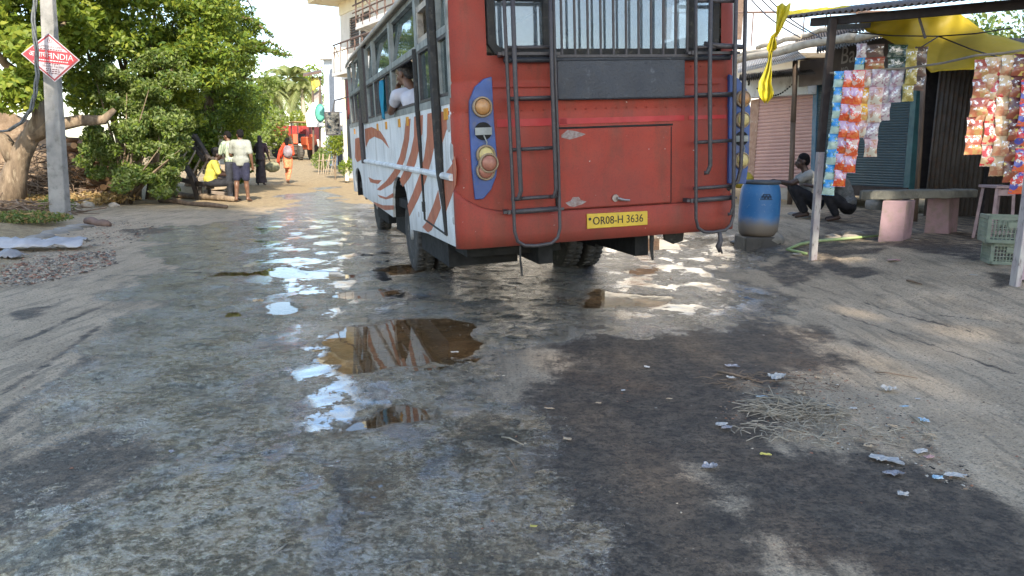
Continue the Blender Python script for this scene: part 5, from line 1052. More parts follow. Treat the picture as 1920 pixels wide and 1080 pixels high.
# far trees and hedge
for i, (px, py, d, r, lm, lab, n) in enumerate(((455, 190, 55, (2.6, 2, 3.4), [LM_N, LM_G], 'light green tree left of the far palms', 5200), (590, 180, 74, (2.6, 2, 3.2), [LM_Y, LM_N], 'yellow green tree right of the far palms', 3600), (530, 190, 84, (5.0, 2, 3.4), [LM_N, LM_G], 'broad hazy tree behind the far palms', 5200),
        (430, 230, 46, (1.8, 1.6, 2.4), [LM_D, LM_N], 'darker tree closing the left side of the far road', 4200), (480, 245, 50, (1.6, 1.4, 1.6), [LM_G, LM_N], 'small round tree beyond the veiled woman', 2400), (640, 200, 80, (3.2, 2, 3.5), [LM_N], 'tree seen above the far houses on the right', 2000))):
    P = at(px, 290, d); P.z = gz(P.x, P.y); C_ = at(px, py, d)-P; t_ = thing('far_tree', lab, 'tree', P)
    mb = MB(); limbs(mb, (0, 0, 0), (0, 0, C_.z*.7), .16, 4, C_, r, 70+i); mb.build('trunk', BARK, t_, True)
    leafmesh('crown', lm, clumps(C_, r, 34, .75, 80+i, .8, .2), n, .26, t_, 80+i)
for i, (px, py, d, r, lm, lab, n) in enumerate(((555, 240, 58, (2.6, 1.2, .9), [LM_Y], 'bright green hedge bush behind the red trailer', 3600), (505, 250, 56, (1.2, .8, 1.1), [LM_DRY, LM_G], 'rusty brown bush at the left of the red trailer', 1800), (460, 262, 44, (1.2, .8, .8), [LM_G, LM_N], 'low green bush behind the standing men', 1900))):
    P = at(px, 290, d); P.z = gz(P.x, P.y); C_ = at(px, py, d)-P; t_ = thing('bush', lab, 'bush', P)
    mb = MB(); mb.tube([(0, 0, 0), (0, 0, C_.z)], .05, 6); mb.build('stem', BARK, t_); leafmesh('foliage', lm, clumps(C_, r, 16, .45, 90+i, .8, 0), n, .16, t_, 90+i)
# wires
mb = MB(); a, b_ = at(640, 78, 42), at(380, 150, 60)
mb.tube([a.lerp(b_, i/12)-Vector((0, 0, .5*math.sin(math.pi*i/12))) for i in range(13)], .012, 4); tag(mb.build('overhead_wire', BLACK, None), 'thin wire crossing the sky left of the pale blue building', 'wire')
# buildings beyond the bus on the right
F3 = at(1395, 330, 24); F3.z = gz(F3.x, F3.y)
cb = thing('cream_building', 'sunlit cream building with terraces seen above the shops beside the bus', 'building', F3, R(-8))
mb = MB(); mb.box((-.6, 3, 1.9), (7, 6, 3.8)); mb.build('wall', WW, cb)
mb = MB(); mb.box((-1.6, 4, 5.2), (6.4, 5, 3.0)); mb.build('upper_wall', BW, cb)
mb = MB(); mb.box((-.6, 2.5, 3.95), (8.2, 7.4, .16)); mb.box((-1.6, 3.6, 6.8), (7, 6, .18)); mb.build('roof_slab', WW, cb)
for x, z, w_, h_ in ((-2.9, 1.3, .9, 2.1), (-.5, 1.7, 1.0, 1.2), (-2.8, 5.2, .9, 1.2), (-.6, 5.2, .9, 1.2), (1.8, 1.7, .9, 1.2)): mb = MB(); mb.box((x, 1.49 if z > 4 else -.01, z), (w_, .06, h_)); mb.build('window', SHUT, cb)
mb = MB(); mb.tube([(-4.4, -1, 5.0), (3.4, -1, 5.0)], .03, 6); 
for i in range(12): mb.tube([(-4.4+i*.7, -1, 4.0), (-4.4+i*.7, -1, 5.0)], .02, 6)
mb.build('railing', RUST, cb)
F4 = at(1470, 300, 29); F4.z = gz(F4.x, F4.y)
wb2 = thing('grey_white_house', 'flat roofed greyish white house rising behind the bamboo roof of the shops', 'building', F4, R(-14))
mb = MB(); mb.box((1, 3, 2.4), (6, 6, 5.0)); mb.build('wall', WW, wb2); mb = MB(); mb.box((-.6, 3, 6.0), (1.9, 4, 2.4)); mb.build('stair_tower', BW, wb2)
mb = MB(); mb.box((1, 2.6, 5.0), (6.6, 7, .2)); mb.build('roof_slab', YW, wb2)
mb = MB(); mb.tube([(-2, -.4, 5.9), (4, -.4, 5.9)], .03, 6)
for i in range(7): mb.tube([(-2+i, -.4, 5.1), (-2+i, -.4, 5.9)], .025, 6)
mb.build('railing', BLACK, wb2)
for x in (0, 2.2): mb = MB(); mb.box((x, -.01, 3.2), (.9, .06, 1.1)); mb.build('window', DOORM, wb2)
# ================================================================ SHOPS ON THE RIGHT
S0 = Vector((7.07, 15.3, 0)); SD = Vector((-.204, .979, 0)).normalized(); SN = Vector((-.979, -.204, 0)).normalized()
def K(px, py, off=0): return planeP(px, py, S0+SN*off, SN)
def quadslab(name, pts, th, m, par=None, base=None, bev=0):
    base = base or Vector(); n = ((pts[1]-pts[0]).cross(pts[3]-pts[0])).normalized()*th
    mb = MB(); P = [q-base for q in pts]; mb.add(P+[q+n for q in P], [(0, 1, 2, 3), (7, 6, 5, 4), (0, 4, 5, 1), (1, 5, 6, 2), (2, 6, 7, 3), (3, 7, 4, 0)]); return mb.build(name, m, par, bevel=bev)
def corr(name, P00, P10, P01, m, par=None, base=None, per=.076, amp=.012, th=.004, nv=2, axisu=True, sag=0):
    """corrugated sheet: ridges repeat along P00->P10"""
    base = base or Vector(); Uv = P10-P00; Vv = P01-P00; n = Uv.cross(Vv).normalized(); k = max(4, int(Uv.length/per*8))
    mb = MB(); mb.grid(k, nv, lambda u, v_: (P00-base)+Uv*u+Vv*v_+n*(amp*math.sin(u*Uv.length/per*2*math.pi)+sag*math.sin(v_*3.14)*math.sin(u*6))); return mb.build(name, m, par, True, solid=th)
def shmat(nm, c, c2, d_, low): 
    m, t, p = newmat(nm); v = ocoord(t); cc = mix(t, mrange(t, noi(t, 1.5, 5, .6, v), .35, .65), c, c2)
    cc = mix(t, mrange(t, noi(t, 9, 6, .7, ocoord(t, (1, 1, 3))), .5, .75), cc, d_); t.links.new(cc, p.inputs['Base Color']); p.inputs['Roughness'].default_value = .6
    return m
PINKS = shmat('faded_pink_shutter', (.50, .30, .27), (.44, .26, .24), (.34, .24, .21), 0); TEALS = shmat('dark_teal_shutter', (.055, .10, .115), (.045, .08, .095), (.085, .09, .085), 0)
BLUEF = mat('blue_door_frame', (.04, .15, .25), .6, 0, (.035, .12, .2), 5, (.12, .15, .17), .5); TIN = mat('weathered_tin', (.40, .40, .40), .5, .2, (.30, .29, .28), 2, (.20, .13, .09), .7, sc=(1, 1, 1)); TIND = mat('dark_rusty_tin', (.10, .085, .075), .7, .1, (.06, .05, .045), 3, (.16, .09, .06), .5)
BEAMW = mat('dirty_white_beam', (.62, .64, .64), .85, 0, (.50, .52, .52), 2, (.2, .2, .2), .5); BRICK = mat('old_plaster_brick', (.42, .27, .20), .9, 0, (.30, .18, .13), 6, (.5, .42, .34), .7, .8, 14); DKW2 = mat('dark_shed_board', (.045, .032, .028), .85, 0, (.03, .022, .02), 4, (.08, .06, .05), .5)
TEALF = mat('teal_frame', (.035, .13, .14), .6, 0, (.03, .09, .10), 5)
def shutter(root, pts, m, slat, nm='shutter'):
    P00, P10, P11, P01 = pts; H = (P01-P00).length; n = int(H/slat); mb = MB(); base = root.location; nrm = (P10-P00).cross(P01-P00).normalized()
    if nrm.dot(SN) < 0: nrm = -nrm
    rows = []
    for i in range(n):
        for f, o in ((0, 0), (.12, .012), (.5, .022), (.88, .012)): rows.append(((i+f)/n, o))
    rows.append((1, 0)); vs = []
    for v_, o in rows:
        a = P00.lerp(P01, v_); b_ = P10.lerp(P11, v_)
        for q in (a, b_): vs.append(q-base+nrm*o)
    mb.add(vs, [(2*i, 2*i+1, 2*i+3, 2*i+2) for i in range(len(rows)-1)]); 
    return mb.build(nm, m, root, False, solid=.004)
# pink kiosk
pk = thing('pink_shop', 'small shop with a closed faded pink roller shutter under a dirty white beam', 'shop', K(1410, 350))
shutter(pk, (K(1404, 352), K(1522, 352), K(1526, 176), K(1422, 186)), PINKS, .085)
quadslab('beam', [K(1393, 186, .06), K(1531, 177, .06), K(1533, 138, .06), K(1395, 150, .06)], .22, BEAMW, pk, pk.location, .01)
quadslab('brick_pillar', [K(1395, 355, .03), K(1411, 355, .03), K(1424, 185, .03), K(1408, 188, .03)], -.25, BRICK, pk, pk.location)
quadslab('plinth', [K(1385, 405, .15), K(1535, 392, .15), K(1535, 352, .15), K(1392, 352, .15)], -.6, mat('cement_plinth', (.40, .36, .31), .9, 0, (.3, .27, .23), 3), pk, pk.location)
b_ = [K(1392, 352, -.02), K(1392, 100, -.02)]
mb = MB(); q = K(1404, 352, -.05); q2 = K(1531, 352, -.05); cc_ = (q+q2)/2-SN*1.2
mb.box(cc_-pk.location+Vector((0, 0, 1.1)), ((q-q2).length, 2.2, 2.4), rz=math.atan2(SD.y, SD.x)); mb.build('room_walls', BRICK, pk)
# teal kiosk
tk = thing('teal_shop', 'small shop with a closed dark teal roller shutter behind the hanging packets', 'shop', K(1600, 352))
shutter(tk, (K(1540, 345), K(1697, 352), K(1716, 140), K(1555, 150)), TEALS, .052)
for p_, m_ in (((1519, 350, 1526, 350, 1533, 150, 1525, 150), BLUEF), ((1693, 356, 1704, 357, 1723, 120, 1713, 120), TEALF)):
    quadslab('door_frame', [K(p_[0], p_[1], .06), K(p_[2], p_[3], .06), K(p_[4], p_[5], .06), K(p_[6], p_[7], .06)], -.12, m_, tk, tk.location)
shutter(tk, (K(1526, 350, .02), K(1541, 350, .02), K(1556, 150, .02), K(1533, 152, .02)), TEALS, .052, 'side_shutter')
quadslab('sill', [K(1538, 362, .10), K(1700, 372, .10), K(1700, 352, .10), K(1540, 345, .10)], -.2, DKW2, tk, tk.location)
mb = MB(); q = K(1535, 352, -.08); q2 = K(1710, 352, -.08); cc_ = (q+q2)/2-SN*1.3; mb.box(cc_-tk.location+Vector((0, 0, 1.25)), ((q-q2).length, 2.4, 2.5), rz=math.atan2(SD.y, SD.x)); mb.build('room_walls', DKW2, tk)
for px in (1560, 1640, 1695):
    q = K(px, 362, .0); o = rock(.2, px, .8).build('foundation_stone', GSTONE, None, True); o.location = (q.x+.05, q.y, gz(q.x, q.y)+.1); tag(o, ('left', 'middle', 'right')[(1560, 1640, 1695).index(px)]+' rough grey block under the sill of the teal shop', 'stone', 'stones propping the teal shop')
# signboards
SGB = mat('black_signboard', (.028, .024, .024), .6, 0, (.04, .03, .03), 5, (.08, .05, .05), .4); GREYL = mat('dull_grey_lettering', (.34, .32, .31), .7)
s1 = thing('shop_signboard', 'black signboard with dull grey letters above the teal shutter', 'signboard', K(1640, 110, .35))
quadslab('board', [K(1548, 152, .35), K(1722, 136, .35), K(1726, 60, .35), K(1556, 84, .35)], -.03, SGB, s1, s1.location)
def ktext(s, px, py, size, par, m_, off): 
    q = K(px, py, off); return text(s, par, m_, size, q-par.location, -SD, (0, 0, 1), .002)
ktext('Ba', 1590, 104, .48, s1, GREYL, .355); ktext('M.O-', 1584, 130, .12, s1, GREYL, .355)
s2 = thing('poster_board', 'small dark faded poster board left of the black post', 'signboard', K(1520, 135, .35))
quadslab('board', [K(1497, 163, .38), K(1546, 158, .38), K(1548, 108, .38), K(1500, 114, .38)], -.03, mat('dark_poster', (.05, .035, .035), .6, 0, (.10, .08, .08), 4), s2, s2.location)
# low roofs of the kiosks
lr = thing('tin_awning', 'low weathered tin awning over the pink shop', 'awning', K(1450, 120, 1.2))
corr('sheet', K(1383, 137, 1.5), K(1512, 108, 1.5), K(1383, 112, -.4), TIN, lr, lr.location)
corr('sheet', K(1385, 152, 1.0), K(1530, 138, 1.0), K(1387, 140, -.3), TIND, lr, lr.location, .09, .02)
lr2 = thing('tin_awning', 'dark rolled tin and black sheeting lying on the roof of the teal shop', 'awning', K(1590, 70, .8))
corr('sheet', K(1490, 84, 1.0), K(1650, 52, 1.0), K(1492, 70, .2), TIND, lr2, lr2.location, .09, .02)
lr3 = thing('tin_awning', 'brown stained tin sheet over the black signboard', 'awning', K(1640, 80, .8))
corr('sheet', K(1530, 100, .9), K(1735, 50, .9), K(1532, 84, .0), TIN, lr3, lr3.location, .09, .02)
BAMB = mat('grey_bamboo', (.46, .41, .33), .75, 0, (.34, .29, .23), 6, (.2, .16, .12), .4)
for i, (a, b_, r, o1, lab) in enumerate((((1383, 113), (1600, 66), .075, 1.4, 'thick pale bamboo pole along the front edge of the low roof'), ((1385, 104), (1572, 72), .055, 1.2, 'second bamboo pole resting behind the thick one'), ((1420, 90), (1500, 68), .05, 1.1, 'short bamboo pole jutting out at the left of the low roof'), ((1560, 78), (1690, 56), .07, 1.3, 'weathered pole continuing the roof edge over the signboard'), ((1480, 74), (1570, 50), .05, .9, 'thin pole on top of the roof heap'))):
    A_, B_ = K(*a, o1), K(*b_, o1); mb = MB(); c_ = (A_+B_)/2; n = 9; mb.tube([A_.lerp(B_, k/n)-c_+Vector((0, 0, .02*math.sin(k*1.3))) for k in range(n+1)], [r*(1+.06*(k % 2)) for k in range(n+1)], 8); o = mb.build('bamboo_pole', BAMB, None, True); o.location = c_; tag(o, lab, 'bamboo pole')
# posts
PPW = mat('peeling_white_pink_post', (.50, .47, .43), .8, 0, (.38, .31, .32), 6, (.12, .10, .09), .8, sc=(2, 2, .7)); 
def post(lab, segs, r, mats, name='wooden_post', box=None, gz_=True):
    B_ = segs[0]; mb = MB(); P_ = [q-B_ for q in segs]
    for i in range(len(P_)-1):
        a, b_ = P_[i], P_[i+1]
        if box: mb.bar(a, b_, box[0], box[1], min(i, len(mats)-1))
        else: mb.tube([a, a.lerp(b_, .5)+Vector((.01, 0, 0)), b_], [r, r*.94, r*.97], 9, min(i, len(mats)-1))
    o = mb.build(name, mats, None, not box, bevel=.006 if box else 0); o.location = B_; return tag(o, lab, 'post')
b0 = G(1524, 487); d0 = b0.y
post('main square post, black above and peeling white and pink below, holding the tin canopy', [b0-Vector((0, 0, .05)), at(1538, 285, d0), at(1562, 35, d0)], .05, [PPW, DKW2], box=(.085, .075))
b0 = K(1483, 352, 1.0); b0.z = gz(b0.x, b0.y); post('rough brown tree branch post in front of the pink shutter', [b0, K(1487, 230, 1.0), K(1491, 112, 1.0)], .055, [WOOD], 'branch_post')
b0 = at(1722, 352, 12.6); b0.z = gz(b0.x, b0.y); post('thin grey post at the right edge of the teal shop', [b0, at(1732, 140, 12.6)], .04, [WOOD], 'branch_post')
b0 = G(1903, 535); b0.z -= .04; post('leaning whitish post with a pink side at the right edge', [b0, at(1926, 370, b0.y), at(1960, 60, b0.y)], .05, [PPW], box=(.10, .05))
pnl = MB(); a = G(1912, 530); quadslab('pink_board', [at(1910, 525, a.y), at(1990, 520, a.y), at(1990, 380, a.y), at(1922, 380, a.y)], -.02, mat('pinkish_board', (.44, .32, .36), .8, 0, (.36, .26, .3), 4)); tag(bpy.data.objects['pink_board'], 'mauve pink board fixed to the right of the leaning post', 'board')
# upper tin canopy: edge towards the road lower, rising towards the shops
E0, E1 = at(1462, 34, 9.9), at(2050, -26, 6.6)
cn = thing('tin_canopy', 'long corrugated tin canopy running out of the top right of the view', 'canopy', E0)
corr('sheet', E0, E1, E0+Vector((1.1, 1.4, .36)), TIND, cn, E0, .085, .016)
mb = MB(); mb.bar(at(1523, 42, 9.55)-E0, at(2050, -4, 7.0)-E0, .07, .09); mb.build('beam', DKW2, cn); mb = MB(); mb.bar(at(1555, 52, 9.5)-E0, at(1760, 40, 11.5)-E0, .06, .06); mb.build('beam', BLACK, cn)
mb = MB(); mb.bar(at(1720, 22, 8.4)-E0, at(1735, 72, 8.4)-E0, .02, .02); mb.build('strut', BLACK, cn)
# yellow tarpaulin
TARP = mat('yellow_tarpaulin', (.66, .50, .025), .5, 0, (.56, .42, .025), 2, (.40, .32, .08), .3, .3, 6, trans=.45)
cr_ = [(1605, 30, 10.2), (1700, 22, 10.0), (1795, 22, 10.0), (1850, 62, 9.6), (1960, 92, 9.2)]; cb_ = [(1640, 62, 10.0), (1700, 92, 9.5), (1742, 132, 9.3), (1826, 128, 9.2), (1960, 118, 9.0)]
T0 = at(1700, 80, 9.8)
def tarpf(u, v_):
    s = u*4; i = min(3, int(s)); f = s-i; f = f*f*(3-2*f); a = [cr_[i][k]+(cr_[i+1][k]-cr_[i][k])*(s-i) for k in range(3)]; b_ = [cb_[i][k]+(cb_[i+1][k]-cb_[i][k])*(s-i) for k in range(3)]
    d = a[2]+(b_[2]-a[2])*v_+.25*math.sin(v_*3.14)*math.sin(u*5); q = at(a[0]+(b_[0]-a[0])*v_, a[1]+(b_[1]-a[1])*v_, d); w_ = mnoise.noise(Vector((u*9, v_*2.5, 1))); return q-T0+Vector((0, .09*w_, -.06*math.sin(v_*3.14)+.05*w_))
mb = MB(); mb.grid(60, 16, tarpf); o = mb.build('tarpaulin', TARP, None, True, solid=.003); o.location = T0; tag(o, 'sagging yellow tarpaulin stretched under the tin canopy', 'tarpaulin')
mb = MB(); 
for a, b_ in (((1590, 60, 9.6), (1760, 68, 9.4)), ((1760, 68, 9.4), (1900, 52, 9)), ((1760, 68, 9.4), (1700, 100, 9.2)), ((1760, 68, 9.4), (1880, 110, 9.0))): mb.tube([at(*a)-T0, at((a[0]+b_[0])/2, (a[1]+b_[1])/2+3, (a[2]+b_[2])/2-.1)-T0, at(*b_)-T0], .008, 5)
o = mb.build('tie_rope', BLACK, None); o.location = T0; tag(o, 'dark ropes tied across the front of the yellow tarpaulin', 'rope')
# hanging yellow plastic cloth at the canopy corner
YPL = mat('thin_yellow_plastic', (.80, .70, .06), .45, 0, (.70, .62, .06), 5, (.8, .75, .3), .5, .3, 20, trans=.45)
H0 = at(1455, 100, 9.6)
prof = [(1470, 8, 26), (1468, 22, 24), (1462, 45, 14), (1457, 62, 6), (1450, 70, 9), (1447, 92, 20), (1445, 97, 8), (1443, 112, 8), (1439, 135, 16), (1434, 155, 24), (1436, 172, 30), (1437, 184, 24), (1437, 192, 7)]
n_ = 12; vs = []
for i, (px, py, w_) in enumerate(prof):
    for k in range(n_+1):
        u = k/n_-.5; q = at(px+u*w_, py+2.5*math.sin(u*11+i), 9.6+.05*math.sin(u*14+i*1.1)+(.06*math.cos(u*3))); vs.append(q-H0)
mb = MB(); mb.add(vs, [(i*(n_+1)+k, i*(n_+1)+k+1, (i+1)*(n_+1)+k+1, (i+1)*(n_+1)+k) for i in range(len(prof)-1) for k in range(n_)]); o = mb.build('plastic_strip', YPL, None, True, solid=.002); o.location = H0; tag(o, 'twisted yellow plastic strip hanging from the left corner of the canopy', 'plastic strip')
Q0 = at(1510, 30, 10.2)
mb = MB(); mb.grid(12, 6, lambda u, v_: at(1478+u*120, 20-10*u+v_*(10+6*math.sin(u*7)), 10.3)-Q0+Vector((0, .05*math.sin(u*20), 0))); o = mb.build('plastic_strip', YPL, None, True, solid=.002); o.location = Q0; tag(o, 'crumpled yellow plastic lying along the canopy edge', 'plastic strip')
# shed on the right, dark inside
sh = thing('dark_shed', 'dark open shed with corrugated walls behind the bench and the packets', 'shed', (8.6, 12.5, .3))
A_ = K(1722, 352, .1); A_.z = .25
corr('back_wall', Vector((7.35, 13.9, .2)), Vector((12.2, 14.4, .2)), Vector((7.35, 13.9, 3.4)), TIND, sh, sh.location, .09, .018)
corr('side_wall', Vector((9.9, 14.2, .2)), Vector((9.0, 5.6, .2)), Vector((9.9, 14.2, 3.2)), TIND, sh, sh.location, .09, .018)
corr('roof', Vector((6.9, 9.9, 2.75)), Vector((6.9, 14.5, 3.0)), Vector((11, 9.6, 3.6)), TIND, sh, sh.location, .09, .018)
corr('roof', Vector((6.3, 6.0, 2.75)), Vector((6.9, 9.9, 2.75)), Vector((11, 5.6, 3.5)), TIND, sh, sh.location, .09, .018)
mb = MB(); mb.bar((-.2, 1.35, 0), (-.2, 1.35, 2.5), .08, .08); mb.bar((.55, .9, 0), (.6, .9, 2.6), .07, .07); mb.build('post', DKW2, sh)
# bench
PNKC = mat('faded_pink_cement', (.30, .195, .215), .9, 0, (.24, .165, .175), 3, (.22, .17, .15), .8, .5, 20, dthr=(.46, .62)); SLAB = mat('rough_grey_slab', (.17, .165, .14), .9, 0, (.11, .11, .095), 5, (.26, .24, .2), .5, .9, 18)
bn = thing('stone_bench', 'rough stone slab bench on two faded pink cement pillars', 'bench', G(1725, 448))
d1, d2 = G(1675, 452).y, G(1768, 438).y
def pillar(x0, x1, x2, yt, yb_, d, dd):   # front face x0..x1, side face x1..x2
    q = [at(x0[0], yb_, d), at(x1[0], yb_+6, d-.02), at(x2[0], yb_+2, d+dd)]; zb = min(gz(a.x, a.y) for a in q)-.03
    tq = [at(x0[1], yt, d), at(x1[1], yt, d-.02), at(x2[1], yt, d+dd)]; zt = tq[0].z
    q.append(q[0]+q[2]-q[1]); tq.append(tq[0]+tq[2]-tq[1]); B_ = bn.location
    mb = MB(); mb.add([(a.x-B_.x, a.y-B_.y, zb-B_.z) for a in q]+[(a.x-B_.x, a.y-B_.y, zt-B_.z) for a in tq], [(3, 2, 1, 0), (4, 5, 6, 7)]+[(i, (i+1) % 4, 4+(i+1) % 4, 4+i) for i in range(4)]); return mb.build('pillar', PNKC, bn, bevel=.012)
pillar((1646, 1655), (1692, 1700), (1708, 1717), 376, 448, d1, .32); pillar((1732, 1740), (1778, 1780), (1794, 1800), 368, 437, d2, .32)
a, b_ = at(1614, 372, d1-.15), at(1832, 358, d2-.10); zt = (a.z+b_.z)/2; B_ = bn.location; dr_ = (b_-a); dr_.z = 0; L_ = dr_.length; dn = dr_.normalized(); pn_ = Vector((a.x, a.y, 0)).normalized()
mb = MB(); ed = []
def slabf(u, v_, top):
    w_ = .46*v_+.03*math.sin(u*17); q = a+dn*(L_*u+(.03*math.sin(v_*9) if u in (0, 1) else 0))+pn_*w_; return Vector((q.x, q.y, zt+(.05 if top else -.055)+.014*mnoise.noise(Vector((u*9, v_*4, 1+top)))))-B_
n1, n2 = 24, 6; vs = [slabf(i/n1, j/n2, 1) for j in range(n2+1) for i in range(n1+1)]+[slabf(i/n1, j/n2, 0) for j in range(n2+1) for i in range(n1+1)]; o_ = (n1+1)*(n2+1); fs = []
for j in range(n2):
    for i in range(n1): k = j*(n1+1)+i; fs += [(k, k+1, k+n1+2, k+n1+1), (o_+k, o_+k+n1+1, o_+k+n1+2, o_+k+1)]
bd = [i for i in range(n1+1)]+[j*(n1+1)+n1 for j in range(1, n2+1)]+[n2*(n1+1)+i for i in range(n1-1, -1, -1)]+[j*(n1+1) for j in range(n2-1, 0, -1)]
fs += [(bd[k], o_+bd[k], o_+bd[(k+1) % len(bd)], bd[(k+1) % len(bd)]) for k in range(len(bd))]; mb.add(vs, fs); mb.build('slab', SLAB, bn, bevel=.01)
# barrel on a stone
BB = G(1428, 466)
blk = MB(); blk.box((0, 0, .0), (.50, .42, .24)); o = blk.build('stone_block', mat('wet_dark_stone', (.035, .033, .032), .5, 0, (.06, .055, .05), 6, bump=.5, bs=20), None, bevel=.02); o.location = (BB.x, BB.y+.2, gz(BB.x, BB.y)+.035); o.rotation_euler = (0, 0, .1); tag(o, 'dark wet stone block under the blue barrel', 'stone')
o = rock(.13, 77, .9).build('stone', GSTONE, None, True); q = G(1455, 462); o.location = (q.x, q.y+.1, gz(q.x, q.y)+.06); tag(o, 'small grey stone wedged beside the block under the blue barrel', 'stone')
zb = gz(BB.x, BB.y)+.155; s = BB.y/1450; br = .273*(BB.y+.2)/10.6*1.0; hh = (452-350)*(BB.y+.25)/1450
m, t, p = newmat('blue_barrel_plastic'); v = ocoord(t); sx = NN(t, 'ShaderNodeSeparateXYZ'); t.links.new(v, sx.inputs[0])
f = mrange(t, mth(t, 'ADD', sx.outputs[2], mth(t, 'MULTIPLY', noi(t, 5, 5, .6, v), .14)), .20, .36)
c = mix(t, mrange(t, noi(t, 3, 4, .6, v), .35, .65), (.03, .15, .37), (.05, .19, .42)); c = mix(t, mrange(t, noi(t, 22, 4, .6, v), .6, .74), c, (.18, .28, .42)); gcol = ramp(t, mth(t, 'MULTIPLY', sx.outputs[2], 2.2), [(0, (.12, .09, .065)), (.35, (.24, .21, .18)), (1, (.33, .34, .34))]); c = mix(t, f, gcol, c); t.links.new(c, p.inputs['Base Color']); p.inputs['Roughness'].default_value = .5
brl = thing('blue_barrel', 'blue plastic barrel with a greyed lower part standing on a dark stone block', 'barrel', (BB.x, BB.y+.22, zb))
mb = MB(); mb.lathe([(br*.80, 0), (br*.88, .015), (br*.95, .06), (br*.99, hh*.25), (br*1.005, hh*.30), (br*.995, hh*.32), (br, hh*.5), (br*.98, hh*.72), (br*.93, hh*.86), (br*.86, hh*.93), (br*.85, hh*.98)], 40); mb.build('barrel_body', m, brl, True)
mb = MB(); mb.lathe([(br*.88, hh*.935), (br*.93, hh*.95), (br*.93, hh*.985), (br*.89, hh), (br*.84, hh*1.0), (br*.80, hh*.985), (.001, hh*.98)], 36); mb.lathe([(br*.935, hh*.955), (br*.955, hh*.965), (br*.935, hh*.975)], 36, cap=False); mb.build('lid', mat('black_lid', (.05, .055, .065), .5, 0, (.09, .1, .11), 6), brl, True)
lg = MB()
for i in range(9):
    a_ = -math.pi/2+(i-4)*.055; lg.box((br*1.0*math.cos(a_), br*1.0*math.sin(a_), hh*.72+.012*math.sin(i*2)), (.012, .008, .035), rz=a_+math.pi/2)
for i in range(6): a_ = -math.pi/2+(i-2.5)*.06; lg.box((br*1.0*math.cos(a_), br*1.0*math.sin(a_), hh*.765), (.012, .008, .012), rz=a_+math.pi/2)
for i in range(11): a_ = -math.pi/2+(i-5)*.055; lg.box((br*1.0*math.cos(a_), br*1.0*math.sin(a_), hh*.68), (.014, .008, .010), rz=a_+math.pi/2)
lg.build('embossed_mark', mat('mark_dark_blue', (.012, .04, .10), .6), brl)
# yellow sack beyond the bus
P = K(1386, 362, 1.6); P.z = gz(P.x, P.y); mb = MB(); mb.grid(20, 12, lambda u, v_: (.28*math.cos(u*6.283)*math.sin(.15+v_*2.8)*(1+.15*mnoise.noise(Vector((u*5, v_*4, 0)))), .22*math.sin(u*6.283)*math.sin(.15+v_*2.8), .36*(1-math.cos(.15+v_*2.8))/2*1.1)); o = mb.build('yellow_sack', mat('dull_yellow_sacking', (.55, .45, .05), .7, 0, (.35, .28, .06), 7), None, True); o.location = (P.x, P.y, P.z+.28); tag(o, 'crumpled yellow sack on the ledge between the bus and the pink shop', 'sack')
# green hose / split bamboo on the ground
GRN = mat('green_bamboo', (.25, .36, .13), .5, 0, (.38, .46, .24), 5)
hp = [(1512, 480), (1476, 472), (1500, 462), (1530, 456), (1580, 452), (1650, 446)]
P = [G(*q) for q in hp]; B_ = P[0]; mb = MB(); Pz = [q-B_+Vector((0, 0, .03)) for q in P]; mb.tube([Pz[0], Pz[0].lerp(Pz[1], .97), Pz[1], Pz[1].lerp(Pz[2], .05), Pz[2], Pz[3], Pz[4], Pz[5]], [.018, .018, .02, .018, .022, .022, .02, .014], 7); o = mb.build('green_cane', GRN, None, True); o.location = B_; tag(o, 'bent pale green cane lying around the foot of the main post', 'cane')
# stones and bits near the post
for i, (px, py, r, m_, lab) in enumerate(((1500, 478, .07, STONE, 'small pale stone at the end of the green cane'), (1560, 446, .13, STONE, 'pale flat stone behind the green cane'), (1600, 440, .15, STONE, 'broad pale stone slab right of the main post'), (1598, 447, .12, STONE, 'thin pale stone in front of the broad slab'), (1488, 402, .10, GSTONE, 'pale rubble stone by the squatting man on the left'), (1512, 408, .10, GSTONE, 'rubble stone right below the squatting man'), (1395, 452, .07, GSTONE, 'dark clod left of the barrel block'), (1380, 455, .08, GSTONE, 'dark wet clod farther left of the barrel block'))):
    P = G(px, py); o = rock(r, i+60, .35).build('stone', m_, None, True); o.location = (P.x, P.y, gz(P.x, P.y)+r*.08); o.rotation_euler = (0, 0, i); o.scale = (1.3, 1, 1); tag(o, lab, 'stone')
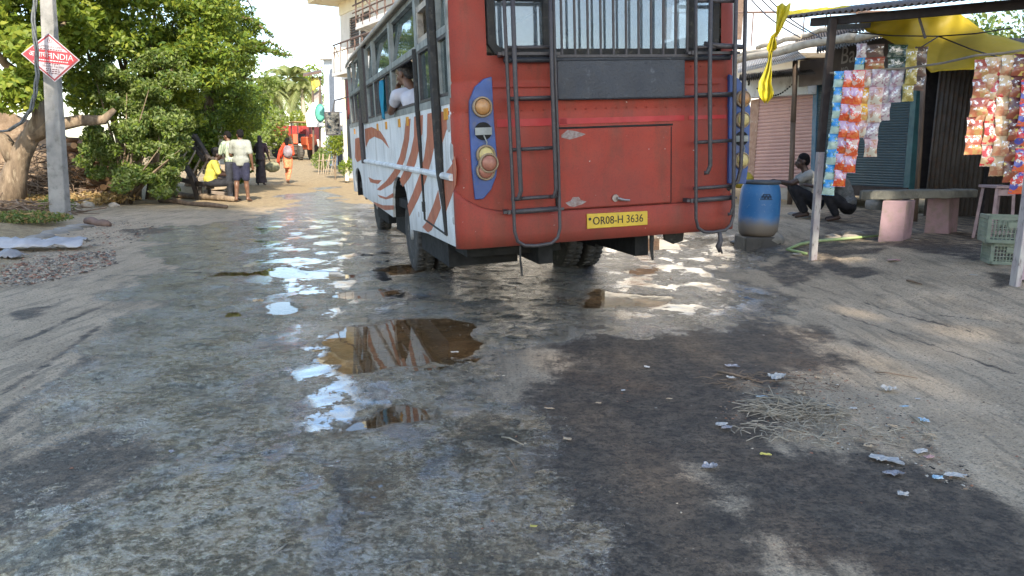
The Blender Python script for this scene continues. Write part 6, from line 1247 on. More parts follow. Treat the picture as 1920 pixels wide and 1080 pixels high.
# crates
CRT = mat('dusty_green_crate', (.24, .29, .22), .7, 0, (.17, .2, .16), 6, (.33, .33, .28), .5)
def crate(loc, rz, w_=.50, d_=.34, h_=.26, lab=''):
    c = thing('plastic_crate', lab, 'crate', loc, rz); mb = MB()
    for sx_ in (-1, 1):
        for sy in (-1, 1): mb.box((sx_*(w_/2-.015), sy*(d_/2-.015), h_/2), (.03, .03, h_))
    for z in (.015, h_-.02):
        for sy in (-1, 1): mb.box((0, sy*(d_/2-.012), z), (w_, .022, .035))
        for sx_ in (-1, 1): mb.box((sx_*(w_/2-.012), 0, z), (.022, d_, .035))
    mb.box((0, 0, .01), (w_-.03, d_-.03, .012))
    for sy in (-1, 1):
        for i in range(13): mb.box((-w_/2+.03+i*(w_-.06)/12, sy*(d_/2-.012), h_*.45), (.009, .012, h_*.75))
        for k in range(4): mb.box((0, sy*(d_/2-.012), h_*(.2+.17*k)), (w_-.05, .010, .009))
        mb.box((0, sy*(d_/2-.008), h_*.68), (.14, .016, .055))
    for sx_ in (-1, 1):
        for i in range(8): mb.box((sx_*(w_/2-.012), -d_/2+.03+i*(d_-.06)/7, h_*.45), (.012, .009, h_*.75))
        for k in range(4): mb.box((sx_*(w_/2-.012), 0, h_*(.2+.17*k)), (.010, d_-.05, .009))
    mb.build('crate_shell', CRT, c); return c
q = G(1893, 497); crate((q.x+.07, q.y+.15, gz(q.x, q.y)), -.25, .42, .30, .22, 'lower dusty green plastic crate on the ground behind the leaning post')
crate((q.x+.04, q.y+.12, gz(q.x, q.y)+.222), -.3, .50, .34, .27, 'upper dusty green plastic crate on top of the other one')
# tall stool
PKF = mat('worn_pink_frame', (.40, .30, .31), .8, 0, (.28, .2, .21), 8)
q = at(1862, 432, 10.0); q.z = gz(q.x, q.y); st_ = thing('tall_stool', 'worn pinkish wooden stool standing in the dark behind the crates', 'stool', q, .15); hs = .66
for sx_ in (-1, 1):
    for sy in (-1, 1): mb = MB(); mb.bar((sx_*.15, sy*.15, 0), (sx_*.12, sy*.12, hs), .035, .035); mb.build('leg', PKF, st_)
mb = MB(); mb.box((0, 0, hs+.02), (.32, .32, .035)); mb.box((0, -.13, hs-.05), (.25, .02, .08)); mb.build('seat', PKF, st_, bevel=.005); mb = MB(); mb.box((0, -.145, .10), (.27, .025, .04)); mb.build('stretcher', PKF, st_)
# garland of black beads under the beam
mb = MB()
for i in range(16):
    u = i/15; q = K(1420+u*65, 166+14*math.sin(u*3.1)*1.2-8*u, .45); mb.ell(q-pk.location, (.022, .022, .022), n=8, m=5)
mb.tube([K(1420+i/15*65, 166+14*math.sin(i/15*3.1)*1.2-8*i/15, .45)-pk.location for i in range(16)], .006, 4)
o = mb.build('bead_garland', DARK, None, True); o.location = pk.location; tag(o, 'sagging string of black beads in front of the white beam', 'garland')
mb = MB()
for i in range(5): mb.ell((.012*(i % 2), 0, -.035*i), (.025, .025, .022), n=8, m=5)
o = mb.build('bead_string', DARK, None, True); o.location = K(1404, 148, .3); tag(o, 'short black bead string hanging at the left end of the white beam', 'garland')
# ------------------------------------------------ packets
def packmat(nm, top, bot, blob, white=.0, seed=0, hi=(.85, .85, .85)):
    m, t, p = newmat(nm); v = ocoord(t); s_ = NN(t, 'ShaderNodeSeparateXYZ'); t.links.new(v, s_.inputs[0])
    oi = NN(t, 'ShaderNodeObjectInfo'); off = NN(t, 'ShaderNodeVectorMath', operation='ADD'); t.links.new(v, off.inputs[0]); off.inputs[1].default_value = (seed, seed*.7, 0)
    c = mix(t, mrange(t, s_.outputs[2], -.012, .012), bot, top)
    n1 = noi(t, 20, 3, .6, off.outputs[0]); n2 = noi(t, 34, 3, .6, off.outputs[0])
    c = mix(t, mrange(t, n1, .52, .56), c, blob); c = mix(t, mth(t, 'MULTIPLY', mrange(t, n2, .56, .60), mrange(t, mth(t, 'ABSOLUTE', mth(t, 'SUBTRACT', s_.outputs[2], .02)), .045, .03)), c, hi)
    ed_ = mrange(t, mth(t, 'ABSOLUTE', s_.outputs[2]), .070, .076); c = mix(t, ed_, c, top)
    t.links.new(c, p.inputs['Base Color']); p.inputs['Roughness'].default_value = .22; p.inputs['Specular IOR Level'].default_value = .7
    b = NN(t, 'ShaderNodeBump', inp={'Strength': .5, 'Distance': .012}); t.links.new(noi(t, 16, 3, .6, off.outputs[0]), b.inputs['Height']); t.links.new(b.outputs[0], p.inputs['Normal']); return m
PM = {'blue': packmat('blue_green_pack', (.04, .30, .72), (.42, .58, .50), (.50, .66, .62), seed=1, hi=(.10, .25, .12)), 'red': packmat('white_red_pack', (.62, .42, .62), (.70, .09, .03), (.78, .20, .05), seed=2), 'red2': packmat('red_pack', (.70, .10, .12), (.72, .12, .04), (.75, .5, .4), seed=3),
      'orange': packmat('orange_pack', (.80, .42, .03), (.75, .36, .12), (.78, .55, .2), seed=4), 'silver': packmat('silver_pink_pack', (.50, .44, .48), (.55, .50, .50), (.36, .22, .27), seed=5), 'pale': packmat('pale_pack', (.62, .40, .40), (.66, .60, .48), (.55, .30, .2), seed=6),
      'brown': packmat('brown_gold_pack', (.30, .07, .05), (.42, .26, .10), (.45, .16, .08), seed=7), 'tan': packmat('tan_orange_pack', (.58, .42, .24), (.48, .20, .11), (.55, .32, .18), seed=8), 'white': packmat('cream_red_pack', (.60, .50, .42), (.58, .40, .22), (.55, .05, .05), seed=9),
      'dots': packmat('dark_dotted_pack', (.12, .03, .03), (.30, .08, .04), (.60, .45, .12), seed=10), 'rb': packmat('red_blue_pack', (.70, .05, .05), (.72, .16, .06), (.10, .10, .40), seed=11), 'gold': packmat('gold_wrapper', (.42, .33, .08), (.36, .28, .07), (.5, .42, .15), seed=12), 'dull': packmat('dull_dark_pack', (.12, .09, .08), (.16, .12, .10), (.2, .12, .10), seed=13), 'dgrn': packmat('dark_green_pack', (.03, .07, .05), (.05, .09, .08), (.2, .25, .22), seed=14)}
def packmesh(w_, h_, seed, n=9):
    g = random.Random(seed); mb = MB(); vs = []
    for s_ in (-1, 1):
        for j in range(n+1):
            for i in range(n+1):
                u, v_ = i/n, j/n; e = math.sin(math.pi*min(1, max(0, (v_-.08)/.84)))**.6 if .08 < v_ < .92 else 0; bul = .20*w_*e*math.sin(math.pi*u)**.7; pin = 1-.10*e*math.cos(math.pi*u)**2
                x = (u-.5)*w_*pin; z = (v_-.5)*h_; q = mnoise.noise(Vector((u*3+seed, v_*3, s_)))*.012*(.3+e); vs.append((x, s_*(bul+.0012)+q, z+(.003*(i % 2) if j in (0, n) else 0)))
    N = (n+1)**2; fs = []
    for j in range(n):
        for i in range(n): k = j*(n+1)+i; fs += [(k, k+1, k+n+2, k+n+1), (N+k, N+k+n+1, N+k+n+2, N+k+1)]
    mb.add(vs, fs); return mb
PACK = {}
def packet(kind, par, loc, w_, h_, rot, seed):
    key = (kind, seed % 3)
    if key not in PACK: 
        o = packmesh(.125, .155, seed).build('packet', PM[kind], None, True); PACK[key] = o.data; bpy.data.objects.remove(o)
    o = bpy.data.objects.new('packet', PACK[key]); COL.objects.link(o); o.parent = par; o.location = loc; o.scale = (w_/.125, 1, h_/.155); o.rotation_euler = rot; return o
def strip(lab, top, bot, d, kinds, pxw, seed, grp):
    g = random.Random(seed); n = len(kinds); A_, B_ = at(*top, d), at(*bot, d); t_ = thing('packet_strip', lab, 'packet strip', A_, 0, grp); stp = (B_-A_)/n; w_ = pxw/1450*d
    yaw = math.atan2(-A_.x, A_.y)*.6
    for i, k in enumerate(kinds):
        packet(k, t_, stp*(i+.5)+Vector((g.uniform(-.006, .006), g.uniform(-.012, .012), 0)), w_*g.uniform(.95, 1.05), stp.length*1.03, (g.uniform(-.08, .08), g.uniform(-.06, .06)-math.atan2(stp.x, -stp.z)*-1*0, yaw+g.uniform(-.2, .2)), seed+i)
    return t_
gl_ = 'strips of snack packets hanging left of the bench'
strip('strip of blue and pale green packets, leftmost beside the main post', (1578, 134), (1553, 366), 9.0, ['blue']*8, 22, 1, gl_)
strip('long strip of white and red packets next to the blue ones', (1594, 133), (1573, 350), 8.95, ['red']*7, 22, 2, gl_)
strip('strip of red packets second from the blue ones', (1612, 132), (1592, 324), 8.9, ['red2', 'red', 'red2', 'red', 'red2', 'red'], 23, 3, gl_)
strip('strip with bright orange packets in the left cluster', (1630, 132), (1617, 258), 8.9, ['pale', 'orange', 'orange', 'pale'], 21, 4, gl_)
strip('strip with a lone pale packet dangling lowest in the left cluster', (1648, 131), (1630, 294), 8.85, ['silver', 'pale', 'pale', 'silver', 'pale'], 24, 5, gl_)
strip('silvery strip of three packets in the left cluster', (1664, 131), (1653, 226), 8.85, ['silver', 'silver', 'silver'], 25, 6, gl_)
strip('short pinkish silver strip of two at the right of the left cluster', (1684, 130), (1677, 192), 8.8, ['silver', 'silver'], 22, 7, gl_)
strip('dull gold wrapper strip hanging right of the silver packets', (1712, 92), (1702, 190), 8.7, ['gold', 'gold', 'gold'], 20, 8, gl_)
strip('dark brown packets high up in the left cluster', (1640, 84), (1638, 132), 9.2, ['dull', 'brown'], 34, 9, gl_)
strip('dark green packets high up beside the brown ones', (1683, 84), (1680, 132), 9.2, ['dgrn', 'dgrn'], 34, 10, gl_)
strip('faded brown wrappers tucked behind the gold strip', (1728, 88), (1722, 170), 9.0, ['dull', 'dull', 'dull'], 22, 11, gl_)
strip('blue and white bag hanging highest beside the post', (1617, 82), (1611, 134), 9.1, ['silver', 'blue'], 17, 12, gl_)
gr_ = 'strips of snack packets hanging at the right edge'
strip('leftmost brown and gold strip of the right hand cluster', (1847, 112), (1822, 290), 7.4, ['brown', 'brown', 'brown', 'brown', 'brown', 'brown'][:5], 30, 21, gr_)
strip('strip of pinkish brown packets second from left in the right hand cluster', (1862, 108), (1842, 230), 7.38, ['tan', 'tan', 'tan', 'tan'], 28, 22, gr_)
strip('cream and red strip in the right hand cluster', (1880, 108), (1853, 312), 7.35, ['white', 'white', 'white', 'white', 'white'], 32, 23, gr_)
strip('tan and orange strip ending lowest in the middle of the right hand cluster', (1898, 104), (1872, 330), 7.3, ['tan', 'tan', 'tan', 'tan', 'tan', 'tan'], 34, 24, gr_)
strip('dark dotted strip with yellow spots in the right hand cluster', (1922, 102), (1896, 342), 7.25, ['dots', 'dots', 'dots', 'dots', 'dots', 'dots'], 34, 25, gr_)
strip('bright red and blue strip at the very edge of the right hand cluster', (1935, 150), (1912, 364), 7.2, ['rb', 'rb', 'rb', 'rb', 'rb'], 38, 26, gr_)
strip('outermost red strip partly outside the view', (1958, 150), (1945, 340), 7.2, ['rb', 'red2', 'rb', 'rb', 'rb'], 36, 27, gr_)
RP = [at(1556, 137, 9.1), at(1640, 131, 8.95), at(1700, 128, 8.7), at(1770, 118, 8.1), at(1830, 104, 7.5), at(1880, 100, 7.35), at(1980, 84, 7.1)]
mb = MB(); mb.tube([q-RP[0] for q in RP], .012, 6); o = mb.build('rope', mat('dirty_rope', (.30, .25, .19), .9), None); o.location = RP[0]; tag(o, 'sagging rope the snack packets hang from', 'rope')
# wires over the shops
for i, (a, b_) in enumerate((((1385, -30, 14), (1500, 70, 11.5)), ((1395, -40, 14), (1512, 60, 11.5)), ((1410, -40, 14), (1540, 72, 11)))):
    A_, B_ = at(*a), at(*b_); mb = MB(); mb.tube([A_.lerp(B_, k/8)-A_-Vector((0, 0, .1*math.sin(k/8*3.14))) for k in range(9)], .010, 5); o = mb.build('service_wire', BLACK, None); o.location = A_; tag(o, ('first', 'middle', 'last')[i]+' of three dark wires slanting down to the low roofs', 'wire')
# tree behind the tarpaulin
P = Vector((12.0, 16.5, gz(12, 16.5))); t_ = thing('tree', 'tree with dusty leaves filling the gap behind the yellow tarpaulin', 'tree', P); mb = MB(); limbs(mb, (0, 0, 0), (0, 0, 2.6), .2, 5, (0, 0, 3.4), (2.6, 2, 1.4), 5); mb.build('trunk', BARK, t_, True); leafmesh('crown', [LM_D, LM_G], clumps((0, 0, 3.5), (3.2, 2, 1.3), 34, .7, 6, .8, .1), 7000, .15, t_, 7)
# ================================================================ PEOPLE
SKIN = mat('brown_skin', (.17, .085, .05), .5, 0, (.12, .06, .036), 12); SKIND = mat('dark_brown_skin', (.06, .033, .024), .5, 0, (.045, .025, .018), 12); HAIR = mat('black_hair', (.008, .007, .008), .8, 0, (.012, .011, .011), 40, bump=.6, bs=90, spec=.12)
GREYH = mat('greying_hair', (.07, .06, .058), .6, 0, (.02, .018, .018), 30, (.2, .19, .18), .5, .6, 90); EYEW = mat('eye_white', (.6, .58, .55), .4)
def cloth(n, c, c2=None, d=None, amt=0, ns=6): return mat(n, c, .85, 0, c2, ns, d, amt, .35, 30)
def V3(*a): return Vector(a)
BASE = dict(pel=(0, 0, .93), spi=(0, .01, 1.10), che=(0, 0, 1.30), nec=(0, .0, 1.45), hea=(0, .015, 1.575), shL=(-.165, 0, 1.385), elL=(-.22, -.03, 1.10), wrL=(-.22, .05, .86), shR=(.165, 0, 1.385), elR=(.22, -.03, 1.10), wrR=(.22, .05, .86),
            hiL=(-.09, 0, .90), knL=(-.10, .02, .50), anL=(-.10, -.02, .09), toL=(-.12, .13, .035), hiR=(.09, 0, .90), knR=(.10, .02, .50), anR=(.10, -.02, .09), toR=(.12, .13, .035))
def hand(mb, w_, d, side, curl=.5, s=1.0, nrm=None):
    d = d.normalized(); up = (nrm or Vector((0, 0, 1))); ac = d.cross(up)
    ac = ac.normalized() if ac.length > .1 else Vector((1, 0, 0)); pn = ac.cross(d).normalized()
    mb.cap(w_, w_+d*.05*s, .024*s, .03*s, n=10); pm = w_+d*.045*s; mb.ell(pm, (.034*s, .036*s, .018*s), rot=Matrix((ac, d, pn)).transposed(), n=10, m=8)
    for i, (o, L) in enumerate(((-.026, .062), (-.009, .072), (.009, .068), (.026, .052))):
        a = w_+d*.075*s+ac*o*s; b_ = a+(d*(1-curl*.3)-pn*curl*.5)*L*.5*s; c_ = b_+(d*(1-curl)-pn*curl)*L*.5*s; mb.tube([a-d*.02*s, a, b_, c_], [.0095*s, .0095*s, .0088*s, .007*s], 7)
    a = w_+d*.03*s+ac*side*.03*s; mb.tube([a-ac*side*.01*s, a+ac*side*.018*s+d*.02*s, a+ac*side*.024*s+d*.045*s-pn*.01*s], [.012*s, .0105*s, .008*s], 7)
def headmesh(mb, c, yaw, pitch, s=1.0):
    Rm = Matrix.Rotation(yaw, 3, 'Z')@Matrix.Rotation(pitch, 3, 'X'); P_ = lambda x, y, z: c+Rm@Vector((x, y, z))*s
    mb.ell(P_(0, -.012, .025), (.074*s, .092*s, .088*s), rot=Rm); mb.ell(P_(0, .018, -.035), (.058*s, .068*s, .075*s), rot=Rm); mb.ell(P_(0, .055, -.082), (.028*s, .026*s, .024*s), rot=Rm)
    mb.tube([P_(0, .082, .015), P_(0, .098, -.012), P_(0, .112, -.034), P_(0, .088, -.042)], [.009*s, .012*s, .017*s, .012*s], 8)
    for q in (-1, 1): mb.ell(P_(q*.076, -.008, -.012), (.010*s, .022*s, .034*s), rot=Rm, n=8, m=6); mb.ell(P_(q*.030, .078, .026), (.022*s, .012*s, .009*s), rot=Rm, n=8, m=6); mb.ell(P_(q*.046, .058, -.025), (.020*s, .018*s, .02*s), rot=Rm, n=8, m=6)
    mb.tube([P_(-.026, .076, -.064), P_(0, .088, -.063), P_(.026, .076, -.064)], [.006*s, .010*s, .006*s], 7); mb.tube([P_(-.022, .076, -.074), P_(0, .086, -.075), P_(.022, .076, -.074)], [.006*s, .010*s, .006*s], 7)
    return Rm, P_
def person(lab, loc, rz, J, shirt=None, pants=None, hairm=HAIR, skin=SKIN, s=1.0, sleeve=.8, shorts=0, yaw=0, pitch=0, hair='short', curlL=.5, curlR=.5, shoes=None, long_shirt=0, fat=1.0, vox=.0125, cat='person', hem=0):
    j = dict(BASE); j.update(J); j = {k: Vector(v)*s for k, v in j.items()}; t_ = thing('person', lab, cat, loc, rz); f = fat*s; mb = MB()
    mb.cap(j['pel'], j['spi'], .125*f, .115*f); mb.ell(j['pel'], (.155*f, .11*f, .11*f)); mb.cap(j['spi'], j['che'], .12*f, .135*f); mb.ell(j['che']+V3(0, 0, .02)*s, (.165*f, .10*f, .13*f)); mb.cap(j['che']+(j['nec']-j['che'])*.6, j['hea']-V3(0, .01, .05)*s, .06*s, .05*s)
    for a in 'LR':
        mb.cap(j['nec']-V3(0, 0, .05)*s, j['sh'+a], .055*f, .058*f); mb.cap(j['sh'+a], j['el'+a], .052*f, .038*f); mb.cap(j['el'+a], j['wr'+a], .039*f, .024*f)
        hand(mb, j['wr'+a], j['wr'+a]-j['el'+a], 1 if a == 'L' else -1, curlL if a == 'L' else curlR, s)
        mb.cap(j['hi'+a], j['kn'+a], .085*f, .055*f); mb.cap(j['kn'+a], j['an'+a], .054*f, .034*f); mb.ell(j['kn'+a].lerp(j['an'+a], .28)-(j['to'+a]-j['an'+a]).normalized()*.012, (.05*f, .05*f, .09*f))
        an, to = j['an'+a], j['to'+a]; mb.cap(an-V3(0, 0, .03)*s-(to-an).normalized()*.03*s, to, .036*s, .026*s)
    Rm, P_ = headmesh(mb, j['hea'], yaw, pitch, s); body = mb.flesh('body', skin, t_, vox*s)
    em = MB()
    for q in (-1, 1): em.ell(P_(q*.030, .086, .014), (.011*s, .006*s, .006*s), rot=Rm, n=8, m=6); em.ell(P_(q*.030, .0915, .014), (.005*s, .003*s, .005*s), 1, rot=Rm, n=8, m=6)
    em.build('eyes', [EYEW, HAIR], t_, True)
    if hair:
        h = MB(); h.ell(P_(0, -.022, .050), (.083*s, .092*s, .080*s), rot=Rm); h.ell(P_(0, -.055, .01), (.076*s, .060*s, .080*s), rot=Rm)
        if hair == 'long': h.ell(P_(0, -.07, -.08), (.075*s, .05*s, .13*s), rot=Rm)
        if hair == 'messy':
            g = random.Random(3)
            for i in range(26): a = g.uniform(0, 6.28); h.ell(P_(.07*math.cos(a), -.03+.075*math.sin(a), .05+g.uniform(-.02, .05)), (.022*s,)*3, n=7, m=5)
        h.flesh('hair', hairm, t_, .010*s, 2, .5, .012*s)
    if pants:
        p_ = MB(); k = 1.22; p_.ell(j['pel'], (.165*f, .125*f, .12*f)); p_.cap(j['pel'], j['spi']-V3(0, 0, .04)*s, .135*f, .125*f)
        for a in 'LR':
            kn, an = j['kn'+a], j['an'+a]; p_.cap(j['hi'+a], kn if not shorts else j['hi'+a].lerp(kn, shorts), .10*f, .072*f if not shorts else .085*f)
            if not shorts: p_.cap(kn, kn.lerp(an, .9), .071*f, .056*f)
        p_.flesh('trousers' if not shorts else 'shorts', pants, t_, .013*s, 2, .5, .022*s)
    if shirt:
        m_ = MB(); m_.cap(j['spi'].lerp(j['pel'], .7+long_shirt), j['spi'], .15*f, .14*f); m_.ell(j['spi'].lerp(j['pel'], .55+long_shirt), (.18*f, .135*f, .12*f)); m_.cap(j['spi'], j['che'], .142*f, .15*f); m_.ell(j['che']+V3(0, 0, .02)*s, (.182*f, .122*f, .14*f))
        for a in 'LR': m_.cap(j['nec']-V3(0, 0, .06)*s, j['sh'+a], .062*f, .072*f); m_.cap(j['sh'+a], j['sh'+a].lerp(j['el'+a], sleeve) if sleeve <= 1 else j['el'+a], .072*f, .062*f)
        if sleeve > 1:
            for a in 'LR': m_.cap(j['el'+a], j['el'+a].lerp(j['wr'+a], sleeve-1), .058*f, .045*f)
        m_.flesh('shirt', shirt, t_, .013*s, 2, .5, .024*s)
    if shoes:
        sm_ = MB()
        for a in 'LR': an, to = j['an'+a], j['to'+a]; sm_.cap(an-V3(0, 0, .04)*s-(to-an).normalized()*.035*s, to+(to-an).normalized()*.01, .043*s, .034*s)
        sm_.flesh('shoes', shoes, t_, .010*s, 2)
    return t_
# in these frames the person faces +Y at rz=0 (away from the camera); +x is their right
P = G(455, 379)
stripe_m, tt, pp = newmat('striped_shirt_cloth'); vv_ = ocoord(tt); wv = NN(tt, 'ShaderNodeTexWave', inp={'Scale': 9, 'Distortion': 2.0}); tt.links.new(vv_, wv.inputs['Vector']); tt.links.new(mix(tt, mrange(tt, wv.outputs['Fac'], .3, .7), (.42, .46, .34), (.20, .27, .20)), pp.inputs['Base Color'])
person('standing man in a loose pale tee shirt and navy shorts, back to the viewer', (P.x, P.y, gz(P.x, P.y)), .12, dict(elR=(.235, -.02, 1.10), wrR=(.25, .06, .87), elL=(-.24, .04, 1.12), wrL=(-.2, .2, .98), knL=(-.11, .0, .50), anL=(-.13, -.04, .09), toL=(-.15, .12, .03), anR=(.12, .06, .09), toR=(.17, .18, .03)), cloth('pale_tee', (.31, .32, .28), (.24, .25, .22)), cloth('navy_shorts', (.02, .022, .05)), s=1.0, sleeve=.75, shorts=.82, yaw=.5, long_shirt=.15, fat=1.12, shoes=None)
P = G(432, 379)
person('man in a green and white striped shirt with one foot up on the felled trunk', (P.x, P.y+.25, gz(P.x, P.y)), .95, dict(pel=(0, -.02, .93), che=(0, .08, 1.30), nec=(0, .12, 1.44), hea=(0, .16, 1.565), shL=(-.16, .08, 1.385), shR=(.16, .08, 1.385), elR=(.24, .16, 1.14), wrR=(.14, .36, 1.12), elL=(-.2, .2, 1.14), wrL=(-.1, .38, 1.05), knR=(.12, .30, .62), anR=(.12, .22, .24), toR=(.13, .36, .18)), stripe_m, cloth('charcoal_trousers', (.03, .033, .045)), s=.98, yaw=.25, pitch=-.25, shoes=cloth('white_shoes', (.6, .58, .55)), sleeve=.9, fat=1.05)
P = G(392, 378)
person('seated man in a yellow shirt and dark cap on the edge of the cart', (P.x, P.y+.1, gz(P.x, P.y)), -1.25, dict(pel=(0, 0, .42), spi=(0, .04, .58), che=(0, .10, .78), nec=(0, .15, .93), hea=(0, .20, 1.05), shL=(-.165, .12, .86), shR=(.165, .12, .86), elL=(-.22, .22, .62), wrL=(-.10, .44, .60), elR=(.22, .22, .62), wrR=(.08, .45, .58), hiL=(-.09, .03, .42), hiR=(.09, .03, .42), knL=(-.13, .44, .44), knR=(.13, .44, .42), anL=(-.13, .50, .08), anR=(.13, .42, .08), toL=(-.15, .64, .03), toR=(.15, .56, .03)), cloth('yellow_shirt', (.52, .46, .08), (.42, .37, .06)), cloth('dark_trousers', (.015, .015, .02)), skin=SKIND, s=1.05, pitch=-.2, sleeve=.85)
cp_ = MB(); hp_ = Vector((P.x, P.y+.1, gz(P.x, P.y)))+Matrix.Rotation(-1.25, 3, 'Z')@(Vector((0, .19, 1.16))*1.05)
cp_.ell((0, 0, 0), (.098, .105, .065), n=16, m=8); cp_.ell((.09, .03, -.03), (.08, .06, .012), n=12, m=5); o = cp_.flesh('cap', cloth('black_cap', (.012, .012, .014)), None, .009, 2); o.location = hp_; tag(o, 'black cap worn by the seated man in the yellow shirt', 'cap')
P = at(401, 372, 20.0); P.z = gz(P.x, P.y)
person('seated person in white with a black cap, half hidden behind the man in yellow', P, -1.0, dict(pel=(0, 0, .50), spi=(0, .02, .68), che=(0, .05, .88), nec=(0, .08, 1.03), hea=(0, .1, 1.15), shL=(-.165, .05, .96), shR=(.165, .05, .96), elL=(-.22, .12, .72), wrL=(-.10, .3, .62), elR=(.22, .12, .72), wrR=(.1, .3, .62), hiL=(-.09, .03, .5), hiR=(.09, .03, .5), knL=(-.12, .42, .48), knR=(.12, .42, .48), anL=(-.12, .45, .08), anR=(.12, .45, .08), toL=(-.13, .58, .03), toR=(.13, .58, .03)), cloth('white_shirt_worn', (.5, .5, .52)), cloth('brown_trousers', (.10, .08, .07)), skin=SKIND, sleeve=.9)
def robe(nm, j0, r0, j1, r1, m_, t_, sq=.75, wob=.05, extra=None):
    mb = MB(); mb.tube([j0, Vector(j0).lerp(Vector(j1), .4), Vector(j0).lerp(Vector(j1), .75), j1], [r0, r0*.55+r1*.45, r0*.2+r1*.8, r1], 20, flat=sq)
    if extra: extra(mb)
    return mb.flesh(nm, m_, t_, .016, 2, .5, wob)
P = at(489, 345, 23.5); P = G(490, 348)
BLKC = cloth('black_shawl', (.022, .018, .024), (.05, .04, .05)); 
t_ = person('woman in a dark veil and long dress carrying a bundle beside the men', (P.x, P.y, gz(P.x, P.y)), .15, dict(elR=(.24, .0, 1.1), wrR=(.30, .08, .86), elL=(-.2, .12, 1.12), wrL=(-.08, .24, 1.1)), cloth('plum_blouse', (.06, .035, .05)), None, s=.98, hair=None, skin=SKIND)
robe('skirt', (0, 0, .98), .16, (0, 0, .10), .24, BLKC, t_); robe('veil', (0, -.02, 1.66), .09, (0, -.06, .85), .22, BLKC, t_, .6)
b_ = Vector((P.x, P.y, gz(P.x, P.y)))+Vector((.38, .05, .62)); mb = MB(); mb.ell((0, 0, 0), (.26, .15, .17)); mb.ell((.06, 0, .05), (.18, .14, .13)); mb.tube([(-.12, 0, .12), (-.05, 0, .24), (.08, 0, .22), (.12, 0, .12)], .015, 6); o = mb.flesh('cloth_bundle', cloth('sage_bundle', (.34, .33, .20), (.20, .20, .13)), None, .012, 2, .5, .04); o.location = b_; tag(o, 'pale green cloth bundle carried by the dark veiled woman', 'bundle')
P = G(541, 344); ORG = cloth('orange_red_cloth', (.78, .085, .03), (.66, .06, .025), ns=3); FLO = mat('floral_orange', (.70, .12, .05), .85, 0, (.62, .32, .16), 14)
t_ = person('woman in bright orange red salwar walking away with a grey backpack', (P.x, P.y, gz(P.x, P.y)), -.1, dict(knL=(-.09, .12, .50), anL=(-.08, .10, .10), toL=(-.09, .24, .04), knR=(.08, -.02, .50), anR=(.08, -.22, .13), toR=(.08, -.14, .03), wrR=(.12, .25, 1.1), wrL=(-.3, .1, .9), elL=(-.25, 0, 1.12)), ORG, FLO, s=.95, hair='long', sleeve=1.6)
robe('kurta', (0, 0, 1.28), .15, (0, .0, .55), .21, FLO, t_, .7); 
mb = MB(); mb.tube([(-.12, .02, 1.42), (-.25, -.06, 1.15), (-.33, -.05, .8), (-.36, .0, .55)], [.07, .10, .12, .10], 12, flat=.45); mb.flesh('dupatta', ORG, t_, .014, 2, .5, .05)
mb = MB(); mb.ell((0, 0, 0), (.17, .10, .23)); mb.ell((0, -.07, -.06), (.13, .06, .13)); mb.tube([(-.11, .04, .18), (-.12, .16, .24), (-.11, .2, .1)], .018, 6); mb.tube([(.11, .04, .18), (.12, .16, .24), (.11, .2, .1)], .018, 6); o = mb.flesh('backpack', mat('grey_backpack_cloth', (.16, .13, .15), .8, 0, (.30, .27, .30), 8, (.4, .06, .06), .5), None, .012, 2); o.location = Vector((P.x, P.y, gz(P.x, P.y)))+Vector((.06, -.17, 1.12)); tag(o, 'grey and red backpack on the back of the woman in orange red', 'backpack')
P = at(413, 325, 31); P.z = gz(P.x, P.y)
person('distant person in a white and teal shirt between the plank and the striped shirt man', P, .2, {}, cloth('white_teal_shirt', (.55, .62, .62)), cloth('dark_lower', (.03, .03, .04)), s=1.0, vox=.02)
# man at the bus window (bus frame: +Y forward, +x right)
t_ = person('grey haired man in a white shirt leaning on the open bus window', (0, 0, 0), 0, dict(pel=(.12, -.25, .50), spi=(.06, -.20, .70), che=(-.02, -.10, .93), nec=(-.07, .0, 1.10), hea=(-.115, .075, 1.235), shL=(-.22, -.02, 1.02), shR=(.12, -.06, 1.02), elL=(-.25, .30, .865), wrL=(-.175, .26, 1.09), elR=(.10, .2, .82), wrR=(-.08, .34, .84),
   hiL=(.05, -.22, .5), hiR=(.2, -.22, .5), knL=(.02, .2, .5), knR=(.2, .2, .5), anL=(.02, .2, .12), anR=(.2, .2, .12), toL=(.02, .32, .05), toR=(.2, .32, .05)), cloth('white_shirt', (.62, .62, .68), (.52, .52, .58)), cloth('grey_trousers', (.08, .08, .09)), GREYH, SKIN, s=1.0, sleeve=.42, yaw=.7, pitch=-.15, hair='messy', curlL=.7, vox=.009)
LM_ = Matrix.Translation(BM@Vector((.20, 2.48, .255)))@BM.to_3x3().to_4x4(); t_.matrix_world = LM_
# blue cloth hanging in the next window
BLC = cloth('sea_blue_cloth', (.01, .17, .30), (.02, .25, .36), ns=4)
mb = MB()
cpz = [(1.52, .16), (1.46, .21), (1.38, .22), (1.30, .19), (1.20, .12), (1.13, .11), (1.08, .12)]
vs = []
for z, w_ in cpz:
    for k in range(15): u = k/14-.5; vs.append((.035+.03*math.sin(u*13+z*4), -u*w_*2.0*(.8)-.25*(1.52-z), z+.01*math.sin(u*9)))
mb.add([(x, y, z-1.3) for x, y, z in vs], [(i*15+k, i*15+k+1, (i+1)*15+k+1, (i+1)*15+k) for i in range(len(cpz)-1) for k in range(14)]); o = mb.build('blue_cloth', BLC, None, True, solid=.012); o.matrix_world = BM@Matrix.Translation((-.02, 3.80, 1.3)); tag(o, 'sea blue cloth bunched in the open bus window ahead of the man', 'cloth')
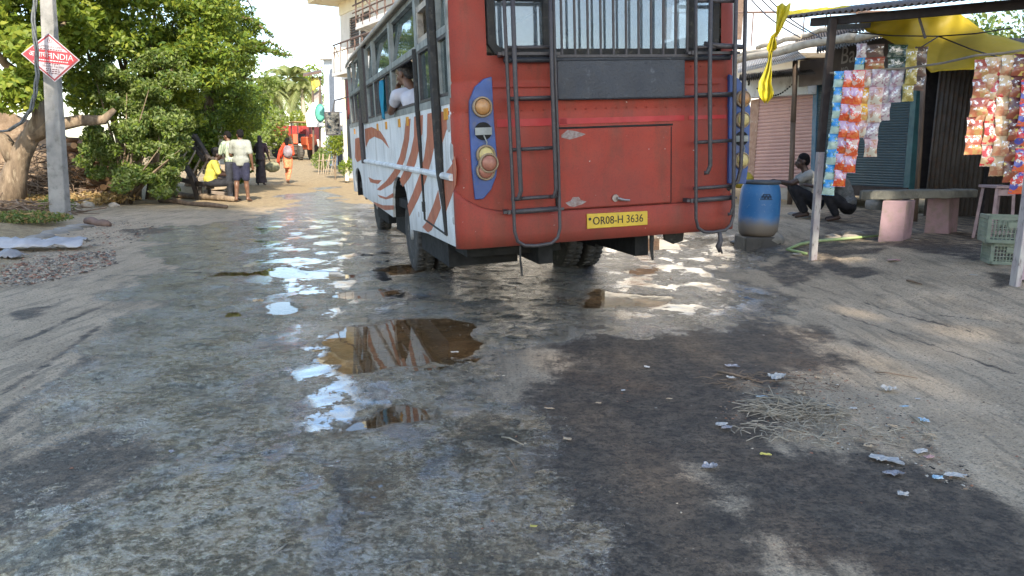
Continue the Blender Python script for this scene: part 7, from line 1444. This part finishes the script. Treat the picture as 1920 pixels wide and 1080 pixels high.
# people squatting by the shops
SQ = dict(pel=(0, 0, .24), spi=(0, .06, .40), che=(0, .14, .58), nec=(0, .19, .71), hea=(0, .23, .84), shL=(-.165, .16, .66), shR=(.165, .16, .66), elL=(-.19, .40, .53), wrL=(-.10, .62, .56), elR=(.19, .40, .50), wrR=(.08, .60, .55), hiL=(-.09, .02, .25), hiR=(.09, .02, .25), knL=(-.15, .36, .46), knR=(.15, .36, .46), anL=(-.13, .16, .09), anR=(.13, .16, .09), toL=(-.15, .30, .03), toR=(.15, .30, .03))
P = at(1528, 408, 12.9); z_ = gz(P.x, P.y); sc_ = 1.08
person('squatting man in an open white shirt reaching towards the blue barrel', (P.x, P.y, z_), 1.35, dict(SQ, hea=(0, .25, .86)), cloth('open_white_shirt', (.26, .26, .24), (.2, .2, .19)), cloth('black_trousers', (.014, .014, .018)), skin=SKIND, s=sc_, sleeve=.5, pitch=-.1)
P = at(1588, 412, 12.3); z_ = gz(P.x, P.y)
person('second squatting person in a patterned grey shirt behind the blue packets', (P.x, P.y, z_), 1.25, dict(SQ), mat('patterned_grey_cloth', (.15, .15, .145), .85, 0, (.08, .085, .085), 24), cloth('black_lungi', (.012, .012, .015)), skin=SKIND, s=1.0, sleeve=.6, pitch=-.4)
# ================================================================ LITTER
WP = cloth('white_paper', (.48, .46, .43), (.36, .35, .34), (.2, .17, .13), .5); LBL = mat('pale_blue_wrapper', (.22, .42, .55), .35, 0, (.5, .55, .6), 30); LTN = mat('tan_leaf', (.48, .36, .24), .8, 0, (.34, .25, .16), 20); LPK = mat('pinkish_scrap', (.5, .30, .28), .8); LSV = mat('silver_scrap', (.42, .40, .42), .3, .3, (.15, .14, .14), 30); LYE = mat('yellow_scrap', (.60, .52, .12), .6); LGN = mat('green_leaf_bit', (.20, .34, .08), .6)
def scrap(px, py, w_, h_, m_, lab, seed, name='paper_scrap', cat='litter', crump=.25, grp=None):
    w_ *= .82; h_ *= .82; P = G(px, py); g = random.Random(seed); mb = MB(); n = 7; off = g.uniform(0, 90)
    rx = [1+.35*g.uniform(-1, 1) for _ in range(9)]
    def f(u, v_):
        a = math.atan2(v_-.5, u-.5); k = 1+.22*math.sin(a*2+seed)+.14*math.sin(a*5+seed*2); x = (u-.5)*w_*k; y = (v_-.5)*h_*k; q = mnoise.noise(Vector((u*4+off, v_*4, 0))); return (x, y, .006+min(.022, abs(q)*crump*min(w_, h_)*.9)+.004)
    mb.grid(n, n, f); o = mb.build(name, m_, None, False, solid=.0015); o.location = (P.x, P.y, gz(P.x, P.y)+.004); o.rotation_euler = (0, 0, g.uniform(-.6, .6)); return tag(o, lab, cat, grp)
for i, a in enumerate(((1457, 712, .11, .10, WP, 'crumpled white and lilac paper at the upper left of the straw heap', .9), (1666, 735, .09, .08, WP, 'crumpled white paper ball right of the straw heap', .9), (1660, 866, .13, .09, WP, 'white leaf shaped scrap on the edge of the dark damp patch', .2), (1674, 892, .08, .06, LSV, 'pale chequered scrap just below the white leaf shaped one', .2),
    (1732, 793, .055, .05, LBL, 'small blue wrapper on the dry ground right of the straw', .5), (1556, 767, .05, .045, LBL, 'small blue wrapper at the right end of the straw heap', .5), (1757, 901, .055, .035, LBL, 'blue and white wrapper near the right lower edge', .4), (1790, 896, .09, .05, WP, 'pale folded scrap beside the lower blue wrapper', .3), (1726, 851, .08, .05, WP, 'cream scrap above the lower blue wrapper', .3),
    (1742, 862, .05, .035, LPK, 'pinkish scrap touching the cream one', .3), (1742, 820, .05, .03, LTN, 'tan curled leaf below the blue wrapper', .5), (1674, 804, .05, .03, LTN, 'tan curled leaf in the middle of the dry litter', .5), (1630, 842, .05, .03, LTN, 'reddish tan leaf near the white leaf shaped scrap', .5), (1696, 766, .06, .02, LBL, 'narrow bluish strip above the tan leaves', .2),
    (1428, 748, .08, .03, LBL, 'pale blue strip at the left end of the straw heap', .4), (1352, 800, .07, .05, WP, 'smeared white scrap on the damp ground left of the straw', .2), (1362, 806, .06, .04, LSV, 'grey scrap beside the smeared white one', .2), (1331, 880, .065, .055, LSV, 'shiny dark silver wrapper on the damp ground', .8), (1435, 857, .05, .03, LYE, 'small yellow scrap right of the silver wrapper', .3),
    (1372, 690, .09, .05, LSV, 'flattened grey cup above the straw heap', .5), (1370, 712, .05, .04, WP, 'small white scrap left of the grey twigs', .5), (1213, 692, .04, .03, WP, 'tiny white scrap alone on the dark ground', .4), (1064, 828, .05, .03, LTN, 'tan scrap at the edge of the brown puddle', .3), (1000, 993, .03, .012, LYE, 'tiny yellow leaf in the near centre', .2), (1168, 736, .03, .02, WP, 'tiny pale scrap on the damp middle ground', .3),
    (1676, 490, .16, .10, LPK, 'flattened pink and white box in front of the stone bench', .3), (1718, 452, .06, .04, WP, 'small white scrap below the stone bench', .3), (1825, 518, .07, .03, WP, 'white scrap left of the leaning post', .3), (852, 664, .05, .03, WP, 'small white plastic piece at the edge of the mirror puddle', .4), (1410, 497, .05, .04, WP, 'white dot like scrap right of the barrel block', .4),
    (1535, 712, .05, .03, LTN, 'brown leaf above the straw heap', .4), (1545, 830, .05, .025, LTN, 'long tan leaf below the straw heap', .4), (1692, 932, .05, .04, WP, 'pale crumb near the wet lower right track', .4), (1720, 752, .03, .02, WP, 'tiny white bit on the dry right side', .3), (1255, 752, .03, .02, LTN, 'tiny tan bit on the damp ground', .3), (1122, 760, .03, .02, LTN, 'tan speck right of the brown puddle', .3),
    (485, 568, .09, .05, LTN, 'upright brown leaf by the small left puddle', 1.2), (322, 852, .03, .03, LSV, 'tiny dark scrap on the wet left side', .4), (1030, 770, .05, .02, LTN, 'leaf floating at the brown puddle', .2), (1500, 742, .06, .05, LTN, 'brown paper piece within the straw heap', .6), (1600, 770, .04, .03, WP, 'little pale bit right of the straw', .4))): scrap(*a[:6], seed=i*7+1, crump=a[6])
def spx_(a): return G(*a)
c = G(1490, 772); o = twigheap('straw_heap', 'heap of swept dry straw and stalks on the right of the road', c, (.26, .16, .045), 230, .28, STRAW, 31, .0026, .2)
c = G(1560, 815); twigheap('straw_heap', 'thin scatter of straw and chips trailing below the straw heap', c, (.5, .18, .02), 150, .12, STRAW, 32, .0028, .1)
c = G(1450, 720); twigheap('straw_heap', 'scatter of thin stalks above the main straw heap', c, (.42, .22, .02), 90, .13, DRYW, 33, .0028, .1)
chips('tiny pale chips and dirt swept together around the straw', [(1330, 790), (1400, 700), (1560, 690), (1680, 760), (1800, 860), (1840, 930), (1700, 890), (1560, 840), (1420, 800)], 900, .006, .02, [mat('chip_pale', (.5, .45, .38), .9), mat('chip_brown', (.26, .18, .12), .9), mat('chip_black', (.03, .027, .025), .9), mat('chip_rust', (.35, .17, .10), .9)], 41, 'swept_chips')
for i, (a, b_, r, lab) in enumerate((((1345, 700), (1430, 722), .008, 'dark thin stick above the straw heap'), ((940, 823), (982, 838), .004, 'pale bent stalk in the brown puddle'), ((950, 860), (968, 884), .004, 'short stalk below the brown puddle'), ((506, 1055), (548, 1020), .005, 'thin dark twig on the wet ground near the lower left'), ((1640, 700), (1720, 712), .004, 'thin dark twig on the dry right side'), ((1706, 783), (1745, 812), .005, 'brown twig right of the straw heap'), ((1700, 528), (1728, 536), .010, 'short dark stick in front of the bench'))):
    A_, B_ = G(*a), G(*b_); c_ = (A_+B_)/2; c_.z = gz(c_.x, c_.y)+r+.006; A_.z = B_.z = c_.z; mb = MB(); mb.tube([A_-c_, (A_-c_)*.3+Vector((0, .012, .004)), B_-c_], [r, r, r*.6], 5); o = mb.build('twig', DRYW if i % 2 == 0 else STRAW, None, True); o.location = c_; tag(o, lab, 'twig')
